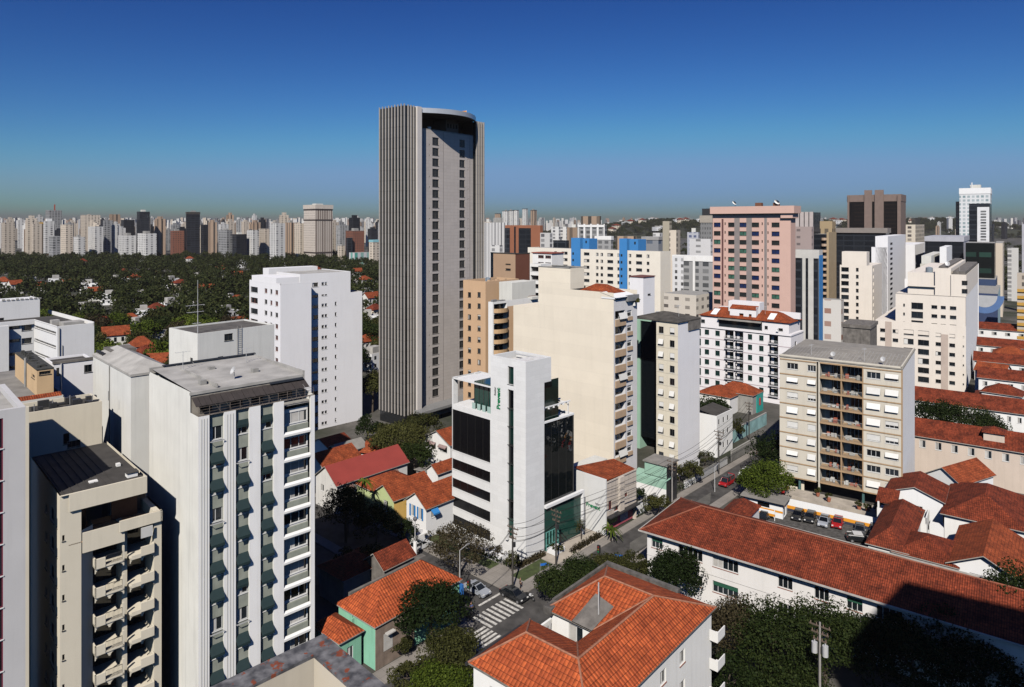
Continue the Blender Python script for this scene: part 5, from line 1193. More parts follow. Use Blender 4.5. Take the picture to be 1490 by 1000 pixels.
def salmon_building():
    b = Bld('office_block', 'salmon pink office block with grey strips and green blue windows', 'building', 1150.5, 240, 1540)
    L = b.sy(1037); x1 = b.fx(1157.5); zt = b.z(310); fh = 66/5/993*241
    px = lambda v: 1000+v/5.0
    wn = []; dots = []
    for k in range(15):
        z = b.z(260+337/5, 0, 10)-fh*k
        for a, c in ((242, 193), (347, 297), (437, 380), (522, 468), (671, 613)): wn.append((b.sy(px(a)), b.sy(px(c)), z-.85, z+.85))
        for v in (275, 545, 587): dots.append((b.sy(px(v+4)), b.sy(px(v-4)), z-.1, z+.9))
    wn = [o for o in wn if o[2] > 10]; dots = [o for o in dots if o[2] > 10]
    m = MB(); m.wall('S', 0, 0, L, 0, zt, wn+dots, .3); m.quad((0, 0, 0), (x1, 0, 0), (x1, 0, zt), (0, 0, zt)); m.quad((x1, 0, 0), (x1, L, 0), (x1, L, zt), (x1, 0, zt)); m.quad((0, L, 0), (x1, L, 0), (x1, L, zt), (0, L, zt)); b.part('wall', m, PINK)
    bk = MB(); bk.quad((.31, 0, 5), (.31, L, 5), (.31, L, zt-1), (.31, 0, zt-1)); b.part('window_backing', bk, BLACK)
    rr = random.Random(6)
    gs = [mat('dark_office_pane', (.02, .024, .024), .1, .2, 1), mat('blue_office_pane', (.010, .022, .085), .1, .2, 1), mat('green_office_pane', (.05, .13, .095), .2, .4, 1)]
    for o in wn: b.win('S', 0, o, 'plain', .28, 1, .10, .5, (BLACK, rr.choice([gs[0], gs[0], gs[0], gs[1], gs[1], gs[2]]), SHUT, PINK))
    for v in (362, 450, 570):
        s_ = MB(); y = b.sy(px(v)); w_ = 1.0 if v < 500 else .45; s_.box(-.04, y-w_, 5, -.003, y+w_, zt-1.5); b.part('grey_strip', s_, mat('strip_grey', (.24, .21, .20), .7))
    s_ = MB(); y = b.sy(px(257)); s_.box(-.05, y-.35, 5, -.003, y+.35, zt-2); b.part('down_strip', s_, mat('maroon_strip', (.12, .05, .045), .7))
    c = MB(); zc = b.z(299.5); c.box(-1.6, -1.6, zt-.1, x1+1, L+.4, zc); b.part('roof_crown', c, PINK)
    c = MB(); c.box(-.9, -.9, zt-1.8, x1+.3, 3.2, zt-.11); b.part('corner_notch', c, PINK)
    c = MB(); c.box(5, L*.42, zc, 7, L*.50, zc+1.4); c.box(4, L*.20, zc, 6.5, L*.26, zc+1.3); b.part('roof_plant', c, BRWN)
    for y, s in ((L*.75, .8), (L*.2, 1.0)):
        d = MB(); N = 12
        for j in range(N):
            a0, a1 = 2*pi*j/N, 2*pi*(j+1)/N; d.tri((4, y, zc+1.2), (3.2, y+s*cos(a0), zc+1.5+s*.7*sin(a0)+.4*cos(a0)), (3.2, y+s*cos(a1), zc+1.5+s*.7*sin(a1)+.4*cos(a1)))
        d.tube((4, y, zc), (4, y, zc+1.6), .12); b.part('dish', d, WHITE)
    b.done()
salmon_building()
def blue_stair_building():
    b = Bld('apartment_building', 'long cream apartment block with two bright blue stair towers', 'building', 961, 285, 1640)
    L = b.sy(768); zt = b.z(366); x1 = b.fx(965.5)+6; fh = 10.45/993*287
    px = lambda v: 860+v/7.45
    cols = [(632, 603, 1), (553, 487, 2), (436, 408, 1), (345, 329, 1), (312, 285, 1), (240, 176, 2), (130, 103, 1), (80, 53, 1), (-18, -78, 2), (-130, -158, 1), (-185, -215, 1), (-255, -320, 2), (-370, -400, 1)]
    wn = []
    for k in range(7):
        for a, c, nm in cols:
            y0, y1 = b.sy(px(a)), b.sy(px(c)); z = b.z(290+622/7.45, 0, y0)-fh*k; z = b.z(373.5, 0, 0)-fh*k
            wn.append((y0, y1, z-.7, z+.65))
    m = MB(); m.wall('S', 0, 0, L, 0, zt, wn, .25); m.quad((0, 0, 0), (x1, 0, 0), (x1, 0, zt), (0, 0, zt)); m.quad((0, L, 0), (x1, L, 0), (x1, L, zt), (0, L, zt)); b.part('wall', m, mat('cream_long_wall', (.80, .74, .64), .8, .04, .2, .06))
    rr = random.Random(5)
    for o in wn: b.win('S', 0, o, rr.choice(['plain', 'plain', 'curtain']), .25, 1, .08, .5, (FRD, GLS, CURT, FRW))
    r = MB(); r.quad((0, 0, zt-.2), (x1, 0, zt-.2), (x1, L, zt-.2), (0, L, zt-.2)); b.part('roof', r, CONC)
    for (a, c, a2, t) in ((913, 902, 929.5, 347.5), (845, 832, 858, 346.5)):
        y0, y1 = b.sy(a), b.sy(c); z = b.z(t, 0, y0); yy0 = b.sy(a2, 2)
        s_ = MB(); s_.box(-.5, y0, 0, 3, y1, z); s_.box(1.5, yy0, zt-.2, 8, y1-.2, z-.3); b.part('stair_tower', s_, BLUEP)
        s_ = MB()
        for k in range(6): zz = b.z(373.5)-fh*k; s_.box(-.53, y1-1.6, zz-.6, -.502, y1-.7, zz+.5)
        s_.box(1.47, yy0+1.2, zt+2.6, 1.499, yy0+2, zt+3.8); b.part('stair_window', s_, GLS)
    b.done()
    b = Bld('apartment_building', 'white block with dark red balcony bands left of the blue stairs', 'building', 803, 290, 1640); L = b.sy(775); zt = b.z(369); o = [(.5+j*4, 3.6+j*4, zt-2.2-3*k, zt-.9-3*k) for k in range(5) for j in range(2)]
    b.block(0, 8, 0, L, 0, zt, WHITE, CONC, [], o, par=.3)
    for q in o: b.win('S', 0, q, 'plain', .16, 2, .08, .5, (mat('rust_frame', (0, 0, 0)), GLS, CURT, FRW))
    c = MB(); c.box(-.4, -.4, zt-.1, 8, L+.4, zt+.3); b.part('roof_band', c, mat('rust_frame', (0, 0, 0)))
    b = Bld('apartment_building', 'white block with sloping balcony rails behind the stepped cream wall', 'building', 787, 205, 1640); L = b.sy(771); zt = b.z(384.5); o = [(.3, L-.3, zt-2.3-2.6*k, zt-.9-2.6*k) for k in range(5)]
    b.block(0, 5, 0, L, 0, zt, WHITE, CONC, [], o, d=.8, par=.3)
    for q in o: b.win('S', 0, q, 'plain', .8, 2, .08, .5, (FRD, GLS, CURT, FRW))
blue_stair_building()
# ================================================================ low buildings
def tile_corner_building():
    b = Bld('apartment_building', 'white corner block with a U shaped orange tiled roof around a small yard', 'building', 745+993*6.05/53.9, 53.9, 1600)
    zE, h, w, xa, xr, L, R_ = 15.0, 2.5, 6.8, 11.4, 16.5, 12.6, 22.5
    wallm = mat('corner_block_wall', (.84, .83, .80), .8, .05, .3, .14)
    oF = []
    for k in range(4):
        z = zE-2.55-2.95*k
        for p in (993, 965): x = b.fx(p); oF.append((x-.55, x+.55, z-.1, z+1.25))
    oF2 = [(b.fx(955)-.2, b.fx(955)+.2, zE-3.1-2.95*k, zE-1.6-2.95*k) for k in range(0)]
    oS = [(9.2, 10.6, zE-2.6-2.95*k, zE-1.2-2.95*k) for k in range(4)]+[(4.2, 5.6, zE-2.6-2.95*k, zE-1.2-2.95*k) for k in range(4)]
    m = MB(); m.wall('F', 0, 0, R_, 0, zE, oF, .18); m.wall('S', 0, 0, L, 0, zE, oS, .18)
    m.quad((R_, 0, 0), (R_, L, 0), (R_, L, zE), (R_, 0, zE))
    oc = (8.5, 10.2, zE-2.3, zE-.5)
    m.wall('S', xa, w, L, 0, zE, [oc], .2); m.quad((8.2, w, 0), (8.2, L, 0), (8.2, L, zE), (8.2, w, zE)); m.quad((8.2, w, 0), (xa, w, 0), (xa, w, zE), (w, w, zE))
    m.quad((0, L, 0), (8.2, L, 0), (8.2, L, zE), (0, L, zE)); m.quad((xa, L, 0), (R_, L, 0), (R_, L, zE), (xa, L, zE))
    m.box(8.2, L-.25, zE-1.9, xa, L, zE-.9)
    b.part('wall', m, wallm)
    fr = (mat('brown_red_sill', (.30, .12, .08), .8), GLS, CURT, mat('brown_red_sill', (0, 0, 0)))
    for o in oF: b.win('F', 0, o, 'curtain', .18, 1, .06, .4, (FRW, GLS, CURT, fr[0]))
    for o in oS: b.win('S', 0, o, 'plain', .18, 1, .06, .4, (FRW, GLS, CURT, fr[0]))
    b.win('S', xa, oc, 'curtain', .2, 1, .06, .5, (FRW, GLS, CURT, FRW))
    ov = .35; e = zE+.05
    A, B_, C, D, E, G_, Hh, I = (-ov, -ov), (R_+ov, -ov), (R_+ov, L+ov), (xa-ov, L+ov), (xa-ov, w+ov), (8.2+ov, w+ov), (8.2+ov, L+ov), (-ov, L+ov)
    r1, r2, r3, r4 = (3.4, 3.4), (xr, 3.4), (xr, 9.2), (3.4, 9.2)
    lo = lambda p: (*p, e); hi = lambda p: (*p, e+h)
    m = MB()
    for f in ((A, B_, '2', '1'), (B_, C, '3', '2'), (C, D, '3'), (D, E, '2', '3'), (E, G_, '1', '2'), (G_, Hh, '4', '1'), (Hh, I, '4'), (I, A, '1', '4')):
        m.poly([hi((r1, r2, r3, r4)[int(p)-1]) if isinstance(p, str) else lo(p) for p in f])
    b.part('tile_roof', m, RTILE3)
    m = MB(); ring = [A, B_, C, D, E, G_, Hh, I]
    for i in range(8):
        p, q = ring[i], ring[(i+1) % 8]; m.quad((*p, e-.16), (*q, e-.16), (*q, e-.004), (*p, e-.004))
    m.poly([(*p, e-.17) for p in ring]); b.part('eave', m, mat('mossy_fascia', (.22, .20, .17), .9, .4, 1.5))
    # ridge tiles, gutters and parapets
    rd = MB()
    for p, q in ((r1, r2), (r2, r3), (r1, r4)): rd.tube((*p, e+h), (*q, e+h), .11, n=6)
    for p, q in ((A, r1), (B_, r2), (C, r3), (D, r3), (Hh, r4), (I, r4), (E, r2), (G_, r1)): rd.tube((*p, e+.02), (*q, e+h), .10, n=6)
    b.part('ridge_tile', rd, mat('pinkish_ridge', (.34, .15, .09), .85, .35, 2))
    pp = MB(); pp.box(R_-.1, L*.3, zE-.1, R_+.5, L+.45, zE+.55); pp.box(xa+1, L+.2, zE-.1, R_+.5, L+.5, zE+.5); pp.box(xa-.45, L-.5, zE-.4, xa+1.2, L+.5, zE+.35); b.part('parapet', pp, mat('black_stained_parapet', (.13, .12, .11), .95, .5, 1.2, .5))
    pp = MB(); pp.box(-.6, L+.3, zE-.15, w+.4, L+.5, zE+.12); b.part('gutter', pp, DARKM)
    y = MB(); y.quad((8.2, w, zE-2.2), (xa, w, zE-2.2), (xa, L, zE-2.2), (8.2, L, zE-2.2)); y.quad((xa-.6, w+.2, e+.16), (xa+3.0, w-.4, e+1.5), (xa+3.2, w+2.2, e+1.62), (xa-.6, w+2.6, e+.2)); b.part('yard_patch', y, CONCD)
    ba = MB()
    for k in range(4): z = zE-3.0-2.95*k; ba.box(R_-.5, -.9, z-.1, R_+1.2, -.003, z+.05); ba.box(R_-.5, -.95, z+.05, R_+1.2, -.85, z+1.0); ba.box(R_-.5, -.85, z+.05, R_-.4, -.003, z+1.0)
    b.part('balcony', ba, WHITE)
    sh = MB(); x = b.fx(955); sh.box(x-1.2, -.10, 0, x+.6, -.003, zE-4.2); b.part('flue', sh, wallm)
    pl = MB(); lx, ly = xa+1.2, w+.6; pl.tube((lx, ly, e+.4), (lx, ly, e+4.0), .07, n=6); b.part('roof_pole', pl, ALU)
    la = MB()
    for k in range(5): la.quad((8.4+k*.55, L-.5, zE-.9), (8.75+k*.55, L-.5, zE-.9), (8.75+k*.55, L-.45, zE-1.7), (8.4+k*.55, L-.45, zE-1.7))
    b.part('laundry', la, WHITE2); b.done()
tile_corner_building()

def school():
    b = Bld('school_building', 'long white two storey building with a broad red tiled roof beside the car park', 'building', 930, 103.8, 1507)
    zE, x1, y0 = 8.4, 13.9, -58
    px = lambda v: 700+v/3.847; p4 = lambda v: 1110+v/3.847
    xw = .9
    wn = []
    for a, c in ((948, 964), (987, 1022), (1037, 1074), (1132, 1153), (1185, 1206), (1232, 1255), (1275, 1313)):
        p, q = b.sy(c, xw), b.sy(a, xw); wn.append((p, q, 5.9, 7.5)); wn.append((p, q, 2.3, 3.9))
    m = MB(); m.wall('S', xw, y0, -.9, 0, zE, wn, .2); m.wall('F', y0, xw, x1, 0, zE); m.quad((xw, -.9, 0), (15, -.9, 0), (15, -.9, zE), (xw, -.9, zE)); m.quad((x1, y0, 0), (x1, -.9, 0), (x1, -.9, zE), (x1, y0, zE)); m.box(x1, -11.8, 0, 19.6, -7.8, zE-.02)
    m.box(xw-.08, y0, 4.6, xw-.003, -.9, 4.75); b.part('wall', m, mat('school_wall', (.72, .70, .68), .8, .05, .3, .12))
    gs = mat('green_shutter', (.02, .09, .055), .6, .1, 2)
    for i, o in enumerate(wn):
        n = max(1, int((o[1]-o[0])/.8)); b.win('S', xw, o, ('blind', 'plain', 'plain', 'plain', 'curtain')[i % 5], .2, n, .06, .4, (FRW, GLS, gs if i % 5 == 0 else CURT, mat('brown_red_sill', (.30, .12, .08), .8)))
    e, h, c = zE, 3.1, x1/2
    r = MB(); a_ = 7.0
    r.quad((0, y0, e), (0, 0, e), (c, -a_, e+h), (c, y0+a_, e+h)); r.tri((0, 0, e), (x1+1.4, 0, e), (c, -a_, e+h)); r.quad((x1, y0, e), (c, y0+a_, e+h), (c, -a_, e+h), (x1+1.4, 0, e)); r.tri((0, y0, e), (c, y0+a_, e+h), (x1, y0, e))
    b.part('tile_roof', r, RTILE2)
    r = MB(); hw = 3.2; yc = -9.8; hw = 2.3; r.quad((c+3.6, yc, e+1.5), (18, yc, e+1.5), (20, yc-hw, e+.1), (c+6, yc-hw, e+.1)); r.quad((c+3.6, yc, e+1.5), (18, yc, e+1.5), (20, yc+hw, e+.1), (c+6, yc+hw, e+.1)); r.tri((18, yc, e+1.5), (20, yc+hw, e+.1), (20, yc-hw, e+.1)); b.part('wing_roof', r, RTILE2)
    g = MB(); g.box(-.12, y0, e-.2, -.002, 0, e+.02); g.box(-.1, .002, e-.2, x1+1.4, .14, e+.02); g.box(x1+.9, y0, e-.2, x1+1.02, -14.4, e+.05); g.box(0, y0, e-.24, xw, 0, e-.18); b.part('gutter', g, mat('pale_gutter', (.42, .40, .37), .7, .2, 1))
    rd = MB(); rd.tube((c, -a_, e+h), (c, y0+a_, e+h), .12, n=6)
    for p in ((0, 0), (x1+1.4, 0)): rd.tube((*p, e), (c, -a_, e+h), .12, n=6)
    b.part('ridge_tile', rd, mat('dull_ridge', (.24, .075, .04), .85, .3, 2))
    b.done()
school()

def house(label, pc, Y, vp, L, R_, zE, h, roof='x', wall=WHITE, rm=RTILE, winF=(), winS=(), ov=.4, name='house', cat='house', fr=None, shutter=None, group=None):
    """L/R_: lengths in metres; windows as (u0,u1,z0,z1)"""
    b = Bld(name, label, cat, pc, Y, vp, group); fr = fr or (FRW, GLS, CURT, FRW)
    m = MB(); gable_walls(m, 0, R_, 0, L, 0, zE, h if roof in 'xy' else 0, roof if roof in 'xy' else 'x', winF, winS); b.part('wall', m, wall)
    for o in winF: b.win('F', 0, o, 'curtain', .12, 1, .07, .4, fr)
    for o in winS: b.win('S', 0, o, 'curtain', .12, 1, .07, .4, fr)
    r = MB()
    if roof in 'xy': gable(r, 0, R_, 0, L, zE+.12, h, roof, ov, 0, 1)
    else: hip(r, 0, R_, 0, L, zE+.12, h, ov, 0, .14, 1)
    b.part('roof', r, [rm, mat('eave_board', (.35, .33, .30), .8, .2, 1)])
    return b
# ---- behind the clinic, left of centre
def at(px, py, z):
    return gY(py, z)
h1 = house('white house with long red metal roof and window awnings', 490, 129, 1640, 7.2, 17, 5.6, 2.6, 'x', mat('house_white', (.66, .65, .63), .8, .08, .4, .15), REDMET, [(2+3.6*k, 3.4+3.6*k, 3.2, 4.6) for k in range(4)], [(1.2, 2.3, 3.1, 4.4), (4.4, 5.5, 3.1, 4.4)])
for k in range(4):
    a = awning_geom(1.7, .7, .5); o = a.build('awning', mat('grey_red_awning', (.20, .12, .10), .8, .2, 2), h1.root); o.location = (1.85+3.6*k, -.05, 4.8)
house('small house with brown tiled roof and white parapet left of the round roof', 497, 150, 1650, 5.0, 6.5, 4.6, 1.2, 'x', WHITE, FIBRO)
house('low house with orange tiles behind the red metal roof', 470, 141, 1640, 7, 9, 4.8, 1.8, 'x', WHITE, RTILE)
house('low house with dark brown tiles beside the tall white block', 482, 152, 1640, 9, 6, 4.4, 1.6, 'x', WHITE, RTILE2)
def round_roof_house():
    x, y = GP(540, 652, 3.6); r = thing('house', 'small round house with a conical orange tile roof by the trees', 'house', (x, y, 0), 0)
    m = MB(); m.tube((0, 0, 0), (0, 0, 3.6), 3.0, 3.0, 18); m.build('wall', WHITE, r)
    m = MB(); N = 18
    for k in range(N): a0, a1 = 2*pi*k/N, 2*pi*(k+1)/N; m.tri((0, 0, 6.0), (3.6*cos(a0), 3.6*sin(a0), 3.6), (3.6*cos(a1), 3.6*sin(a1), 3.6))
    m.build('roof', RTILE, r)
round_roof_house()
h2 = house('white gabled house with two dark arched windows beside the clinic', 655, 150, 1660, 8.6, 13, 6.3, 2.2, 'x', WHITE, RTILE, [], [(1.0, 3.4, 4.2, 5.6), (4.8, 7.2, 4.2, 5.6)], name='house', fr=(FRD, GLS, SHUT, WHITE))
for k in (0.9, 4.7):
    a = awning_geom(2.6, .6, .35); o = a.build('awning', mat('mauve_awning', (.28, .20, .19), .8, .15, 2), h2.root); o.matrix_local = Matrix.Translation((-.05, k+2.6, 5.8)) @ Matrix.Rotation(-pi/2, 4, 'Z')
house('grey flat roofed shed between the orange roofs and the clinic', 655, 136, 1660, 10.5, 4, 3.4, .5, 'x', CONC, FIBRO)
hy = house('yellow and lime green house with orange tiled gable', 573, 122, 1660, 5.6, 9, 5.6, 1.9, 'x', LIMEP, RTILE, [(3.2, 4.3, 3.2, 4.8)], [(1.7, 3.0, 2.8, 4.8), (2.8, 4.0, .3, 1.8)])
q = MB(); q.box(.02, -.06, 0, 3.2, -.003, 5.3); q.box(-.5, .3, 0, -.1, 2.5, 2.2); q.build('yellow_wall', YELP, hy.root)
for z0 in (2.9,): 
    q = MB(); q.box(-.9, 1.2, z0-.2, -.003, 3.6, z0); [q.box(-.88, 1.2+.2*k, z0, -.84, 1.25+.2*k, z0+.9) for k in range(12)]; q.build('balcony', WHITE, hy.root)
hb = house('white house with bright blue shutters and orange tiled gable', 620, 119, 1660, 5.4, 12, 5.4, 1.9, 'x', WHITE2, RTILE, [(1.2, 2.2, 3.2, 4.6)], [(1.1, 2.0, 2.9, 4.9), (3.2, 4.1, 2.9, 4.9)])
blu = mat('blue_shutter', (.03, .20, .50), .6, .05, 2)
for y in (.75, 2.05, 2.85, 4.15):
    q = MB(); q.box(-.09, y, 2.85, -.03, y+.35, 4.95); q.build('shutter', blu, hb.root)
a = awning_geom(1.5, .8, .7); o = a.build('awning', blu, hb.root); o.location = (1.0, -.05, 4.9)
q = MB(); q.box(-2.6, -1, 0, -.1, 5, 1.6); q.box(-2.4, .5, 1.6, -2.2, .9, 2.2); q.build('garden_wall', WHITE, hb.root)
house('broad hipped house with orange tiles left of the yellow house', 556, 126.5, 1660, 8.0, 9, 4.6, 2.1, 'hip', LIMEP, RTILE)
house('orange hipped house between the blue shuttered house and the clinic', 657, 124, 1660, 8.5, 8, 4.6, 2.2, 'hip', WHITE, RTILE)
house('narrow orange roofed house with white rear wall behind the hipped roofs', 637, 134, 1660, 3.2, 10, 6.0, 1.2, 'x', WHITE, RTILE, [(5+1.2*k, 5.8+1.2*k, 4.5, 5.6) for k in range(3)])
# ---- green house at the crossing
def green_house():
    b = house('sea green corner house with old hipped clay tile roof', 546, 83.9, 1600, 7.6, 14.5, 5.4, 2.9, 'hip', GREENP, RTILE3, [(1.2, 2.6, 2.0, 3.9), (4.2, 5.4, 2.0, 3.9), (9, 10.4, 2.0, 3.9)], [], .35)
    q = MB(); q.box(.0, -.12, 0, 6.2, -.003, 5.3); q.build('brown_street_wall', mat('brown_grey_wall', (.25, .19, .15), .9, .3, .8, .3), b.root)
    q = MB(); q.box(1.4, -.7, 3.9, 2.7, -.13, 4.05); q.box(1.2, -.16, 1.8, 2.6, -.125, 3.9); q.build('white_door', CURT, b.root)
    q = MB(); q.box(14.6, -.5, 3.4, 14.9, 1.2, 4.8); q.build('blue_sign', mat('sign_blue', (.03, .15, .45), .5), b.root)
    q = MB(); q.tube((-.1, 4.6, .3), (-.1, 4.6, 5.2), .12); q.box(-.4, 4.2, 0, -.003, 4.4, 4.9); q.build('pipe', GREENP, b.root)
    q = MB(); q.box(13.5, 7.2, 3, 14.8, 8.2, 6.4); q.box(2, 7.9, 0, 14.5, 8.3, 5.9); q.build('stained_parapet', CONCD, b.root)
    g = house('small sea green annex with a sloping clay tile roof', 494, 82.2, 1600, 5.5, 3.2, 4.4, 1.1, 'hip', GREENP, RTILE3, [(1.1, 2.0, 1.6, 3.3)], [], .3)
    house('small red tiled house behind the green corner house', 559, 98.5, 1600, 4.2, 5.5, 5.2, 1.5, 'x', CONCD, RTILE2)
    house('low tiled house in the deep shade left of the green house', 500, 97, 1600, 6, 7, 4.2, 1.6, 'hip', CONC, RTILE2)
green_house()
# ---- right hand low roofs
house('low red hipped link roof between the school roof and the broad gabled roof', 1392, 99, 1507, 8, 9, 5.0, 2.0, 'hip', WHITE2, RTILE2)
house('brown red hipped house between the car park and the school roof', 1319, 103, 1500, 5.2, 19, 5.2, 2.2, 'hip', WHITE, RTILE2)
house('broad gabled red roof with a white ridge board and white gable end', 1481, 94.6, 1560, 7.8, 14.5, 5.8, 2.0, 'x', WHITE2, RTILE, [], [(2.2, 5.6, 3.6, 4.8)], .7, fr=(WHITE, WHITE, WHITE, WHITE))
house('large dark red pyramid roofed house at the right edge', 1490, 109, 1520, 10.8, 16.5, 5.8, 3.0, 'hip', WHITE, RTILE2, ov=.6)
house('gabled red roof with white trim below the beige long house', 1398, 127, 2600, 6.5, 11, 6.4, 2.1, 'x', WHITE2, RTILE, [(1+3*k, 2.6+3*k, 3.4, 4.8) for k in range(3)])
def terrace_house():
    b = house('white house with a roof terrace and small brown tile roofs beside the balcony block', 1372, 118, 1480, 8.5, 9, 6.8, 1.6, 'x', WHITE2, RTILE2, [(1.5, 2.6, 4, 5.4)], [(3, 4, 3.8, 5.2)])
    q = MB(); q.box(-4.5, 2.0, 0, -.02, 9.5, 4.0); q.box(-4.5, 2.0, 4.0, -4.3, 9.5, 5.0); q.box(-4.5, 2.0, 4, -.02, 2.2, 5.0); q.build('terrace', WHITE, b.root)
    q = MB(); q.quad((-4.0, 6.4, 6.0), (-4.0, 9.8, 6.0), (-.4, 9.8, 7.4), (-.4, 6.4, 7.4)); q.quad((-4.0, 6.4, 5.85), (-4.0, 9.8, 5.85), (-.4, 9.8, 7.25), (-.4, 6.4, 7.25)); q.build('terrace_roof', RTILE2, b.root)
    q = MB(); q.box(-4.0, 9.2, 4, -3.7, 9.5, 6); q.box(-3.9, 6.6, 4, -3.6, 6.9, 5.9); q.build('terrace_post', WHITE, b.root)
    q = MB()
    for k in range(12): q.box(-4.45, 2.2+k*.55, 5, -4.40, 2.24+k*.55, 5.9)
    q.box(-4.46, 2.2, 5.9, -4.38, 8.6, 5.96); q.build('terrace_railing', DARKM, b.root)
    q = MB(); q.box(-2.5, -1.5, 0, -.1, 1.8, 3.2); q.box(-2.5, -1.5, 3.2, -.1, 1.8, 3.3); q.build('side_yard_wall', WHITE2, b.root)
terrace_house()
def row(label, pc, Y, vp, pxL, zE, h, D, wall=WHITE, rm=RTILE2, n=8, wz=(1.2, 2.6), group=None):
    a = Bld('x', '', '', pc, Y, vp, root=False); L = a.sy(pxL)
    ws = [(L*(k+.3)/n, L*(k+.7)/n, zE-wz[1], zE-wz[0]) for k in range(n)]
    return house(label, pc, Y, vp, L, D, zE, h, 'y', wall, rm, [], ws, .5, name='row_house', cat='row house', group=group, fr=(FRW, GLS, CURT, FRW))
rb = row('long beige house with a red roof and tiled dormer', 1530, 136, 1480, 1331, 8.6, 2.6, 9, mat('beige_pink_wall', (.60, .50, .42), .8, .06, .3, .12), RTILE2, 8, (1.0, 2.6))
y_ = rb.sy(1446); q = MB(); q.box(1.2, y_-1.8, 9.4, 5, y_+1.8, 11.2); q.build('dormer_wall', mat('beige_pink_wall', (0, 0, 0)), rb.root)
q = MB(); hip(q, 1.2, 5, y_-1.8, y_+1.8, 11.2, 1.0, .35); q.build('dormer_roof', RTILE2, rb.root)
row('red roofed row behind the dark round trees', 1540, 168, 1480, 1331, 7.0, 2.6, 9, WHITE, RTILE2, 14)
row('white fronted red roofed row left of the palm', 1560, 200, 1480, 1424, 7.0, 2.4, 9, WHITE, RTILE2, 7)
row('white fronted red roofed row with a dark shed', 1560, 224, 1480, 1418, 7.0, 2.4, 9, WHITE, RTILE2, 7)
row('red roofed row with a low white wall behind the cream block', 1570, 252, 1480, 1418, 7.0, 2.4, 9, WHITE, RTILE2, 8)
row('farthest red roofed row below the blue painted wall', 1580, 290, 1480, 1418, 7.0, 2.4, 10, WHITE, RTILE2, 8)
house('brown hipped house with white walls standing across the rows left of the palm', 1486, 186, 1700, 9, 7, 7.6, 2.2, 'hip', WHITE, RTILE2, [(1, 2.2, 4.4, 5.8), (4, 5.2, 4.4, 5.8)])
house('gabled house with a white front turned across the red roofed rows', 1462, 214, 1900, 8, 7, 7.8, 2.2, 'y', WHITE, RTILE, [(1, 2.4, 4.6, 6.0), (4, 5.6, 4.6, 6.0)])
house('cream hipped house rising above the farthest red roofed rows', 1496, 240, 1500, 10, 8, 8.2, 2.4, 'hip', CREAM, RTILE, [], [(1.5, 3, 5, 6.4), (5.5, 7, 5, 6.4)])
house('small brown tiled house at the foot of the cream stepped block', 1470, 190, 1480, 8, 8, 5.5, 2, 'hip', WHITE, RTILE2)
# ---- street houses beyond the shutter building
def white_street_block():
    b = Bld('shop_house', 'plain white three storey block with dark corrugated roof on the far street', 'house', 1043, 160, 1640); L = b.sy(1014); x1 = b.fx(1066); zt = b.z(606)
    o = [(.8+2.4*k, 1.6+2.4*k, zt-2.2-3*j, zt-.9-3*j) for k in range(3) for j in range(3)]; o = [q for q in o if q[1] < x1-.3]
    b.block(0, x1, 0, L, 0, zt, WHITE2, FIBRO, o, [], par=.2)
    for q in o: b.win('F', 0, q, 'plain', .16, 1, .06, .5, (FRD, GLS, SHUT, FRW))
    c = MB(); c.quad((.2, .2, zt-.1), (x1-.2, .2, zt-.1), (x1-.2, L, zt+.8), (.2, L, zt+.8)); b.part('corrugated_roof', c, SLATE)
    house('orange roofed house behind the white street block', 1062, 195, 1640, 10, 10, 5.0, 2.2, 'hip', WHITE, RTILE)
    h = house('red tiled street house with turquoise panel on its front', 1095, 196, 1640, 11, 7, 5.4, 2.4, 'hip', CONC, RTILE)
    q = MB(); q.box(2.6, -.3, 0, 7, -.003, 5.6); q.build('turquoise_panel', mat('turquoise_panel', (.03, .32, .28), .6), h.root); q = MB(); q.box(4, -.4, 2, 5, -.31, 4); q.build('red_panel', mat('red_panel', (.5, .04, .04), .6), h.root)
    w_ = Bld('wall', 'pale aqua garden wall along the far street', 'wall', 1065, 170, 1640); q = MB(); q.box(0, 0, 0, 22, .3, 3.2); q.build('wall_face', mat('aqua_wall', (.25, .42, .42), .8, .3, .5), w_.root); q = MB(); q.box(-.05, -.05, 3.2, 22.05, .35, 3.35); q.build('coping', CONC, w_.root)
white_street_block()

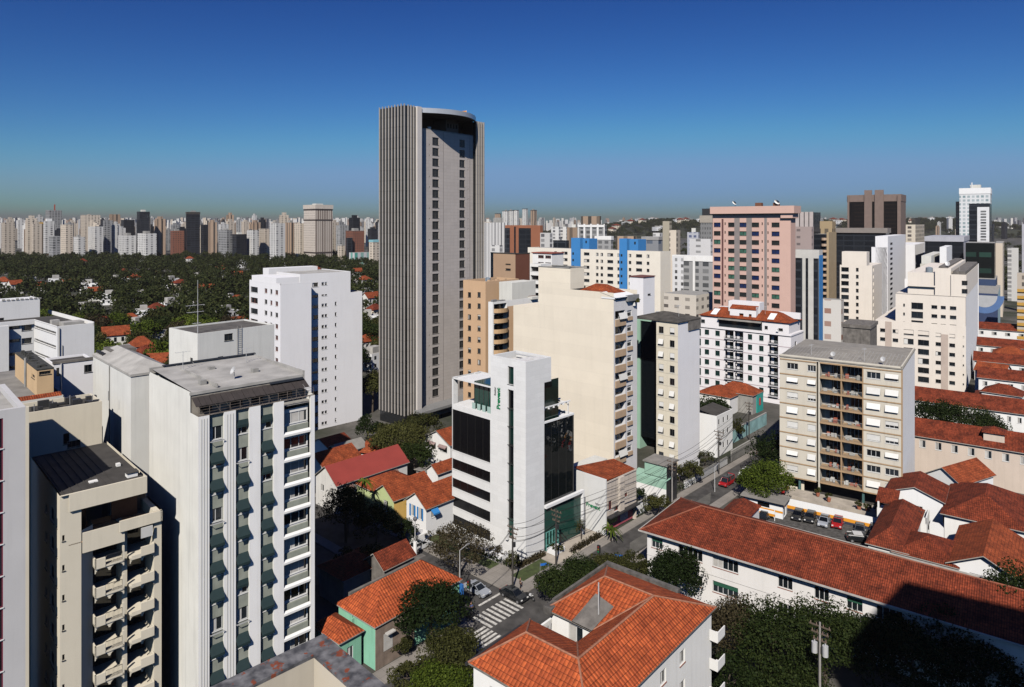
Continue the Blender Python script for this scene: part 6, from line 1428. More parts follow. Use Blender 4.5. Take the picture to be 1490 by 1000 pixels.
# ---------------------------------------------------------------- own rooftop parapet, the shade-casting block
def parapet():
    z = 47.0; x, y = GP(471, 922, z); a2 = radians(45); r = thing('roof_parapet', 'corner of a near roof parapet with rusty grey metal capping', 'parapet', (x, y, 0), pi/2-a2)
    # local: x right-going (away), y left-going; the corner is the far one, arms run to -x and -y
    t = .46
    m = MB(); m.poly([(0, 0, z), (-14, 0, z), (-14, -t, z), (-t, -t, z), (-t, -14, z), (0, -14, z)]); 
    m.quad((-t, -t, z), (-14, -t, z), (-14, -t, z-.06), (-t, -t, z-.06)); m.quad((-t, -t, z), (-t, -14, z), (-t, -14, z-.06), (-t, -t, z-.06)); m.quad((0, 0, z), (-14, 0, z), (-14, 0, z-.12), (0, 0, z-.12)); m.quad((0, 0, z), (0, -14, z), (0, -14, z-.12), (0, 0, z-.12))
    mm = bpy.data.materials.new('rusty_capping'); mm.use_nodes = True; n = mm.node_tree.nodes; Lk = mm.node_tree.links; p = n['Principled BSDF']; p.inputs['Roughness'].default_value = .8
    tc = n.new('ShaderNodeTexCoord'); n1 = n.new('ShaderNodeTexNoise'); n1.inputs['Scale'].default_value = 4.2; n1.inputs['Detail'].default_value = 9; n1.inputs['Roughness'].default_value = .62; Lk.new(tc.outputs['Object'], n1.inputs['Vector'])
    c1 = n.new('ShaderNodeValToRGB'); e = c1.color_ramp.elements; e[0].position = .575; e[0].color = (0, 0, 0, 1); e[1].position = .605; e[1].color = (1, 1, 1, 1); Lk.new(n1.outputs['Fac'], c1.inputs[0])
    n2 = n.new('ShaderNodeTexNoise'); n2.inputs['Scale'].default_value = 5; n2.inputs['Detail'].default_value = 8; Lk.new(tc.outputs['Object'], n2.inputs['Vector'])
    c2 = n.new('ShaderNodeValToRGB'); e = c2.color_ramp.elements; e[0].position = .35; e[0].color = (.05, .05, .055, 1); e[1].position = .7; e[1].color = (.20, .195, .20, 1); Lk.new(n2.outputs['Fac'], c2.inputs[0])
    c3 = n.new('ShaderNodeValToRGB'); e = c3.color_ramp.elements; e[0].color = (.10, .022, .012, 1); e[1].color = (.30, .075, .03, 1); Lk.new(n2.outputs['Fac'], c3.inputs[0])
    mx = n.new('ShaderNodeMix'); mx.data_type = 'RGBA'; Lk.new(c1.outputs[0], mx.inputs[0]); Lk.new(c2.outputs[0], mx.inputs[6]); Lk.new(c3.outputs[0], mx.inputs[7]); Lk.new(mx.outputs[2], p.inputs['Base Color'])
    m.build('metal_capping', mm, r)
    m = MB(); i = .05
    m.quad((-t+i-.0, -t, z-.06), (-14, -t+i, z-.06), (-14, -t+i, z-4), (-t+i, -t, z-4)); m.quad((-t, -t+i, z-.061), (-t+i-.02, -14, z-.061), (-t+i-.02, -14, z-4), (-t, -t+i, z-4)); m.quad((-.04, -.04, z-.12), (-14, -.04, z-.12), (-14, -.04, 0), (-.04, -.04, 0)); m.quad((-.04, -.04, z-.12), (-.04, -14, z-.12), (-.04, -14, 0), (-.04, -.04, 0))
    m.build('wall', mat('cream_inner_wall', (.60, .53, .42), .8, .08, .8, .12), r)
    m = MB(); m.quad((-t, -t, z-4), (-14, -t, z-4), (-14, -14, z-4), (-t, -14, z-4)); m.build('roof_floor', CONC, r)
parapet()
def shade_block():
    s = 80; x, y = 49.2-s*sin(SUN_AZ), 86.2-s*cos(SUN_AZ); z = 9.6+s*tan(SUN_EL)
    r = thing('apartment_building', 'tall apartment block beside the viewpoint whose shadow falls over the school roof', 'building', (x, y, 0), 0)
    u = Vector((.84, -.54, 0)); v = Vector((-.72, -.69, 0)); m = MB()
    P = [Vector((0, 0, 0)), u*34, u*34+v*16, v*16]; P = [(p.x, p.y) for p in P]
    m.prism(P, 0, z); m.build('wall', BEIGE, r)
    w_ = MB()
    for k in range(int(z/3)-1):
        for j in range(9):
            a = u*(2+j*3.5); c = a+u*1.6; o = Vector((.54, .84, 0))*.03
            w_.quad((a.x+o.x, a.y+o.y, 1+k*3), (c.x+o.x, c.y+o.y, 1+k*3), (c.x+o.x, c.y+o.y, 2.4+k*3), (a.x+o.x, a.y+o.y, 2.4+k*3))
    q = w_.build('windows', GLS, r); q['kind'] = 'stuff'
shade_block()
# ================================================================ ground, streets
def ground():
    m = MB(); m.quad((-30000, -2000, 0), (30000, -2000, 0), (30000, 40000, 0), (-30000, 40000, 0))
    mm = bpy.data.materials.new('city_ground'); mm.use_nodes = True; n = mm.node_tree.nodes; L = mm.node_tree.links; p = n['Principled BSDF']; p.inputs['Roughness'].default_value = .95
    tc = n.new('ShaderNodeTexCoord'); n1 = n.new('ShaderNodeTexNoise'); n1.inputs['Scale'].default_value = .03; n1.inputs['Detail'].default_value = 8; L.new(tc.outputs['Object'], n1.inputs['Vector'])
    cr = n.new('ShaderNodeValToRGB'); e = cr.color_ramp.elements; e[0].position = .38; e[0].color = (.022, .028, .012, 1); e[1].position = .62; e[1].color = (.13, .12, .11, 1); x = e.new(.5); x.color = (.07, .066, .055, 1)
    L.new(n1.outputs['Fac'], cr.inputs[0]); n2 = n.new('ShaderNodeTexNoise'); n2.inputs['Scale'].default_value = .8; n2.inputs['Detail'].default_value = 6; L.new(tc.outputs['Object'], n2.inputs['Vector'])
    mr = n.new('ShaderNodeMapRange'); mr.inputs[3].default_value = .5; mr.inputs[4].default_value = 1.4; L.new(n2.outputs['Fac'], mr.inputs[0])
    mx = n.new('ShaderNodeMix'); mx.data_type = 'RGBA'; mx.blend_type = 'MULTIPLY'; mx.inputs[0].default_value = 1; L.new(cr.outputs[0], mx.inputs[6]); L.new(mr.outputs[0], mx.inputs[7]); L.new(mx.outputs[2], p.inputs['Base Color'])
    tag(m.build('ground', mm), kind='structure')
ground()
A2 = radians(42.4)
JX, JY, JT = .5, 94.9, pi/2-A2       # crossing: local x away along the far street, y to the left along the other
def JW(x, y, z=0): return (JX+sin(A2)*x-cos(A2)*y, JY+cos(A2)*x+sin(A2)*y, z)
def jplace(o): o.location = (JX, JY, 0); o.rotation_euler = (0, 0, JT); return o
ASPH = mat('asphalt', (.066, .062, .059), .9, .55, .5, bump=.05)
PAVE = panels('pavement', (.27, .245, .22), 1.2, 1.2, .03, .75, .9, var=.25)
KERB = mat('kerb_stone', (.36, .34, .31), .9, .2, 1)
GRASSM = mat('lawn', (.055, .075, .022), .95, .45, 1.2)
def sheet(name, pts, z, m, kind='structure'):
    q = MB(); q.poly([(x, y, z) for x, y in pts]); return tag(jplace(q.build(name, m)), kind=kind)
def slab(name, pts, m, h=.13):
    q = MB(); q.prism(pts, 0, h, 0); o = q.build(name, m); return tag(jplace(o), kind='structure')
sheet('road', [(-90, -2.9), (-4.6, -2.9), (-4.6, -130), (4.2, -130), (4.2, -2.4), (230, -2.4), (230, 3.2), (6.5, 3.2), (4.2, 5.2), (4.2, 150), (-4.6, 150), (-4.6, 3.6), (-6, 2.4), (-90, 2.4)], .008, ASPH)
slab('pavement', [(4.2, 5.2), (6.5, 3.2), (230, 3.2), (230, 4.9), (29, 4.9), (15.5, 12), (7.2, 12), (7.2, 150), (4.2, 150)], PAVE)
slab('pavement', [(-4.6, 150), (-6.4, 150), (-6.4, 5), (-90, 5), (-90, 2.4), (-6, 2.4), (-4.6, 3.6)], PAVE)
slab('pavement', [(4.2, -2.4), (4.2, -90), (6, -90), (6, -4.4), (230, -4.4), (230, -2.4)], PAVE)
slab('pavement', [(-4.6, -2.9), (-90, -2.9), (-90, -5), (-6.4, -5), (-6.4, -90), (-4.6, -90)], PAVE)
sheet('road_patch', [(8, -1.2), (19, -1.6), (22, 2.2), (9, 2.6)], .014, mat('pale_asphalt', (.11, .105, .095), .9, .3, .6))
sheet('road_patch', [(26, -1.9), (55, -1.9), (60, .4), (30, .6)], .014, mat('pale_asphalt', (0, 0, 0)))
# lawn strips and planted verge round the clinic
sheet('lawn_strip', [(7.3, 8.5), (9.6, 8.5), (9.6, 30), (7.3, 30)], .02, GRASSM); sheet('lawn_strip', [(8, 5.6), (15, 5.6), (15.2, 8.2), (8, 8.2)], .14, GRASSM)
sheet('clinic_terrace', [(9.6, 8.2), (16, 8.2), (16, 30), (9.6, 30)], .03, mat('terrace_white', (.52, .50, .48), .85, .1, .8)); sheet('clinic_forecourt', [(15.3, 5), (31, 5), (31, 12.2), (15.3, 12.2)], .135, mat('sand_paving', (.42, .37, .31), .9, .15, .8))
sheet('yard', [(7.4, 31), (15, 31), (15, 41), (7.4, 41)], .03, mat('yard_white', (.58, .56, .53), .85, .2, .6))
PAINT = mat('road_paint', (.58, .56, .52), .8, .5, 2.5)
def paint(name, x0, y0, x1, y1, label, cat, group=None):
    q = MB(); q.quad((x0, y0, .014), (x1, y0, .014), (x1, y1, .014), (x0, y1, .014)); o = jplace(q.build(name, PAINT)); tag(o, kind='structure'); return o
for k in range(8): paint('crossing_stripe', -3.9+k*.9, 1.0, -3.45+k*.9, 4.6, '', '')
for k in range(7): paint('crossing_stripe', -8.6, -2.7+k*.72, -4.2, -2.3+k*.72, '', '')
paint('stop_line', -1.2, 5.85, 3.9, 6.25, '', '')
# ---- car park
PV = 1465
def carpark():
    b = Bld('x', '', '', 1312.5, 128, 1450, root=False)
    th, P = b.th, b.P
    def put(o): o.location = (P[0], P[1], 0); o.rotation_euler = (0, 0, th); return o
    q = MB(); q.poly([(-30, -8, .02), (-9.8, -8, .02), (-9.8, vL+3, .02), (-26, vL+3, .02)]); tag(put(q.build('car_park', mat('car_park_surface', (.085, .08, .075), .95, .6, 1.5))), kind='structure')
    r = thing('boundary_wall', 'white wall with an orange stripe between the car park and the balcony block', 'wall', (P[0], P[1], 0), th)
    q = MB(); q.box(-9.7, -6, 0, -9.45, vL-2, 2.3); q.build('wall_face', WHITE2, r)
    q = MB(); q.box(-9.73, -6, .5, -9.702, vL-2, 1.1); q.build('orange_stripe', mat('orange_stripe', (.72, .30, .02), .7, .05), r)
    q = MB(); q.box(-9.73, -6, 0, -9.702, vL-2, .5); q.build('dark_base', mat('navy_base', (.03, .035, .06), .8), r)
    q = MB(); q.box(-9.4, -5, 0, .2, vL-1, .9); q.box(-5.4, -3, .9, -5.0, vL-3, 1.4); q.box(-9.4, -5, .9, -9.1, vL-1, 1.1); tag(put(q.build('forecourt_planter', mat('planter_concrete', (.42, .37, .31), .9, .25, .6, .2))), 'low concrete planter terrace along the foot of the balcony block', 'planter')
    return b, put
PKB, pput = carpark()
# ================================================================ trees
def crown_mesh(name, rx, rz, n, leaf, clumps, seed, m, flat=.0):
    """leaf cards gathered in clumps through the crown's volume"""
    g = np.random.default_rng(seed)
    c = g.normal(size=(clumps, 3)); c /= np.linalg.norm(c, axis=1)[:, None]; rad = g.uniform(.45, 1.0, clumps)**.6
    c = c*rad[:, None]; c[:, 2] = np.abs(c[:, 2])*1.0-.35*g.random(clumps)
    cr = g.uniform(.22, .42, clumps)
    k = g.integers(0, clumps, n); d = g.normal(size=(n, 3)); d /= np.linalg.norm(d, axis=1)[:, None]
    p = c[k]+d*(cr[k]*g.uniform(.45, 1, n)**.5)[:, None]
    p = p*np.array([rx, rx, rz])
    nr = d*.7+g.normal(size=(n, 3))*.6+np.array([0, 0, .35]); nr /= np.linalg.norm(nr, axis=1)[:, None]
    a = np.cross(nr, g.normal(size=(n, 3))); a /= np.linalg.norm(a, axis=1)[:, None]; b = np.cross(nr, a)
    s = leaf*g.uniform(.6, 1.3, n)[:, None]; bb = b*g.uniform(.45, .8, n)[:, None]
    v = np.stack([p-a*s, p-bb*s*.9+a*s*.1, p+a*s, p+bb*s*.9-a*s*.1], 1).reshape(-1, 3)
    me = bpy.data.meshes.new(name); me.vertices.add(4*n); me.vertices.foreach_set('co', v.ravel().astype(np.float32))
    me.loops.add(4*n); me.loops.foreach_set('vertex_index', np.arange(4*n, dtype=np.int32)); me.polygons.add(n)
    me.polygons.foreach_set('loop_start', np.arange(0, 4*n, 4, dtype=np.int32)); me.polygons.foreach_set('loop_total', np.full(n, 4, dtype=np.int32)); me.update(); me.validate()
    me.materials.append(m); return me
def trunk_mesh(h, r, seed, spread, up):
    q = MB(); rr = random.Random(seed); q.tube((0, 0, 0), (.1*h*.3, 0, h*.6), r, r*.7, 8)
    t = (.1*h*.3, 0, h*.6)
    for k in range(6):
        a = k*1.05+rr.random(); e = (t[0]+spread*cos(a)*rr.uniform(.5, .9), spread*sin(a)*rr.uniform(.5, .9), h*.6+up*rr.uniform(.4, 1)); q.tube(t, e, r*.5, r*.14, 6)
    return q.mesh('trunk', BARK)
PROTO = {}
def tree(kind, x, y, z, h, r, label, group=None, leaf=None, n=3200, seed=None, name='tree', rz=None, cat='tree'):
    """h height of the crown top, r crown radius"""
    seed = R.randrange(9999) if seed is None else seed
    t = thing(name, label, cat, (x, y, z), R.random()*6 if rz is None else rz, group)
    ch = h*.62; leaf = leaf or .30
    n = int(n*2.4); leaf *= .62; me = crown_mesh('crown', r, ch*.62, n, leaf, max(16, int(n/150)), seed, LEAFS[kind]); c = link('crown', me, t); c.location = (0, 0, h-ch*.66)
    link('trunk', trunk_mesh(h*.85, max(.12, r*.055), seed, r*.7, h*.3), t)
    return t
def tpx(kind, px, pyg, h, r, label, **k):
    x, y = GP(px, pyg, 0); return tree(kind, x, y, 0, h, r, label, **k)
tpx(3, 668, 838, 8.0, 4.7, 'airy brown leaved street tree in front of the clinic', leaf=.24, n=2600)
tpx(0, 628, 940, 8.2, 4.6, 'dark green round tree in front of the green house', leaf=.26, n=5200)
tpx(1, 655, 985, 5.4, 3.6, 'olive leaved tree beside the lower zebra crossing', leaf=.22, n=4000)
tpx(2, 640, 1035, 4.6, 3.8, 'yellow green bushy tree above the parked motorcycles', leaf=.22, n=4200)
tpx(1, 590, 1010, 3.6, 2.2, 'small olive shrub tree by the green house wall', leaf=.2, n=1800)
tpx(1, 580, 955, 2.6, 1.6, 'low bush under the white door of the green house', leaf=.18, n=900, name='bush', cat='bush')
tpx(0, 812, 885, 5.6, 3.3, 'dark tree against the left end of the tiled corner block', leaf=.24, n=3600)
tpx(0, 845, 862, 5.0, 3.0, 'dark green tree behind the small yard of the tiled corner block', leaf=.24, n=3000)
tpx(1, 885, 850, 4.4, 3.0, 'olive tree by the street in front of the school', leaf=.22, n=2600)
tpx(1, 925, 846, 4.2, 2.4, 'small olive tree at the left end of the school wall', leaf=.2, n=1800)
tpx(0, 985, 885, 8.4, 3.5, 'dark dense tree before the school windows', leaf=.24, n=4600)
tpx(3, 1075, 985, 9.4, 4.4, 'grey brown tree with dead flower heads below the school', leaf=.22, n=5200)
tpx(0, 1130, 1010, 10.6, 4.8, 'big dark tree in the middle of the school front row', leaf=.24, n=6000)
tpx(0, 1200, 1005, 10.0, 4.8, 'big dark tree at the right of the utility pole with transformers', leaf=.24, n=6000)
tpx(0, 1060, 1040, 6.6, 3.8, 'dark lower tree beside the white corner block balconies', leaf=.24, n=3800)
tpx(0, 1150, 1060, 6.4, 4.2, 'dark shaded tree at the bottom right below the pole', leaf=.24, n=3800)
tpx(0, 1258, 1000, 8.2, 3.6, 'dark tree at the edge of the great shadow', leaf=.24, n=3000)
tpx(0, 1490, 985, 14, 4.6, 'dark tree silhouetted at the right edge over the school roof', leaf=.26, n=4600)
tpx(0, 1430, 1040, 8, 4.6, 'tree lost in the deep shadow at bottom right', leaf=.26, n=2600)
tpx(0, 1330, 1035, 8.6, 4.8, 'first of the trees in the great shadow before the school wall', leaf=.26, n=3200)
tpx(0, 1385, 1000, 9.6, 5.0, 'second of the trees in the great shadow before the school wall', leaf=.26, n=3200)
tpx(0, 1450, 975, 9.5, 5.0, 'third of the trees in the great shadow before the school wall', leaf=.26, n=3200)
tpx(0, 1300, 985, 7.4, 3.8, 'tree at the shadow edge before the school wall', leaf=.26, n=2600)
tpx(2, 1117, 735, 8.6, 4.6, 'bright green tree at the left foot of the balcony block', leaf=.28, n=4200)
tpx(0, 1094, 724, 5.6, 3.0, 'dark street tree in front of the bright green tree', leaf=.26, n=2400)
tpx(0, 1118, 700, 10.5, 4.2, 'dark shaded tree behind the bright green tree', leaf=.3, n=2400)
tpx(1, 1002, 706, 5.2, 2.8, 'small olive tree on the planted bed across the street', leaf=.24, n=1500)
tpx(1, 958, 752, 4.0, 2.6, 'spreading olive tree under the mint green box', leaf=.22, n=1500)
tpx(0, 1035, 625, 9.0, 5.5, 'dark green tree at the foot of the bright white tiled block', leaf=.4, n=2000)
tpx(1, 1072, 640, 5.4, 2.4, 'little tree on the terrace of the red tiled street house', leaf=.3, n=800)
tpx(1, 582, 682, 10.5, 6.4, 'olive green tree with a broad crown right of the red metal roof', leaf=.36, n=3600)
tpx(0, 602, 700, 8.5, 4.6, 'dark leafy tree behind the red metal roof', leaf=.34, n=2200)
tpx(1, 610, 655, 9, 5.0, 'tree at the foot of the grey tower', leaf=.36, n=2200)
tpx(1, 542, 600, 12, 5.5, 'tree between the tall white block and the grey tower', leaf=.42, n=2000)
tpx(0, 535, 650, 7.5, 3.6, 'dark tree in the gap below the tall white block', leaf=.32, n=1500)
tpx(1, 562, 655, 6.5, 3.2, 'small olive tree before the foot of the grey tower', leaf=.32, n=1200)
tpx(0, 503, 790, 10.5, 4.2, 'dark tree in the deep shade beside the white awning block', leaf=.26, n=3200)
tpx(0, 548, 800, 7.6, 3.4, 'dark palm like tree before the yellow house', leaf=.26, n=2200)
tpx(0, 590, 795, 4.4, 2.2, 'round dark bush by the door of the yellow house', leaf=.2, n=1500, name='bush', cat='bush')
tpx(0, 520, 850, 6, 3.4, 'shaded street tree at the dark end of the road', leaf=.26, n=1600)
for i, (px, py, h, r, lb) in enumerate(((1345, 640, 10.5, 5.2, 'leftmost round dark tree of the clump above the beige long house'), (1372, 646, 11, 5.6, 'second round dark tree of the clump above the beige long house'), (1402, 650, 11, 5.6, 'third round dark tree of the clump above the beige long house'), (1432, 652, 9, 4.6, 'rightmost round dark tree of the clump above the beige long house'))):
    tpx(0, px, py, h, r, lb, leaf=.32, n=2400)
tpx(1, 1470, 655, 5, 2.6, 'thin tree before the white row right of the round tree clump', leaf=.26, n=700)
tpx(1, 1436, 560, 6, 2.6, 'small palm between the red roofed rows', leaf=.3, n=600)
tpx(0, 1480, 572, 7, 4, 'dark bushy tree between the red roofed rows at the right edge', leaf=.32, n=1200)
tpx(1, 722, 480, 14, 7, 'tree right of the grey tower above the tan roofs', leaf=.6, n=1400)
tpx(1, 1450, 800, 3, 1.5, 'little bush in the gap between the right hand roofs', leaf=.2, n=500, name='bush', cat='bush')
def hedge(name, pts, h, wd, kind, label, n=900):
    """pts: two junction-frame points"""
    (xa, ya), (xb, yb) = pts; g = np.random.default_rng(int(abs(xa*7+yb*3))+3); L = sqrt((xb-xa)**2+(yb-ya)**2)
    me = crown_mesh('hedge', 1, 1, n, .16, 20, int(L*10), LEAFS[kind]); co = np.empty(4*n*3, dtype=np.float32); me.vertices.foreach_get('co', co); co = co.reshape(n, 4, 3); ctr = co.mean(1, keepdims=True)
    new = np.stack([g.uniform(0, L, n), g.uniform(-wd/2, wd/2, n), g.uniform(.05, 1, n)**.7*h*(.8+.3*np.sin(np.linspace(0, 40, n)))], 1)[:, None, :]
    co = (co-ctr)+new; me.vertices.foreach_set('co', co.ravel()); me.update()
    x, y, z = JW(xa, ya, .12); o = link(name, me); o.location = (x, y, z); o.rotation_euler = (0, 0, JT+atan2(yb-ya, xb-xa)); return tag(o, label, 'hedge')
hedge('hedge', ((9.8, 9), (9.8, 28)), .7, .8, 0, 'low dark hedge along the lawn strip at the clinic left face')
hedge('hedge', ((20, 5.6), (28.5, 5.6)), .9, 1.0, 3, 'clipped reddish hedge on the kerb before the white lettered wall')
hedge('hedge', ((10.5, 8.9), (16.5, 8.6)), .8, 1.0, 3, 'ragged reddish hedge at the corner of the white clinic')
hedge('hedge', ((40, 5.4), (62, 5.4)), 1.4, 1.6, 0, 'dark hedge along the far street pavement')
def planter(x, y, w_, d, label, kind=3):
    X, Y, Z = JW(x, y, .1); r = thing('planter', label, 'planter', (X, Y, Z), JT); q = MB(); q.box(0, 0, 0, w_, d, .7); q.build('planter_box', WHITE2, r)
    me = crown_mesh('plants', max(w_, d)*.5, .5, 260, .17, 12, int(x*9), LEAFS[kind]); o = link('plants', me, r); o.location = (w_/2, d/2, .8)
planter(9.9, 12.5, 2.2, 3.4, 'white planter of reddish plants at the clinic left face')
planter(17.5, 7.0, 2.6, 1.8, 'white planter with a dark plant beside the clinic entrance', 1)
tpx(1, 745, 832, 3.2, 1.4, 'small shrub tree by the utility pole before the clinic', leaf=.18, n=500)
tpx(1, 838, 780, 3.0, 1.0, 'thin young tree against the green entrance glass', leaf=.16, n=240)
tpx(1, 846, 786, 4.2, .7, 'tall thin plant beside the white lettered wall', leaf=.14, n=160)
def palm(px, py, h, label):
    x, y = GP(px, py); t = thing('palm', label, 'palm', (x, y, 0), 0); q = MB(); q.tube((0, 0, 0), (.1, 0, h), .12, .08); q.build('trunk', BARK, t); q = MB()
    for k in range(16):
        a = k*2.4; l = 1.5+.4*(k % 3); s = .35+.5*((k*7) % 5)/5; pts = []
        for j in range(6): u = j/5; pts.append((.1+cos(a)*l*u, sin(a)*l*u, h+s*l*u*1.3-1.1*l*u*u))
        for j in range(5):
            (x0, y0, z0), (x1, y1, z1) = pts[j], pts[j+1]; w0 = .22*(1-abs(j/5-.3)); w1 = .22*(1-abs((j+1)/5-.3)); q.quad((x0-sin(a)*w0, y0+cos(a)*w0, z0-.08), (x1-sin(a)*w1, y1+cos(a)*w1, z1-.08), (x1, y1, z1), (x0, y0, z0)); q.quad((x0+sin(a)*w0, y0-cos(a)*w0, z0-.08), (x1+sin(a)*w1, y1-cos(a)*w1, z1-.08), (x1, y1, z1), (x0, y0, z0))
    q.build('fronds', LEAFS[2], t)
palm(888, 788, 2.2, 'small bright palm on the pavement by the pink shop front')
palm(529, 770, 8.6, 'palm with long fronds left of the orange hipped roof'); palm(506, 777, 7.8, 'palm rising from the shade below the red metal roof')

def low_wall(xa, xb, y, h, label, m=WHITE2):
    X, Y, Z = JW(xa, y, 0); r = thing('garden_wall', label, 'wall', (X, Y, 0), JT); q = MB(); q.box(0, 0, 0, xb-xa, .25, h); q.build('wall_face', m, r); q = MB(); q.box(-.05, -.06, h, xb-xa+.05, .31, h+.1); q.build('coping', CONC, r)
low_wall(58, 78, 5.2, 1.5, 'white low garden wall with planting behind it on the far street')
low_wall(40, 49, 5.6, 2.2, 'white garden wall between the pink shop house and the mint green box')
low_wall(80, 96, 5.1, 2.4, 'grey yard wall before the white street block', CONC)
def fence(xa, xb, y, h, label):
    X, Y, Z = JW(xa, y, .1); r = thing('fence', label, 'fence', (X, Y, Z), JT); n = int((xb-xa)/.3)
    q = MB(); [q.box(k*.3-.015, -.015, 0, k*.3+.015, .015, h) for k in range(n)]; q.build('bars', DARKM, r); q = MB(); q.box(0, -.02, h-.1, xb-xa, .02, h-.04); q.box(0, -.02, .1, xb-xa, .02, .16); q.build('rails', DARKM, r)
fence(62, 92, 4.75, 2.0, 'dark bar fence along the left pavement of the far street')
for i, (x_, y_, h_, r_) in enumerate(((60, 7.6, 3.2, 1.6), (66, 7.4, 2.6, 1.5), (73, 8.2, 3.6, 1.9), (45, 9.2, 3.4, 2.0))): X_, Y_, Z_ = JW(x_, y_); tree((1, 0, 1, 0)[i], X_, Y_, 0, h_, r_, ('olive bush behind the white low garden wall nearest the mint box', 'dark bush in the middle of the white low garden wall', 'olive bush at the far end of the white low garden wall', 'dark bush in the yard right of the pink shop house')[i], leaf=.2, n=700, name='bush', cat='bush')
# ================================================================ vehicles
TYRE = mat('tyre', (.012, .012, .012), .8, .1, 3); RIM = mat('wheel_rim', (.35, .35, .36), .4, .05, 3, metal=.6); CGL = glass('car_glass', (.008, .010, .012), .04, .6); LAMP = mat('headlamp', (.7, .7, .68), .15, .02, 3); RLAMP = mat('tail_lamp', (.35, .01, .01), .2, .02, 3)
def paintm(name, c): return mat(name, c, .25, .02, 1, spec=.6)
def car(name, label, body, loc, rz, kind='hatch', cat='car', group='cars standing in the car park'):
    """x forward, length 4"""
    t = thing(name, label, cat, loc, rz, group)
    L, W = 4.0, 1.7
    if kind == 'hatch': low = [(-2.0, .35), (-2.02, .80), (-1.9, .98), (1.0, .95), (1.75, .82), (1.98, .62), (2.0, .35)]; top = [(-1.9, .97), (-1.55, 1.42), (-.3, 1.48), (.25, 1.42), (1.05, .95)]
    elif kind == 'sedan': low = [(-2.2, .38), (-2.22, .85), (-2.05, .95), (1.0, .93), (1.95, .80), (2.15, .6), (2.15, .35)]; top = [(-1.75, .94), (-1.05, 1.38), (-.1, 1.42), (.35, 1.36), (1.1, .93)]
    else: low = [(-2.3, .45), (-2.32, 1.0), (1.3, 1.0), (2.1, .9), (2.25, .7), (2.25, .4)]; top = [(-2.25, .99), (-2.2, 1.85), (.6, 1.9), (1.0, 1.7), (1.6, 1.0)]
    def extr(q, prof, hw, hw2=None, mi=0, zc=None):
        n = len(prof); i = len(q.v); h2 = hw2 or hw; zs = [p[1] for p in prof]; z0, z1 = min(zs), max(zs)
        for s in (-1, 1):
            for x, z in prof: u = (z-z0)/(z1-z0) if z1 > z0 else 0; q.v.append((x, s*(hw+(h2-hw)*u), z))
        for k in range(n): q.f.append((i+k, i+(k+1) % n, i+n+(k+1) % n, i+n+k)); q.m.append(mi)
        q.f.append(tuple(i+k for k in range(n))); q.m.append(mi); q.f.append(tuple(i+n+n-1-k for k in range(n))); q.m.append(mi)
    q = MB(); extr(q, low, W/2, W/2-.04); 
    c = MB(); roof = [(x*.97, z) for x, z in top]; extr(q, [roof[1], (roof[1][0]+.05, roof[1][1]+.03), (roof[-2][0]-.05, roof[-2][1]+.03), roof[-2]], W/2-.22)
    for s in (-1, 1):
        for i0, xx in ((0, 0), (1, .0)):
            pass
        q.tube((roof[0][0], s*(W/2-.09), roof[0][1]), (roof[1][0], s*(W/2-.23), roof[1][1]), .045, n=5); q.tube((roof[-1][0], s*(W/2-.09), roof[-1][1]), (roof[-2][0], s*(W/2-.23), roof[-2][1]), .045, n=5); q.tube((-.25, s*(W/2-.08), .95), (-.25, s*(W/2-.22), roof[1][1]), .045, n=5)
    o = q.build('body', body, t); bv = o.modifiers.new('bevel', 'BEVEL'); bv.width = .05; bv.segments = 2; bv.limit_method = 'ANGLE'
    extr(c, roof, W/2-.10, W/2-.24); c.build('window', CGL, t)
    for x in (low[0][0]+.75, low[-1][0]-.75):
        for s in (-1, 1):
            w_ = MB(); w_.tube((x, s*(W/2-.2), .31), (x, s*(W/2+.01), .31), .31, n=16); wo = w_.build('wheel', TYRE, t); w_ = MB(); w_.tube((x, s*(W/2), .31), (x, s*(W/2+.03), .31), .19, n=12); w_.build('rim', RIM, wo)
    for s in (-1, 1):
        h = MB(); h.box(low[-1][0]-.22, s*.5, .58, low[-1][0]-.01, s*.78, .74); h.build('headlight', LAMP, t); h = MB(); h.box(low[0][0]-.01, s*.55, .66, low[0][0]+.1, s*.8, .9); h.build('tail_light', RLAMP, t)
        h = MB(); h.box(.75, s*(W/2), .9, .95, s*(W/2+.16), 1.05); h.build('mirror', body, t)
    h = MB(); h.box(low[-1][0]-.02, -.4, .40, low[-1][0]+.02, .4, .56); h.build('grille', DARKM, t)
    return t
CBLK = paintm('black_car_paint', (.012, .013, .015)); CSIL = paintm('silver_car_paint', (.30, .32, .36)); CRED = paintm('red_car_paint', (.33, .012, .015)); CGRY = paintm('grey_car_paint', (.07, .075, .085)); CWHT = paintm('white_car_paint', (.6, .6, .6)); CBLU = paintm('navy_car_paint', (.02, .03, .06))
def facing(px0, py0, px1, py1, z=.0):
    a, b = GP(px0, py0, z), GP(px1, py1, z); return atan2(b[1]-a[1], b[0]-a[0])
cx_ = GP(1170, 755); th = PKB.th+pi
for px, py, m, k, lb in ((1161, 752, CBLK, 'hatch', 'black car standing first beside the orange striped wall'), (1179, 755, CBLK, 'hatch', 'black car standing second, between a black and a silver car'), (1199, 761, CSIL, 'hatch', 'silver blue car between a black and the red car'), (1219, 763, CRED, 'hatch', 'bright red small car in the car park'), (1251, 774, CGRY, 'hatch', 'dark grey car behind the black pickup with white rails'), (1273, 775, CBLU, 'hatch', 'navy car half hidden by the brown hipped roof'), (1111, 755, CBLK, 'hatch', 'black car under the striped booth canopy')):
    x, y = GP(px, py, .3); car('parked_car', lb, m, (x, y, .02), PKB.th+pi+(.12 if px > 1240 else .05), k)
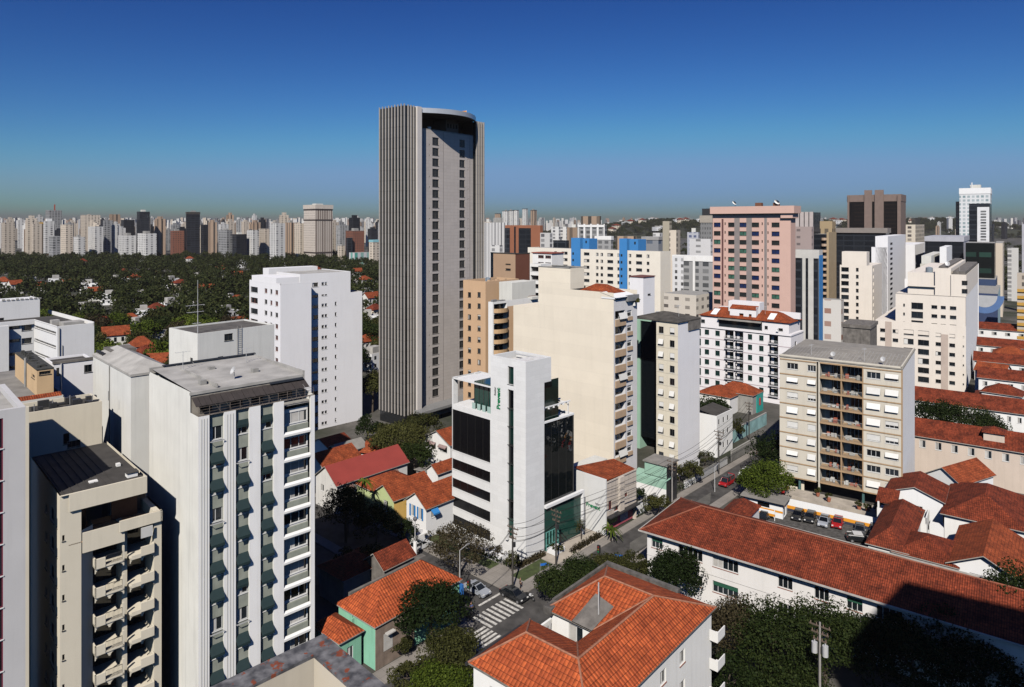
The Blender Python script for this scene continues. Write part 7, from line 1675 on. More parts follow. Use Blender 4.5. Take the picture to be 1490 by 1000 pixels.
x, y = GP(1252, 786, .3); t = car('pickup_truck', 'black pickup with white side rails near the brown hipped roof', CBLK, (x, y, .02), PKB.th-pi/2+.35, 'sedan', 'pickup')
q = MB(); q.box(-2.0, -.8, 1.2, .4, -.7, 1.3); q.box(-2.0, .7, 1.2, .4, .8, 1.3); q.box(-1.2, -.8, 1.42, .3, .8, 1.47); q.build('white_rail', CWHT, t)
x, y = GP(1058, 703, .4); car('parked_van', 'dark red van on the far street under the bright green tree', CRED, (x, y, .02), pi/2-A2+pi, 'van', 'van', None)
x, y = GP(748, 868, .3); car('parked_car', 'black car stopped behind the zebra crossing under the utility pole', CBLK, (x, y, .02), JT-pi/2, 'sedan', 'car', None)
x, y = GP(694, 860, .3); car('parked_car', 'silver car in the tree shade beside the green corner house', CSIL, (x, y, .02), JT-pi/2, 'sedan', 'car', None)
x, y = GP(1085, 690, .3); car('parked_car', 'white car farther along the far street beyond the red van', CWHT, (x, y, .02), pi/2-A2+pi, 'hatch', 'car', None)
x, y = GP(612, 796, .3); car('parked_car', 'white car standing in the drive of the blue shuttered house', CWHT, (x, y, .02), JT, 'hatch', 'car', None)
def motorcycle(px, py, rz, label, col):
    x, y = GP(px, py, .1); t = thing('motorcycle', label, 'motorcycle', (x, y, .02), rz, None)
    for xx in (-.65, .65):
        w_ = MB(); N = 18
        for k in range(N):
            a0, a1 = 2*pi*k/N, 2*pi*(k+1)/N; w_.tube((xx+.27*cos(a0), 0, .3+.27*sin(a0)), (xx+.27*cos(a1), 0, .3+.27*sin(a1)), .05, n=6)
        wo = w_.build('wheel', TYRE, t); w_ = MB(); w_.tube((xx, -.05, .3), (xx, .05, .3), .12, n=10); w_.build('hub', RIM, wo)
    q = MB(); q.tube((-.65, 0, .3), (0, 0, .42), .05); q.tube((.65, .06, .3), (.45, .06, .95), .03); q.tube((.65, -.06, .3), (.45, -.06, .95), .03); q.tube((.42, 0, .9), (-.3, 0, .62), .05); q.box(-.25, -.13, .28, .25, .13, .55); q.build('frame', DARKM, t)
    q = MB(); q.prism([(-.05, -.14), (.38, -.1), (.38, .1), (-.05, .14)], .66, .9); q.build('tank', col, t); q = MB(); q.box(-.75, -.13, .68, -.02, .13, .8); q.build('seat', TYRE, t)
    q = MB(); q.tube((.44, -.36, 1.0), (.44, .36, 1.0), .02); q.build('handlebar', STEEL, t); q = MB(); q.tube((.52, 0, .82), (.6, 0, .82), .09, n=10); q.build('headlight', LAMP, t); q = MB(); q.tube((-.75, .16, .3), (.1, .16, .3), .05); q.build('exhaust', STEEL, t)
    return t
motorcycle(771, 872, JT-pi/2, 'white motorcycle waiting at the right end of the zebra crossing', CWHT); motorcycle(685, 900, JT+.3, 'dark motorcycle beside the olive tree at the left kerb', CBLK)
for i, (px, py) in enumerate(((611, 968), (628, 970), (655, 962), (672, 955))): motorcycle(px, py, JT+.5+.2*i, ('motorcycle parked nearest the green house door', 'motorcycle parked second from the green house door', 'motorcycle parked under the olive tree', 'motorcycle parked nearest the lower zebra crossing')[i], (CWHT, CBLK, CWHT, CRED)[i])

# ================================================================ people
SKIN = mat('skin', (.32, .18, .12), .6, .03, 3); HAIR = mat('dark_hair', (.012, .009, .007), .6)
def skinned(name, V, E, rad, m, parent, root=0):
    me = bpy.data.meshes.new(name); me.from_pydata(V, E, []); me.materials.append(m); o = link(name, me, parent); o.modifiers.new('skin', 'SKIN')
    for i, s in enumerate(me.skin_vertices[0].data): s.radius = (rad[i], rad[i]); s.use_root = i == root
    ss = o.modifiers.new('sub', 'SUBSURF'); ss.levels = 1; ss.render_levels = 2; return o
def person(px, py, rz, label, top, legs, stride=.16, arm=.1):
    x, y = GP(px, py, .13); t = thing('person', label, 'person', (x, y, .13), rz)
    V = [(0, 0, .95), (0, 0, 1.15), (0, 0, 1.38), (0, 0, 1.48), (.02, 0, 1.60), (.03, 0, 1.72)]; r = [.13, .12, .14, .055, .095, .075]; E = [(0, 1), (1, 2), (2, 3), (3, 4), (4, 5)]
    for s in (-1, 1):
        i = len(V); st = stride*s; V += [(0, s*.09, .88), (st*.5+.03, s*.09, .49), (st-.02, s*.09, .08), (st+.14, s*.10, .03)]; r += [.085, .058, .038, .035]; E += [(0, i), (i, i+1), (i+1, i+2), (i+2, i+3)]
        i = len(V); V += [(0, s*.20, 1.38), (-st*.5, s*.24, 1.10), (-st*.6+arm, s*.22, .86), (-st*.6+arm+.03, s*.22, .77)]; r += [.05, .04, .03, .028]; E += [(2, i), (i, i+1), (i+1, i+2), (i+2, i+3)]
        for f in range(5): V.append((-st*.6+arm+.05-.02*f, s*(.225-.004*f), .70+.006*abs(2-f)-(0 if f else -.03))); r.append(.009); E.append((i+3, len(V)-1))
    skinned('body', V, E, r, SKIN, t)
    V2 = [(0, 0, .93), (0, 0, 1.15), (0, 0, 1.38)]; r2 = [.145, .135, .155]; E2 = [(0, 1), (1, 2)]
    for s in (-1, 1): i = len(V2); V2 += [(0, s*.20, 1.385), (-stride*s*.3, s*.225, 1.18)]; r2 += [.062, .056]; E2 += [(2, i), (i, i+1)]
    skinned('shirt', V2, E2, r2, top, t, 1)
    V3 = [(0, 0, .95)]; r3 = [.14]; E3 = []
    for s in (-1, 1): i = len(V3); st = stride*s; V3 += [(0, s*.09, .86), (st*.5+.03, s*.09, .49), (st-.02, s*.09, .10)]; r3 += [.095, .07, .052]; E3 += [(0, i), (i, i+1), (i+1, i+2)]
    skinned('trousers', V3, E3, r3, legs, t)
    skinned('hair', [(-.02, 0, 1.66), (-.01, 0, 1.73)], [(0, 1)], [.095, .08], HAIR, t)
    q = MB(); q.box(.105, -.012, 1.60, .135, .012, 1.64); q.box(.10, -.045, 1.645, .112, -.02, 1.66); q.box(.10, .02, 1.645, .112, .045, 1.66); q.box(.10, -.025, 1.565, .112, .025, 1.575); q.build('face', mat('face_detail', (.14, .07, .05), .6), t)
BL = mat('blue_cloth', (.03, .12, .42), .8); NV = mat('navy_cloth', (.02, .025, .05), .8); BKc = mat('black_cloth', (.015, .015, .016), .8); WHc = mat('white_cloth', (.6, .6, .58), .8)
person(784, 858, JT+1.2, 'person in blue shirt and blue trousers walking on the clinic corner pavement', mat('light_blue_cloth', (.08, .22, .45), .8), BL)
person(757, 857, JT-.6, 'person in dark clothes standing by the utility pole at the corner', BKc, BKc, .05)
person(686, 893, JT+.2, 'person with a bright blue top stepping off the left kerb', BL, BKc)
person(1006, 740, JT, 'person in white shirt on the pavement across from the school', WHc, NV)
person(1101, 666, JT+2, 'person in black top far along the street near the turquoise panel', BKc, NV)

# ================================================================ poles, wires, signs
POLE = mat('concrete_pole', (.30, .28, .26), .9, .2, 1, .2)
def pole(px, py, h, label, trafo=False, z=.13, dark=False):
    x, y = GP(px, py, z); t = thing('utility_pole', label, 'utility pole', (x, y, z), JT)
    q = MB(); q.tube((0, 0, 0), (0, 0, h), .15, .10); q.build('pole', POLE if not dark else mat('dark_pole', (.05, .045, .04), .9), t)
    for k in range(3):
        q = MB(); q.box(-.06, -1.1+.2*k, h-.5-.75*k, .06, 1.1-.2*k, h-.38-.75*k)
        q.build('crossarm', mat('wood_arm', (.10, .075, .055), .9), t)
        q = MB()
        for j in (-.95, -.35, .35, .95): q.tube((0, j*(1-.18*k), h-.38-.75*k), (0, j*(1-.18*k), h-.14-.75*k), .06, .04, 6)
        q.build('insulators', mat('porcelain', (.20, .14, .11), .4), t)
    if trafo:
        for s in (-1, 1): q = MB(); q.tube((0, s*.55, h-3.4), (0, s*.55, h-2.3), .30, n=12); q.tube((0, s*.55, h-2.3), (0, s*.55, h-2.0), .07); q.build('transformer', ALU, t)
    q = MB(); q.tube((.05, .16, h*.35), (.05, .16, h-2.5), .05); q.box(-.18, -.45, h-3.2, .18, -.14, h-2.5); q.build('junction_box', DARKM, t)
    return (x, y, h+z)
P1 = pole(746, 856, 9.5, 'dark crowded utility pole at the corner lawn before the clinic', dark=True)
P2 = pole(809, 822, 9.0, 'dark utility pole before the green clinic entrance', dark=True)
P3 = pole(1193, 1075, 12.4, 'pale utility pole with two white transformers before the big dark trees', True)
P4 = pole(978, 742, 9.6, 'utility pole beside the mint green box'); P5 = pole(1046, 690, 9.6, 'utility pole crowded with wires by the white street block', dark=True)
P6 = pole(1090, 640, 9.6, 'farthest utility pole along the street near the turquoise panel', dark=True)
def cable(a, b, dz, off, label):
    n = 18; x0, y0, z0 = a; x1, y1, z1 = b; t = link('overhead_cable', None) if False else None
    q = MB(); ox, oy = -sin(JT)*off, cos(JT)*off; pts = []
    for k in range(n+1): u = k/n; pts.append((x0+(x1-x0)*u+ox, y0+(y1-y0)*u+oy, (z0-dz)*(1-u)+(z1-dz)*u-1.0*4*u*(1-u)*.7))
    for k in range(n): q.tube(pts[k], pts[k+1], .028, n=4)
    tag(q.build('overhead_cable', mat('cable_black', (.01, .01, .01), .7)), label, 'cable', 'overhead cables between the utility poles')
names = {(1, 2): 'black cable between the two dark poles before the clinic', (2, 4): 'black cable from the clinic entrance pole to the pole by the mint box', (4, 5): 'black cable between the mint box pole and the white street block pole', (5, 6): 'black cable at the far end of the street'}
PP = {1: P1, 2: P2, 4: P4, 5: P5, 6: P6}
for (a, b), lb in names.items():
    for dz, off in ((.15, -.9), (.15, .9), (.9, .6), (1.7, -.3), (2.4, .1), (2.6, .2)): cable(PP[a], PP[b], dz, off, lb)
for dz, off in ((.3, 0), (1.0, .4)): cable(P1, GP(690, 905, 0)+(8.0,), dz, off, 'black cable crossing the road above the zebra crossing')
def lamp_post(px, py, h, label):
    x, y = GP(px, py, .13); t = thing('street_lamp', label, 'street lamp', (x, y, .13), JT); q = MB(); q.tube((0, 0, 0), (0, 0, h), .09, .06); q.build('post', ALU, t); q = MB(); q.tube((0, 0, h), (1.5, 0, h+.35), .04); q.build('arm', ALU, t); q = MB(); q.box(1.3, -.12, h+.28, 2.0, .12, h+.42); q.build('lamp_head', STEEL, t)
lamp_post(669, 865, 6.5, 'thin grey lamp post beside the green corner house'); lamp_post(1040, 716, 5.0, 'short white post lamp on the far street'); lamp_post(1097, 722, 5, 'slim pole beside the car park booth')
def globe_pillar():
    x, y = GP(604, 815, .13); t = thing('lamp_pillar', 'white lamp pillar with a round head above the stained wall', 'lamp pillar', (x, y, .13), JT); q = MB(); q.tube((0, 0, 0), (0, 0, 3.0), .32, .30, 14); q.build('pillar', WHITE2, t); q = MB(); q.tube((0, 0, 3), (0, 0, 6.4), .08); q.build('post', ALU, t); q = MB()
    N = 10
    for i in range(5):
        for k in range(N):
            f = lambda i, k: (.38*sin(pi*i/5)*cos(2*pi*k/N), .38*sin(pi*i/5)*sin(2*pi*k/N), 6.7-.38*cos(pi*i/5)); q.quad(f(i, k), f(i, k+1), f(i+1, k+1), f(i+1, k))
    q.build('lamp_head', mat('globe_grey', (.12, .12, .13), .3), t)
globe_pillar()
SB = mat('street_sign_blue', (.02, .14, .50), .5, .03)
def sign(px, py, h, label, rz, w_=1.3, hh=.42, m=SB, cat='street sign'):
    x, y = GP(px, py, .13); t = thing('street_sign', label, cat, (x, y, .13), rz); q = MB(); q.tube((0, 0, 0), (0, 0, h+.4), .035); q.build('post', STEEL, t); q = MB(); q.box(.03, -.02, h-hh/2, .03+w_, .02, h+hh/2); q.build('plate', m, t)
sign(797, 852, 2.6, 'blue street name plate on a thin post before the dark tree', JT+.6); sign(893, 834, 2.8, 'blue street name plate above the olive trees by the school', JT-1.2, 1.4, .5); sign(786, 845, 2.4, 'second blue street plate on the clinic corner lawn', JT-.5, 1.0, .35)
def traffic_light(px, py, h, label):
    x, y = GP(px, py, .13); t = thing('traffic_light', label, 'traffic light', (x, y, .13), JT+pi); q = MB(); q.tube((0, 0, 0), (0, 0, h), .06); q.build('post', DARKM, t); q = MB(); q.box(-.02, -.25, h-1.2, .28, .25, h); q.build('signal_head', BLACK, t)
    for k, c in enumerate(((.25, .02, .02), (.25, .16, .02), (.02, .2, .08))):
        q = MB(); q.tube((.28, 0, h-.22-.38*k), (.31, 0, h-.22-.38*k), .13, n=12); q.build('lens', mat('lens_%s' % ('red', 'amber', 'green')[k], c, .3), t)
traffic_light(872, 830, 4.0, 'black traffic light on the clinic side of the street'); traffic_light(683, 880, 3.6, 'black traffic light at the stop line in the tree shade')
def round_sign():
    x, y = GP(744, 850, .13); t = thing('road_sign', 'round red and white road sign at the foot of the corner pole', 'road sign', (x+.3, y-.4, .13), JT-.8); q = MB(); q.tube((0, 0, 0), (0, 0, 2.6), .035); q.build('post', STEEL, t); q = MB(); q.tube((-.02, 0, 2.3), (.02, 0, 2.3), .34, n=16); q.build('rim', mat('sign_red', (.45, .02, .02), .5), t); q = MB(); q.tube((-.035, 0, 2.3), (.035, 0, 2.3), .26, n=16); q.build('face', WHITE2, t)
round_sign()
# ---- car park booth
def booth():
    x, y = GP(1126, 753, 0); t = thing('parking_booth', 'white car park booth with orange bands and a flat grey roof', 'booth', (x, y, .02), PKB.th)
    q = MB(); q.box(0, 0, 0, 3, 7.2, .02); q.wall('S', 0, -1.6, 5.4, 0, 2.9, [(.8, 3.0, 1.5, 2.4)], .12); q.wall('F', -1.6, 0, 3.2, 0, 2.9, [(.9, 2.2, .1, 2.2)], .12); q.quad((3.2, -1.6, 0), (3.2, 5.4, 0), (3.2, 5.4, 2.9), (3.2, -1.6, 2.9)); q.build('wall', WHITE2, t)
    q = MB(); q.quad((.11, .8, 1.5), (.11, 3, 1.5), (.11, 3, 2.4), (.11, .8, 2.4)); q.quad((.9, -1.49, .1), (2.2, -1.49, .1), (2.2, -1.49, 2.2), (.9, -1.49, 2.2)); q.build('window', GLS, t)
    q = MB(); q.box(-.8, -2.2, 2.95, 3.6, 6, 3.15); q.build('roof', FIBRO, t)
    q = MB(); q.box(-.04, -1.6, 1.05, -.002, 5.4, 1.4); q.box(-1.6, -.6, .75, -1.5, 5.6, 1.2); q.build('orange_band', mat('orange_stripe', (0, 0, 0)), t)
    q = MB(); q.box(-1.58, -.6, 1.2, -1.52, 5.6, 1.75); q.box(-1.6, -.6, 0, -1.5, -.5, 2.2); q.box(-1.6, 5.5, 0, -1.5, 5.6, 2.2); q.build('barrier', WHITE2, t)
    x, y = GP(1139, 737, .0); r = thing('road_sign', 'small red sign on a white post by the car park booth', 'road sign', (x, y, .02), PKB.th); q = MB(); q.tube((0, 0, 0), (0, 0, 3), .05); q.build('post', WHITE2, r); q = MB(); q.box(-.06, -.35, 2.3, -.02, .35, 3.1); q.build('plate', mat('sign_red', (.45, .02, .02), .5), r)
booth()
def pots():
    for i, (px, py) in enumerate(((1190, 722), (1206, 730), (1250, 742), (1262, 745), (1277, 748), (1145, 713))):
        x, y = GP(px, py, 1.0); t = thing('plant_pot', ('terracotta pot plant left of the middle pillar', 'terracotta pot plant right of the middle pillar', 'terracotta pot with a tall plant by the right pillar', 'small terracotta pot right of the right pillar', 'terracotta pot plant at the right end of the balcony block', 'small pot plant left by the ground floor window')[i], 'pot plant', (x, y, 1.0), 0, 'pot plants on the terrace of the balcony block'); q = MB(); q.tube((0, 0, 0), (0, 0, .7), .28, .42, 10); q.build('pot', mat('terracotta_pot', (.40, .14, .08), .85), t); me = crown_mesh('plant', .6, .7, 160, .2, 8, i, LEAFS[1]); o = link('plant', me, t); o.location = (0, 0, 1.1)
pots()
def roof_plant_box():
    x, y = cb.W(cx1-1.4, -.1); t = thing('plant_pot', 'green shrub in a white pot on the top terrace of the cream block', 'pot plant', (x, y, czf+.3), 0); q = MB(); q.tube((0, 0, 0), (0, 0, .8), .4, .5, 10); q.build('pot', WHITE, t); me = crown_mesh('plant', 1.2, 1.0, 260, .25, 9, 4, LEAFS[1]); o = link('plant', me, t); o.location = (0, 0, 1.3)
roof_plant_box()
# ================================================================ the towers behind
def slabtower(name, label, cat, pc, pl, pr, Y, ytop, wallm, vp=1500, sidem=None, cap=None, group=None, boxes=(), roofh=0.0):
    """simple tower: S face from pl to pc, F face from pc to pr; parts: wall, side_wall, roof, roof_box"""
    b = Bld(name, label, cat, pc, Y, vp, group); L = max(4, b.sy(pl)); x1 = max(3, b.fx(pr)); x1 = min(x1, 60); z = b.z(ytop)
    m = MB(); m.wall('S', 0, 0, L, 0, z); m.quad((0, L, 0), (x1, L, 0), (x1, L, z), (0, L, z)); b.part('wall', m, wallm)
    m = MB(); m.wall('F', 0, 0, x1, 0, z); m.quad((x1, 0, 0), (x1, L, 0), (x1, L, z), (x1, 0, z)); b.part('side_wall', m, sidem or wallm)
    m = MB(); m.quad((0, 0, z), (x1, 0, z), (x1, L, z), (0, L, z)); b.part('roof', m, CONC)
    if not boxes and Y > 500 and R.random() < .6: a, c = R.uniform(.15, .4)*x1, R.uniform(.15, .5)*L; q = MB(); q.box(a, c, z-.1, a+.4*x1, c+.35*L, z+R.uniform(2, 4)); b.part('roof_box', q, R.choice([CONC, OFFW, CONC]))
    if cap: q = MB(); q.box(-.3, -.3, z-cap[0], x1+.3, L+.3, z+.6); b.part('roof_band', q, cap[1])
    for (u0, u1, v0, v1, h, mm) in boxes: q = MB(); q.box(u0*x1, v0*L, z-.1, u1*x1, v1*L, z+h); b.part('roof_box', q, mm)
    return b, L, x1, z
FW = far_facade('far_white', (.66, .65, .63), (.10, .10, .11), 6.6, 3.1, .40, .62, rnd=.2)
FC = far_facade('far_cream', (.60, .52, .43), (.09, .08, .07), 5.6, 3.0, .40, .6, rnd=.25)
FT = far_facade('far_tan', (.40, .29, .21), (.05, .045, .04), 7.0, 60, .40, 1, rnd=.3)
FB = far_facade('far_brick', (.24, .10, .065), (.05, .04, .04), 3.4, 3.1, .45, .55, rnd=.3)
FG = far_facade('far_grey', (.34, .34, .34), (.04, .045, .05), 5.0, 3.4, .6, .6, rnd=.35)
FD = far_facade('far_dark_glass', (.035, .04, .05), (.012, .014, .018), 6, 3.4, .9, .75, rnd=.4, rough=.2)
FS = far_facade('far_white_stripes', (.62, .61, .60), (.13, .13, .14), 3.2, 60, .38, 1.0, rnd=.1)
BRK = mat('far_plain_brick', (.30, .115, .06), .8, .08, .1)
B = slabtower
def mids():
    b, L, x1, z = B('office_block', 'blackened brick red office block with dark glass recesses', 'building', 786, 735, 789, 470, 328, BRK, 1560)
    for a, c in ((742, 735), (772.5, 755)):
        q = MB(); q.box(-.3, b.sy(a), 0, -.02, b.sy(c), z-2); b.part('glass_recess', q, FD)
    q = MB(); q.box(-.4, b.sy(750.5), 0, -.02, b.sy(748.5), z-1); b.part('dark_seam', q, FD)
    B('apartment_tower', 'white tower with fine vertical stripes left of the brick red block', 'tower', 738, 705, 742, 520, 324, FS, 1560)
    B('apartment_tower', 'pale narrow tower at the right edge of the grey tower', 'tower', 713, 703, 716, 620, 323, FC, 1560)
    B('office_block', 'small white curtain walled block below the striped tower', 'building', 727, 714, 729, 430, 357, FW, 1560)
    for i, (a, c, d, t, m, lb) in enumerate(((720, 727, 729, 311, FT, 'brown round topped tower first of the far cluster right of the grey tower'), (731, 738, 740, 307, FW, 'white tower second of the far cluster right of the grey tower'), (739.5, 746, 748, 306.5, FW, 'white tower third of the far cluster with a dark top'), (747, 752, 755, 306, FW, 'white tower fourth of the far cluster beside a narrow gap'), (760, 765, 768, 304, FW, 'single white tower with a dark cap between two gaps'), (772, 777, 781, 306, FT, 'pinkish tower last of the tall far cluster'))):
        B('apartment_tower', lb, 'tower', c, a, d, 1900, t, m, 1500, cap=(1, SLATE))
    B('apartment_tower', 'white pair tower with a pale left wing above the blue stairs', 'tower', 813, 802, 814, 640, 330, FW, 1500); B('apartment_tower', 'white pair tower with a blank right wing above the blue stairs', 'tower', 824, 815, 826, 650, 330, FW, 1500)
    B('apartment_tower', 'pale block of small windows left of the first blue stair', 'tower', 800, 786, 803, 420, 339, FW, 1500); B('office_block', 'low black block behind the first blue stair', 'building', 824, 805, 826, 400, 350, FD, 1500)
    B('apartment_tower', 'beige banded tower left of the framed grey tower', 'tower', 840, 825, 843, 520, 331, FT, 1500)
    b, L, x1, z = B('apartment_tower', 'grey office tower framed in white bands right of the beige banded tower', 'tower', 880, 841, 883, 480, 327, FG, 1500, boxes=((.2, .8, .2, .9, 6, FT),))
    for k in range(5): q = MB(); y = L*k/4; q.box(-.4, max(0, y-.7), 0, -.01, min(L, y+.7), z+.5); b.part('white_fin', q, WHITE)
    for zz in (z-1, z-12, z-28): q = MB(); q.box(-.5, 0, zz-.8, -.41, L, zz+.8); b.part('white_band', q, WHITE)
    B('apartment_tower', 'white roofed low tower right of the framed grey tower', 'tower', 889, 866, 891, 470, 345, FG, 1500, cap=(2, WHITE))
    b, L, x1, z = B('apartment_block', 'tan block with planted roof behind the right blue stair', 'building', 922, 896, 926, 420, 344, FT, 1500)
    B('office_block', 'low grey glass block right of the blue stair tower', 'building', 958, 934, 965, 430, 346, far_facade('far_grey_blue', (.25, .26, .28), (.06, .09, .14), 8, 14, .5, .55), 1500, cap=(1.5, mat('far_grey_cap', (.33, .32, .31), .8)))
    B('office_block', 'small white block above the low grey glass block', 'building', 960, 950, 964, 620, 339, FW, 1500)
    B('apartment_tower', 'slender beige tower with one column of windows', 'tower', 974, 966.5, 975.5, 380, 322, far_facade('far_olive', (.40, .36, .28), (.13, .11, .08), 9, 3, .35, .4), 1500); B('apartment_tower', 'broad beige tower right of the slender beige tower', 'tower', 984, 975, 990, 375, 335, FC, 1450)
    B('apartment_block', 'grey blue windowed block left of the salmon block', 'building', 1016, 1000, 1018, 560, 338, far_facade('far_blue_grid', (.45, .46, .5), (.05, .07, .16), 4, 3.6, .6, .55), 1500)
    B('office_tower', 'grey mesh covered tower with a dark hood beside the salmon block', 'tower', 1036, 1019, 1040, 430, 315, far_facade('far_mesh', (.20, .20, .20), (.09, .09, .09), 1.6, 3, .5, .5), 1500, cap=(4, mat('far_beige_cap', (.36, .32, .27), .8)), boxes=((.2, 1, .1, .9, 5, DARKM),))
    B('apartment_block', 'white stepped block with few small windows left of the salmon block', 'building', 1034, 1003, 1040, 400, 348, far_facade('far_white_sparse', (.66, .65, .65), (.1, .1, .1), 9, 3.4, .33, .4), 1500)
    b, L, x1, z = B('apartment_tower', 'white tower with a black and white notched edge and dark glass bays', 'tower', 1037, 979, 1040, 330, 374.5, FG, 1500, cap=(2.2, WHITE))
    q = MB(); q.box(-.5, b.sy(995), 0, -.01, L, z); b.part('white_bay', q, far_facade('far_notch', (.68, .68, .69), (.03, .03, .03), 3.2, 3, .4, .55)); q = MB(); q.box(-.5, b.sy(1009), 0, -.01, b.sy(995.5)-4, z-24); b.part('white_box', q, WHITE)
    q = MB(); q.box(-.6, b.sy(1009.5)-.8, 0, -.01, b.sy(1009.5)+.3, z); b.part('white_fin', q, WHITE)
    b, L, x1, z = B('apartment_block', 'long low cream block with small dark windows before the notched tower', 'building', 1013, 966, 1040, 262, 430, far_facade('far_cream_sparse', (.68, .62, .54), (.07, .06, .055), 4.6, 3.1, .42, .42), 1620)
    # right of the salmon block
    b, L, x1, z = B('office_tower', 'dark tower with pale vertical stripes and red diagonal balconies', 'tower', 1184, 1157, 1194, 420, 309, FD, 1560)
    for k in range(4): q = MB(); y = L*(k+.5)/4; q.box(-.4, y-1.1, 0, -.01, y+1.1, z+.3); b.part('pale_stripe', q, mat('far_pink_stripe', (.48, .42, .40), .8))
    B('apartment_block', 'pinkish grey block with tiny windows right of the salmon block', 'building', 1181, 1157, 1184, 330, 330, far_facade('far_pink_dots', (.40, .32, .30), (.12, .10, .10), 7, 3.4, .25, .35), 1560)
    b, L, x1, z = B('office_block', 'white framed block of black glass strips with a blue edge', 'building', 1192, 1156, 1197, 258, 364, mat('far_frame', (.55, .54, .52), .8), 1560)
    for a, c in ((1167.5, 1157.5), (1176, 1172.5), (1191.3, 1184)): q = MB(); q.box(-.15, b.sy(a), 0, -.01, b.sy(c), z-3.2); b.part('glass_strip', q, FD)
    q = MB(); q.box(-.2, 0, 0, 2, .02, z-2); q.box(-.2, -.12, 0, x1, -.01, z-2); b.part('blue_edge', q, BLUEP)
    B('apartment_tower', 'ochre stepped tower with dark bands', 'tower', 1211, 1193, 1216, 380, 322, far_facade('far_ochre', (.36, .27, .16), (.05, .045, .04), 4, 20, .5, .6), 1500)
    b, L, x1, z = B('apartment_tower', 'dark brown tower with rows of rounded balconies', 'tower', 1203, 1181, 1214, 340, 341, FD, 1500)
    q = MB()
    for k in range(22): q.tube((-.2, 1.2, z-3-3*k), (-.2, 1.2, z-1.8-3*k), 1.3, n=10)
    b.part('balcony', q, FT); q = MB(); q.box(-.3, -1, 0, x1, -.02, z+1); b.part('tan_edge', q, mat('far_tan_edge', (.40, .30, .18), .8))
    b, L, x1, z = B('office_block', 'wide black glass block with a grey roof slab', 'building', 1289, 1213, 1294, 430, 339, FD, 1480)
    q = MB(); q.box(-1, -1, z-.1, x1, L*.96, z+3); b.part('roof_slab', q, mat('far_slab_grey', (.24, .21, .19), .8))
    b, L, x1, z = B('office_tower', 'dark brown office tower of glass panels and stone piers', 'tower', 1311, 1233, 1318, 640, 283.5, far_facade('far_brown_glass', (.008, .007, .007), (.020, .014, .012), 20, 3.6, .8, .3, rough=.45), 1480, mat('far_pier', (.20, .145, .122), .8), cap=(6, mat('far_pier', (0, 0, 0))))
    for a, c in ((1269, 1258), (1286, 1273), (1311, 1306), (1236, 1233.5)): q = MB(); q.box(-1.6, max(0, b.sy(a)), 0, -.02, b.sy(c), z+(5 if a < 1290 and a > 1240 else 0)); b.part('stone_pier', q, mat('far_pier', (0, 0, 0)))
    B('apartment_tower', 'cream tower with arched top and dark balcony column', 'tower', 1332, 1318, 1348, 500, 327, far_facade('far_cream_bay', (.62, .55, .45), (.06, .05, .05), 5, 3.0, .5, .6), 1480, boxes=((.1, .6, .1, .5, 5, SLATE),))
    # white stepped towers
    b, L, x1, z = B('apartment_tower', 'white tower with a single column of small windows and a shaded recess', 'tower', 1291, 1268, 1317, 385, 360, mat('pure_white_wall', (0, 0, 0)), 1480)
    y2 = -.0; xx = b.fx(1317); q = MB(); zz = b.z(344); q.box(0, -.3, 0, xx, 6, zz); q.box(xx-.2, 4, 0, xx+.01, 9, zz-4); b.part('tall_wing', q, mat('pure_white_wall', (0, 0, 0)))
    q = MB()
    for k in range(22): zw = zz-5-2.9*k; q.box(b.fx(1294.5), -.42, zw, b.fx(1297.5), -.31, zw+1.2)
    b.part('windows', q, GLS)['kind'] = 'stuff'
    q = MB(); zz2 = b.z(361); q.box(xx+.1, -5.5, 0, b.fx(1335), 6, zz2); b.part('right_wing', q, mat('pure_white_wall', (0, 0, 0))); q = MB(); q.box(xx+.1+(b.fx(1335)-xx)*.95, -5.7, 0, b.fx(1336.5), -5.5, zz2+1); b.part('brick_strip', q, BRK)
    q = MB(); q.box(1, 3, z, 6, L*.7, z+5); b.part('roof_box', q, WHITE2)
    b = Bld('apartment_building', 'cream block with round windows and shadowed balcony stacks', 'building', 1269, 290, 1480); L = b.sy(1222); x1 = b.fx(1283); z = b.z(387); fh = 10.2/993*292; px = lambda v: 1190+v/5.884
    o1 = []; o2 = []
    for k in range(14):
        zz = z-1.0-fh*k; o1.append((b.sy(px(265)), b.sy(px(200)), zz-1.9, zz)); o2.append((b.sy(px(349)), b.sy(px(326)), zz-1.7, zz-.1))
    m = MB(); m.wall('S', 0, 0, L, 0, z, o1+o2, .5); m.wall('F', 0, 0, x1, 0, z, [(2+.0, 4.5, z-2.6-fh*k, z-.8-fh*k) for k in range(14)], .6); m.quad((0, L, 0), (x1, L, 0), (x1, L, z), (0, L, z)); m.quad((x1, 0, 0), (x1, L, 0), (x1, L, z), (x1, 0, z)); m.quad((0, 0, z-.2), (x1, 0, z-.2), (x1, L, z-.2), (0, L, z-.2)); bx = b.sy(1261, 2); by = b.sy(1225, 2); m.box(2, bx, z-.3, 9, by, b.z(367, 2, bx)); b.part('wall', m, mat('warm_cream_wall', (0, 0, 0)))
    for o in o1+o2: b.win('S', 0, o, 'plain', .45, 1, .06, .5, (FRD, GLS, SHUT, FRW))
    q = MB(); [q.quad((2, .59, z-2.6-fh*k), (4.5, .59, z-2.6-fh*k), (4.5, .59, z-.8-fh*k), (2, .59, z-.8-fh*k)) for k in range(14)]; b.part('balcony_glass', q, GLS); b.done()
    b, L, x1, z = B('water_tank_block', 'stained bare concrete block below the cream block with round windows', 'building', 1266, 1226, 1276, 200, 477, CONCD, 1480, cap=(.4, CONCD))
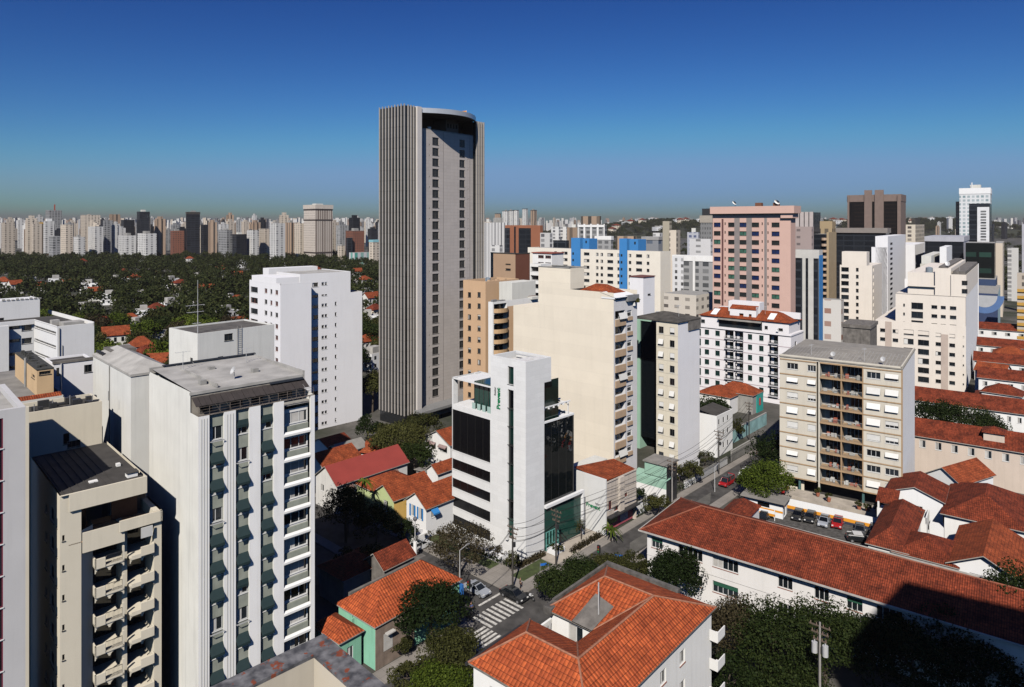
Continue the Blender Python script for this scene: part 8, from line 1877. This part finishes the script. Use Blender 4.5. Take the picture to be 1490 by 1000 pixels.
    B('apartment_tower', 'pale yellow low tower with two domes on its roof', 'tower', 1375, 1339, 1392, 330, 385, far_facade('far_tank', (.60, .57, .50), (.3, .27, .2), 9, 4, .2, .3), 1480, boxes=((.0, 1, .55, .95, 4, OFFW), (.2, .8, .02, .3, 8, WHITE2)))
    b, L, x1, z = B('office_block', 'blue black glass block with a pale grey flank', 'building', 1402, 1346, 1416, 420, 346, FD, 1480, mat('far_lilac', (.42, .42, .46), .7), cap=(2.5, mat('far_lilac', (0, 0, 0))))
    b, L, x1, z = B('office_tower', 'tall white gridded glass tower at the right', 'tower', 1441, 1396, 1443, 640, 274, far_facade('far_white_grid', (.66, .67, .68), (.22, .30, .32), 3.6, 3.6, .6, .6, rough=.4), 1480, cap=(5, WHITE2))
    q = MB(); q.box(1, L+.02, 0, 8, L+3, z-12); b.part('dark_edge', q, FD); q = MB(); q.tube((4, L*.6, z), (4, L*.6, z+6), .5); b.part('roof_mast', q, WHITE2)
    b, L, x1, z = B('office_tower', 'black tower with a white barred front before the gridded tower', 'tower', 1440.5, 1410, 1443, 470, 296, FD, 1480)
    q = MB(); q.box(-.5, b.sy(1439.5), b.z(353), -.02, b.sy(1422), z-2.5); b.part('white_front', q, mat('far_front_white', (.70, .70, .71), .7)); q = MB(); zt, zb = z-2.5, b.z(353)
    for k in range(11): zz = zt-3-(zt-zb-5)*k/10; q.box(-.7, b.sy(1435), zz-.5, -.51, b.sy(1427), zz+.5)
    b.part('bars', q, FG)
    B('office_block', 'black glass block with faint green window rows under the barred tower', 'building', 1447, 1405, 1449, 380, 354, far_facade('far_black_green', (.010, .012, .012), (.03, .07, .055), 7, 9, .8, .3, rough=.3), 1480)
    B('apartment_tower', 'beige ribbed tower right of the black green block', 'tower', 1459, 1448, 1462, 400, 354, FC, 1480); B('apartment_tower', 'pale tower with greenish stripes at the right edge', 'tower', 1482, 1466, 1488, 480, 361, FW, 1480); B('apartment_tower', 'pale lilac tower cut by the right edge', 'tower', 1500, 1487, 1505, 420, 326, mat('far_lilac', (0, 0, 0)), 1480)
    b, L, x1, z = B('apartment_block', 'block with yellow balcony bands cut by the right edge', 'building', 1510, 1480, 1520, 300, 398, FC, 1480)
    for k in range(8): q = MB(); q.box(-.6, 0, z-8.5-3*k, -.02, L, z-7.2-3*k); b.part('yellow_band', q, mat('far_yellow', (.52, .30, .06), .8))
    b, L, x1, z = B('painted_wall_building', 'low block with a blue painted wave mural on its blank wall', 'building', 1452, 1416, 1460, 330, 428, mat('mural_navy', (.03, .05, .12), .8), 1480, mat('mural_side', (.3, .42, .45), .8))
    q = MB(); N = 16; c = L*.55
    for rad, e, mi in ((8.0, .05, 0), (5.3, .1, 1)):
        for k in range(N):
            a0, a1 = pi+pi*k/N, pi+pi*(k+1)/N; q.tri((-e, c, z-1), (-e, c+rad*cos(a0), z-1+rad*1.1*sin(a0)), (-e, c+rad*cos(a1), z-1+rad*1.1*sin(a1)), mi)
    b.part('mural', q, [mat('mural_blue', (.09, .17, .36), .8), mat('mural_grey', (.42, .43, .45), .8)])
    b2, L, x1, z = B('office_block', 'navy blue low block above the mural wall', 'building', 1449, 1418, 1452, 372, 407, mat('far_navy', (.025, .05, .12), .7), 1480)
    B('apartment_block', 'white low commercial block with blue signs beside the cream block', 'building', 1224, 1196, 1228, 262, 437, far_facade('far_shop', (.62, .6, .58), (.25, .1, .06), 6, 5, .4, .4), 1500)
    # left: the big pale block and its neighbours
    b, L, x1, z = B('office_tower', 'broad pale stone tower with dark floor bands in the left skyline', 'tower', 459, 442, 484, 930, 299, far_facade('far_stone', (.56, .50, .44), (.30, .26, .23), 2.6, 3.4, .5, .5, rnd=0), 1700, far_facade('far_stone_ribs', (.52, .46, .40), (.11, .075, .06), 3.4, 60, .55, 1, rnd=0))
    for zz, h in ((z-5, 1.5), (z-19, 1.8), (b.z(367), 2)): q = MB(); q.box(-.3, -.3, zz-h, x1+.2, L+.2, zz); b.part('dark_band', q, mat('far_band', (.06, .045, .04), .7))
    q = MB(); q.box(-.8, -.8, z-4.6, x1+.6, L+.6, z+1); b.part('crown', q, mat('far_stone_plain', (.55, .49, .43), .8))
    def T(lb, a, c, d, Y, t, m, **k): return B('apartment_tower', lb, 'tower', c, a, d, Y, t, m, 1700, **k)
    T('dark blue glass tower with bright reflections in the left skyline', 271, 272, 291, 1020, 309, FD, cap=(3, SLATE)); T('blue glass tower with a white left edge in the left skyline', 199, 203, 218, 1250, 308, FD)
    b, L, x1, z = T('unfinished concrete tower with a red crane mast', 66, 72, 90, 1400, 306, FG); q = MB(); q.box(x1*.4, 2, 0, x1*.4+2, 4, z+12); b.part('crane_mast', q, mat('crane_red', (.35, .06, .03), .7))
    T('white tower with a tall arched crown in the left skyline', 117, 124, 146, 1350, 313, FC); T('cream slab tower with a yellow roof line', 39, 46, 64, 1100, 324, FT, cap=(2, mat('far_yellow', (0, 0, 0)))); T('white twin fronted block nearest the trees at the left', 172, 184, 198, 960, 343, FW); T('white slab with a grey middle left of the dark blue tower', 200, 212, 228, 940, 340, FW)
    T('pinkish tower left of the dark blocky tower', 159, 163, 175, 1300, 312, FT); T('dark square tower left of the blue glass tower', 176, 180, 196, 1250, 320, FD); T('cream slab at the far left edge of the skyline', 2, 7, 22, 1080, 324, FC); T('white pillar like tower with a round top', 63, 66, 79, 1020, 322, FW, boxes=((.2, .8, .2, .8, 4, WHITE),)); T('beige round fronted tower beside the pillar like tower', 88, 96, 106, 1000, 327, FC)
    T('grey concrete slab in front of the beige round fronted tower', 71, 77, 88, 930, 344, FG); T('white and navy striped slab low in the left skyline', 107, 114, 124, 960, 345, FW); T('bright white bay fronted tower left of the pink block', 128, 138, 150, 1050, 330, FW); T('black glass block right of the dark blue tower', 292, 296, 312, 1080, 327, FD); T('maroon and white fronted block left of the dark blue tower', 248, 252, 268, 1020, 336, FB)
    T('grey tower beside the black slab near the middle left', 318, 330, 338, 960, 335, FG); T('black slab with a pale left edge near the middle left', 338, 344, 359, 940, 341, FD); T('white ribbed apartment tower right of the black slab', 359, 368, 377, 950, 335, FW); T('cream ribbed tower beside the white ribbed tower', 376, 386, 392, 980, 333, FC)
    T('tall white stepped tower left of the broad stone tower', 392, 402, 415, 900, 325, FW); T('brown tower left of the broad stone tower', 415, 424, 433, 1000, 324, FT); T('cream slab touching the broad stone tower', 428, 437, 444, 960, 325, FC)
    T('black glass block right of the broad stone tower', 503, 513, 530, 880, 336, FB); T('dark slab left of the brown framed black block', 504, 506, 513, 870, 346, FD); T('round white block with green stripes near the trees', 508, 516, 541, 860, 368, far_facade('far_green_stripe', (.6, .6, .6), (.05, .3, .24), 9, 60, .5, 1)); T('pale block with an aqua roof beside the grey tower', 537, 543, 556, 800, 350, FC, cap=(2, mat('far_aqua', (.25, .5, .55), .7))); T('cream low block between the stone tower and black block', 491, 497, 502, 900, 358, FC); T('grey long slab behind the black glass block', 489, 495, 522, 1150, 328, FG)
mids()
def skyline():
    """hundreds of far towers: simple shafts with a roof box; looks shared within each group"""
    r = random.Random(99); cls = [(FW, 'white', 84), (FC, 'cream', 54), (FT, 'brown', 50), (FG, 'grey', 50), (FD, 'dark glass', 40)]
    cnt = 0
    for m, nm, n in cls:
        protos = []
        for k in range(4):
            q = MB(); wv = r.uniform(8, 14); d = r.uniform(8, 14); h = 1.0; q.box(-wv/2, -d/2, 0, wv/2, d/2, 60, skip='b'); q.box(-wv/4, -d/4, 60, wv/4, d/4, 64, skip='b')
            if k % 2: q.box(-wv/2-1.2, -d/2+2, 0, -wv/2, d/2-2, 57, skip='b'); q.box(-1.5, -d/2-1, 0, 1.5, -d/2, 58, skip='b')
            protos.append(q.mesh('apartment_tower', m))
        for i in range(n):
            zone = r.random()
            if zone < .60: px, Y = r.uniform(-10, 560), r.uniform(1050, 2600)
            elif zone < .82: px, Y = r.uniform(700, 1010), r.uniform(3300, 4600)
            else: px, Y = r.uniform(1150, 1500), r.uniform(1300, 3000)
            x = (px-CX)/F*Y; hz = 0
            if zone < .6: top = r.uniform(318, 338) if r.random() < .9 else r.uniform(311, 318)
            elif zone < .82: top = r.uniform(316, 323)
            else: top = r.uniform(318, 335)
            if px > 1100: top = r.uniform(315, 338)
            zt = ZY(top, Y)
            if zt < 18: zt = 18
            o = link('apartment_tower', protos[i % 4]); o.location = (x, Y, 0); o.rotation_euler = (0, 0, r.choice([.75, .8, .85, .6, .4])); o.scale = (1, 1, zt/62)
            tag(o, 'far %s apartment tower among many like it along the hazy skyline' % nm, 'tower', 'far %s towers of the skyline' % nm)
skyline()
def far_city():
    r = random.Random(12); q = MB()
    for i in range(900):
        z = r.random(); px, Y = (r.uniform(-20, 565), r.uniform(2300, 6500)) if z < .6 else (r.uniform(1150, 1500), r.uniform(2600, 6000)) if z < .85 else (r.uniform(700, 1110), r.uniform(3700, 6500))
        x = (px-CX)/F*Y; h = max(12, ZY(r.uniform(316.5, 326), Y)); wv = r.uniform(6, 17)*Y/3000; d = wv*.8; q.box(x-wv/2, Y-d/2, 0, x+wv/2, Y+d/2, h, skip='bB')
    m = bpy.data.materials.new('far_city_walls'); m.use_nodes = True; n = m.node_tree.nodes; g = n.new('ShaderNodeNewGeometry'); cr = n.new('ShaderNodeValToRGB'); e = cr.color_ramp.elements; cr.color_ramp.interpolation = 'CONSTANT'
    e[0].color = (.55, .54, .53, 1); e[1].position = .85; e[1].color = (.10, .10, .11, 1)
    for p_, c in ((.3, (.62, .60, .56)), (.5, (.48, .42, .35)), (.65, (.30, .22, .18)), (.75, (.34, .34, .35))): x = e.new(p_); x.color = (*c, 1)
    m.node_tree.links.new(g.outputs['Random Per Island'], cr.inputs[0]); m.node_tree.links.new(cr.outputs[0], n['Principled BSDF'].inputs['Base Color']); tag(q.build('distant_buildings', m), kind='stuff')
far_city()
def hills():
    n = 90; q = MB(); g = random.Random(4)
    def hz(u, v): return (64+9*sin(u*7+1)+6*sin(u*17)+4*sin(u*31+2))*sin(pi*min(1, max(0, v)))**.6*min(1, 4*u, 4*(1-u))
    P = lambda i, j: (150+2200*i/n, 2500+1000*j/8, hz(i/n, j/8)*.95-3)
    for i in range(n):
        for j in range(8): q.quad(P(i, j), P(i+1, j), P(i+1, j+1), P(i, j+1))
    tag(q.build('hills', mat('hill_green', (.028, .034, .018), .95, .5, .02)), kind='structure')
    return hz
hz = hills()
# ================================================================ the green quarter on the left
def quarter():
    r = random.Random(17); protos = []
    for k in range(8):
        kind = (0, 2, 1, 1, 0, 2, 3, 1)[k]; t = link('tree', None); c = link('crown', crown_mesh('crown', 6.0, 4.6, 2400, .40, 30, 100+k, LEAFS[kind]), t); c.location = (0, 0, 7.2); link('trunk', trunk_mesh(8.5, .35, k, 4, 3), t); protos.append((t, kind))
    spots = []
    for _ in range(9000):
        Y = 190+(r.random()**1.5)*820; px = r.uniform(-30, 560); x = (px-CX)/F*Y; spots.append((Y, x, px))
    houses = []
    hs = [(a, b, c) for a, b, c in ((60, 413, 26), (82, 405, 14), (100, 408, 18), (130, 411, 30), (155, 402, 14), (170, 405, 12), (195, 402, 10), (205, 424, 12), (22, 412, 16), (250, 404, 10), (262, 408, 10), (270, 422, 12), (276, 375, 10), (288, 445, 14), (300, 415, 10), (312, 382, 12), (325, 385, 12), (335, 428, 16), (345, 432, 18), (352, 380, 14), (318, 391, 12), (210, 446, 20), (228, 443, 18), (248, 440, 16), (190, 458, 16), (200, 463, 14), (168, 485, 18), (180, 482, 14), (215, 508, 34), (190, 502, 14), (205, 500, 14), (330, 452, 22), (350, 462, 24), (160, 378, 10), (120, 380, 10), (98, 371, 12), (75, 371, 10), (60, 370, 10), (540, 432, 18), (530, 420, 14), (545, 445, 16), (535, 458, 22), (536, 487, 22), (545, 503, 22), (520, 395, 12), (500, 388, 12), (460, 392, 12), (410, 380, 10), (5, 410, 14), (40, 400, 10), (140, 420, 10), (120, 440, 12), (150, 470, 12), (236, 480, 14), (225, 395, 10), (370, 400, 12), (240, 520, 24), (285, 398, 9), (180, 392, 9), (100, 398, 12), (530, 405, 12), (548, 412, 12), (345, 398, 10), (160, 425, 10))]
    def proto(rm, wall, hipr, white):
        t = link('house', None); q = MB(); gable_walls(q, -6, 6, -4.5, 4.5, 0, 5.6, 0 if hipr or white else 2.0); q.build('wall', wall, t); q = MB()
        if white: q.quad((-6, -4.5, 5.4), (6, -4.5, 5.4), (6, 4.5, 5.4), (-6, 4.5, 5.4)); q.box(-3, -2, 5.4, 2, 2, 7.4)
        elif hipr: hip(q, -6, 6, -4.5, 4.5, 5.7, 2.4, .6)
        else: gable(q, -6, 6, -4.5, 4.5, 5.7, 2.0, 'x', .6)
        q.build('roof', rm, t)
        q = MB()
        for a in (-4.4, -1.2, 2.2):
            for z in (1.0, 3.6): q.quad((a, -4.53, z), (a+1.3, -4.53, z), (a+1.3, -4.53, z+1.2), (a, -4.53, z+1.2)); q.quad((-6.03, a, z), (-6.03, a+1.1, z), (-6.03, a+1.1, z+1.2), (-6.03, a, z+1.2))
        q.build('windows', GLS, t)
        return t
    hp = [(proto(RTILE, WHITE, True, False), 'red hip roofed'), (proto(RTILE, OFFW, False, False), 'red gabled'), (proto(ROOFW, WHITE2, False, True), 'white flat roofed'), (proto(RTILE2, CREAM, True, False), 'brown roofed cream')]
    grp = {0: 'red hip roofed houses among the trees', 1: 'red gabled houses among the trees', 2: 'white flat roofed houses among the trees', 3: 'brown roofed cream houses among the trees'}
    used = set(); hpos = []
    for i, (px, py, wpx) in enumerate(hs):
        k = (0, 2, 1, 2, 3, 2)[i % 6]; z = 8.5; Y = gY(py, z); x = (px-CX)/F*Y; s = wpx*Y/993/15; s = min(max(s, .8), 2.2); loc = (x, Y, 0); rz = .75+r.uniform(-.5, .5)
        lb = '%s house half hidden among the trees of the green quarter' % hp[k][1]; s3 = (s*r.uniform(.85, 1.15), s*r.uniform(.8, 1.2), r.uniform(1.1, 1.55))
        hpos.append((x, Y, 7*s))
        if k not in used: o = hp[k][0]; used.add(k); o.location = loc; o.rotation_euler = (0, 0, rz); o.scale = s3; tag(o, lb, 'house', grp[k])
        else: dup(hp[k][0], loc, rz, s3, lb, grp[k], 'house')
    # thin the tree spots: none on a house or before its roof, at least 5 m apart
    cell = {}; keep = []
    for Y, x, px in spots:
        if Y < 240 and px > 300: continue
        bad = False
        for hx, hy, hr in hpos:
            if abs(x-hx*Y/hy) < hr*.78 and hy-Y < 30+hr*.5 and Y-hy < hr*1.0: bad = True; break
        if bad or px > 500 and Y < 240: continue
        sp = 5.2 if Y < 500 else 7.5
        c = (int(x/sp), int(Y/sp))
        if any((c[0]+a, c[1]+b) in cell for a in (-1, 0, 1) for b in (-1, 0, 1)) and r.random() < .93: continue
        cell[c] = 1; keep.append((Y, x))
    keep.sort(); nm = ['dark', 'olive', 'bright green', 'brownish']; used = set(); far = MB()
    vis = [k for k in keep if k[0] < 900]
    ind = vis[:235]; rest = keep[235:]
    for Y, x in ind:
        k = r.randrange(8); t, kind = protos[k]; s = r.uniform(.75, 1.15); sc = (s, s, s*r.uniform(.9, 1.15)); lb = '%s leaved tree in the wooded quarter of low houses' % nm[kind]; g = '%s leaved trees of the wooded quarter' % nm[kind]
        if k not in used: used.add(k); t.location = (x, Y, 0); t.scale = sc; t.rotation_euler = (0, 0, r.random()*6); tag(t, lb, 'tree', g)
        else: dup(t, (x, Y, 0), r.random()*6, sc, lb, g, 'tree')
    # the rest of the wood as one mass
    g = np.random.default_rng(5); base = [crown_mesh('b', 6.2, 5.0, 300, .85, 22, 300+k, LEAFS[0]) for k in range(4)]; bv = []
    for me in base: co = np.empty(len(me.vertices)*3, dtype=np.float32); me.vertices.foreach_get('co', co); bv.append(co.reshape(-1, 3))
    allv = []
    for Y, x in rest:
        s = g.uniform(.75, 1.25); a = g.uniform(0, 6.3); v = bv[int(g.integers(4))]; c_, s_ = cos(a), sin(a); w_ = np.stack([v[:, 0]*c_-v[:, 1]*s_, v[:, 0]*s_+v[:, 1]*c_, v[:, 2]*g.uniform(.85, 1.2)], 1)*s; allv.append(w_+np.array([x, Y, 7.4*s]))
    for _ in range(1500):     # trees on the hills and between the far towers
        u = g.random(); v_ = g.random(); x, Y = 150+2200*u, 2500+1000*v_; z = hz(u, v_); v = bv[int(g.integers(4))]; allv.append(v*2.3+np.array([x, Y, z+6]))
    for _ in range(500):
        px, Y = g.uniform(700, 1500), g.uniform(500, 1600); v = bv[int(g.integers(4))]; allv.append(v*1.1+np.array([(px-CX)/F*Y, Y, 7.4]))
    V = np.concatenate(allv).astype(np.float32); n = len(V)//4
    me = bpy.data.meshes.new('distant_wood'); me.vertices.add(4*n); me.vertices.foreach_set('co', V.ravel()); me.loops.add(4*n); me.loops.foreach_set('vertex_index', np.arange(4*n, dtype=np.int32)); me.polygons.add(n); me.polygons.foreach_set('loop_start', np.arange(0, 4*n, 4, dtype=np.int32)); me.polygons.foreach_set('loop_total', np.full(n, 4, dtype=np.int32)); me.update()
    me.materials.append(leafmat('wood_leaves', [(.010, .017, .006), (.024, .032, .010), (.060, .066, .020)])); tag(link('distant_wood', me), kind='stuff')
    for k in range(8):
        if k not in used: pass
    # low roofs between the towers and hillside houses
    for i in range(46):
        px = r.uniform(760, 1480); Y = r.uniform(380, 900); k = (0, 1, 2, 1)[i % 4]
        dup(hp[k][0], ((px-CX)/F*Y, Y, 0), .7+r.uniform(-.3, .3), (1.2, 1.2, 1.1), '%s house low between the towers right of the grey tower' % hp[k][1], grp[k].replace('among the trees', 'between the towers'), 'house')
    for i in range(40):
        u, v_ = r.random()*.8+.05, r.uniform(.05, .5); k = (2, 3)[i % 2]; dup(hp[k][0], (150+2200*u, 2500+1000*v_, hz(u, v_)+4), r.uniform(.3, 1), (2.4, 2.4, 2.6), '%s house on the far wooded hill' % hp[k][1], '%s houses on the far hill' % hp[k][1], 'house')
quarter()
# ================================================================ air
def haze():
    q = MB(); q.box(-9000, -300, -1, 9000, 14000, 185)
    m = bpy.data.materials.new('haze_air'); m.use_nodes = True; n = m.node_tree.nodes; n.remove(n['Principled BSDF']); v = n.new('ShaderNodeVolumePrincipled')
    v.inputs['Color'].default_value = (.37, .335, .335, 1); v.inputs['Density'].default_value = .000085; v.inputs['Anisotropy'].default_value = 0
    m.node_tree.links.new(v.outputs[0], n['Material Output'].inputs['Volume'])
    tag(q.build('haze', m), kind='stuff')
haze()
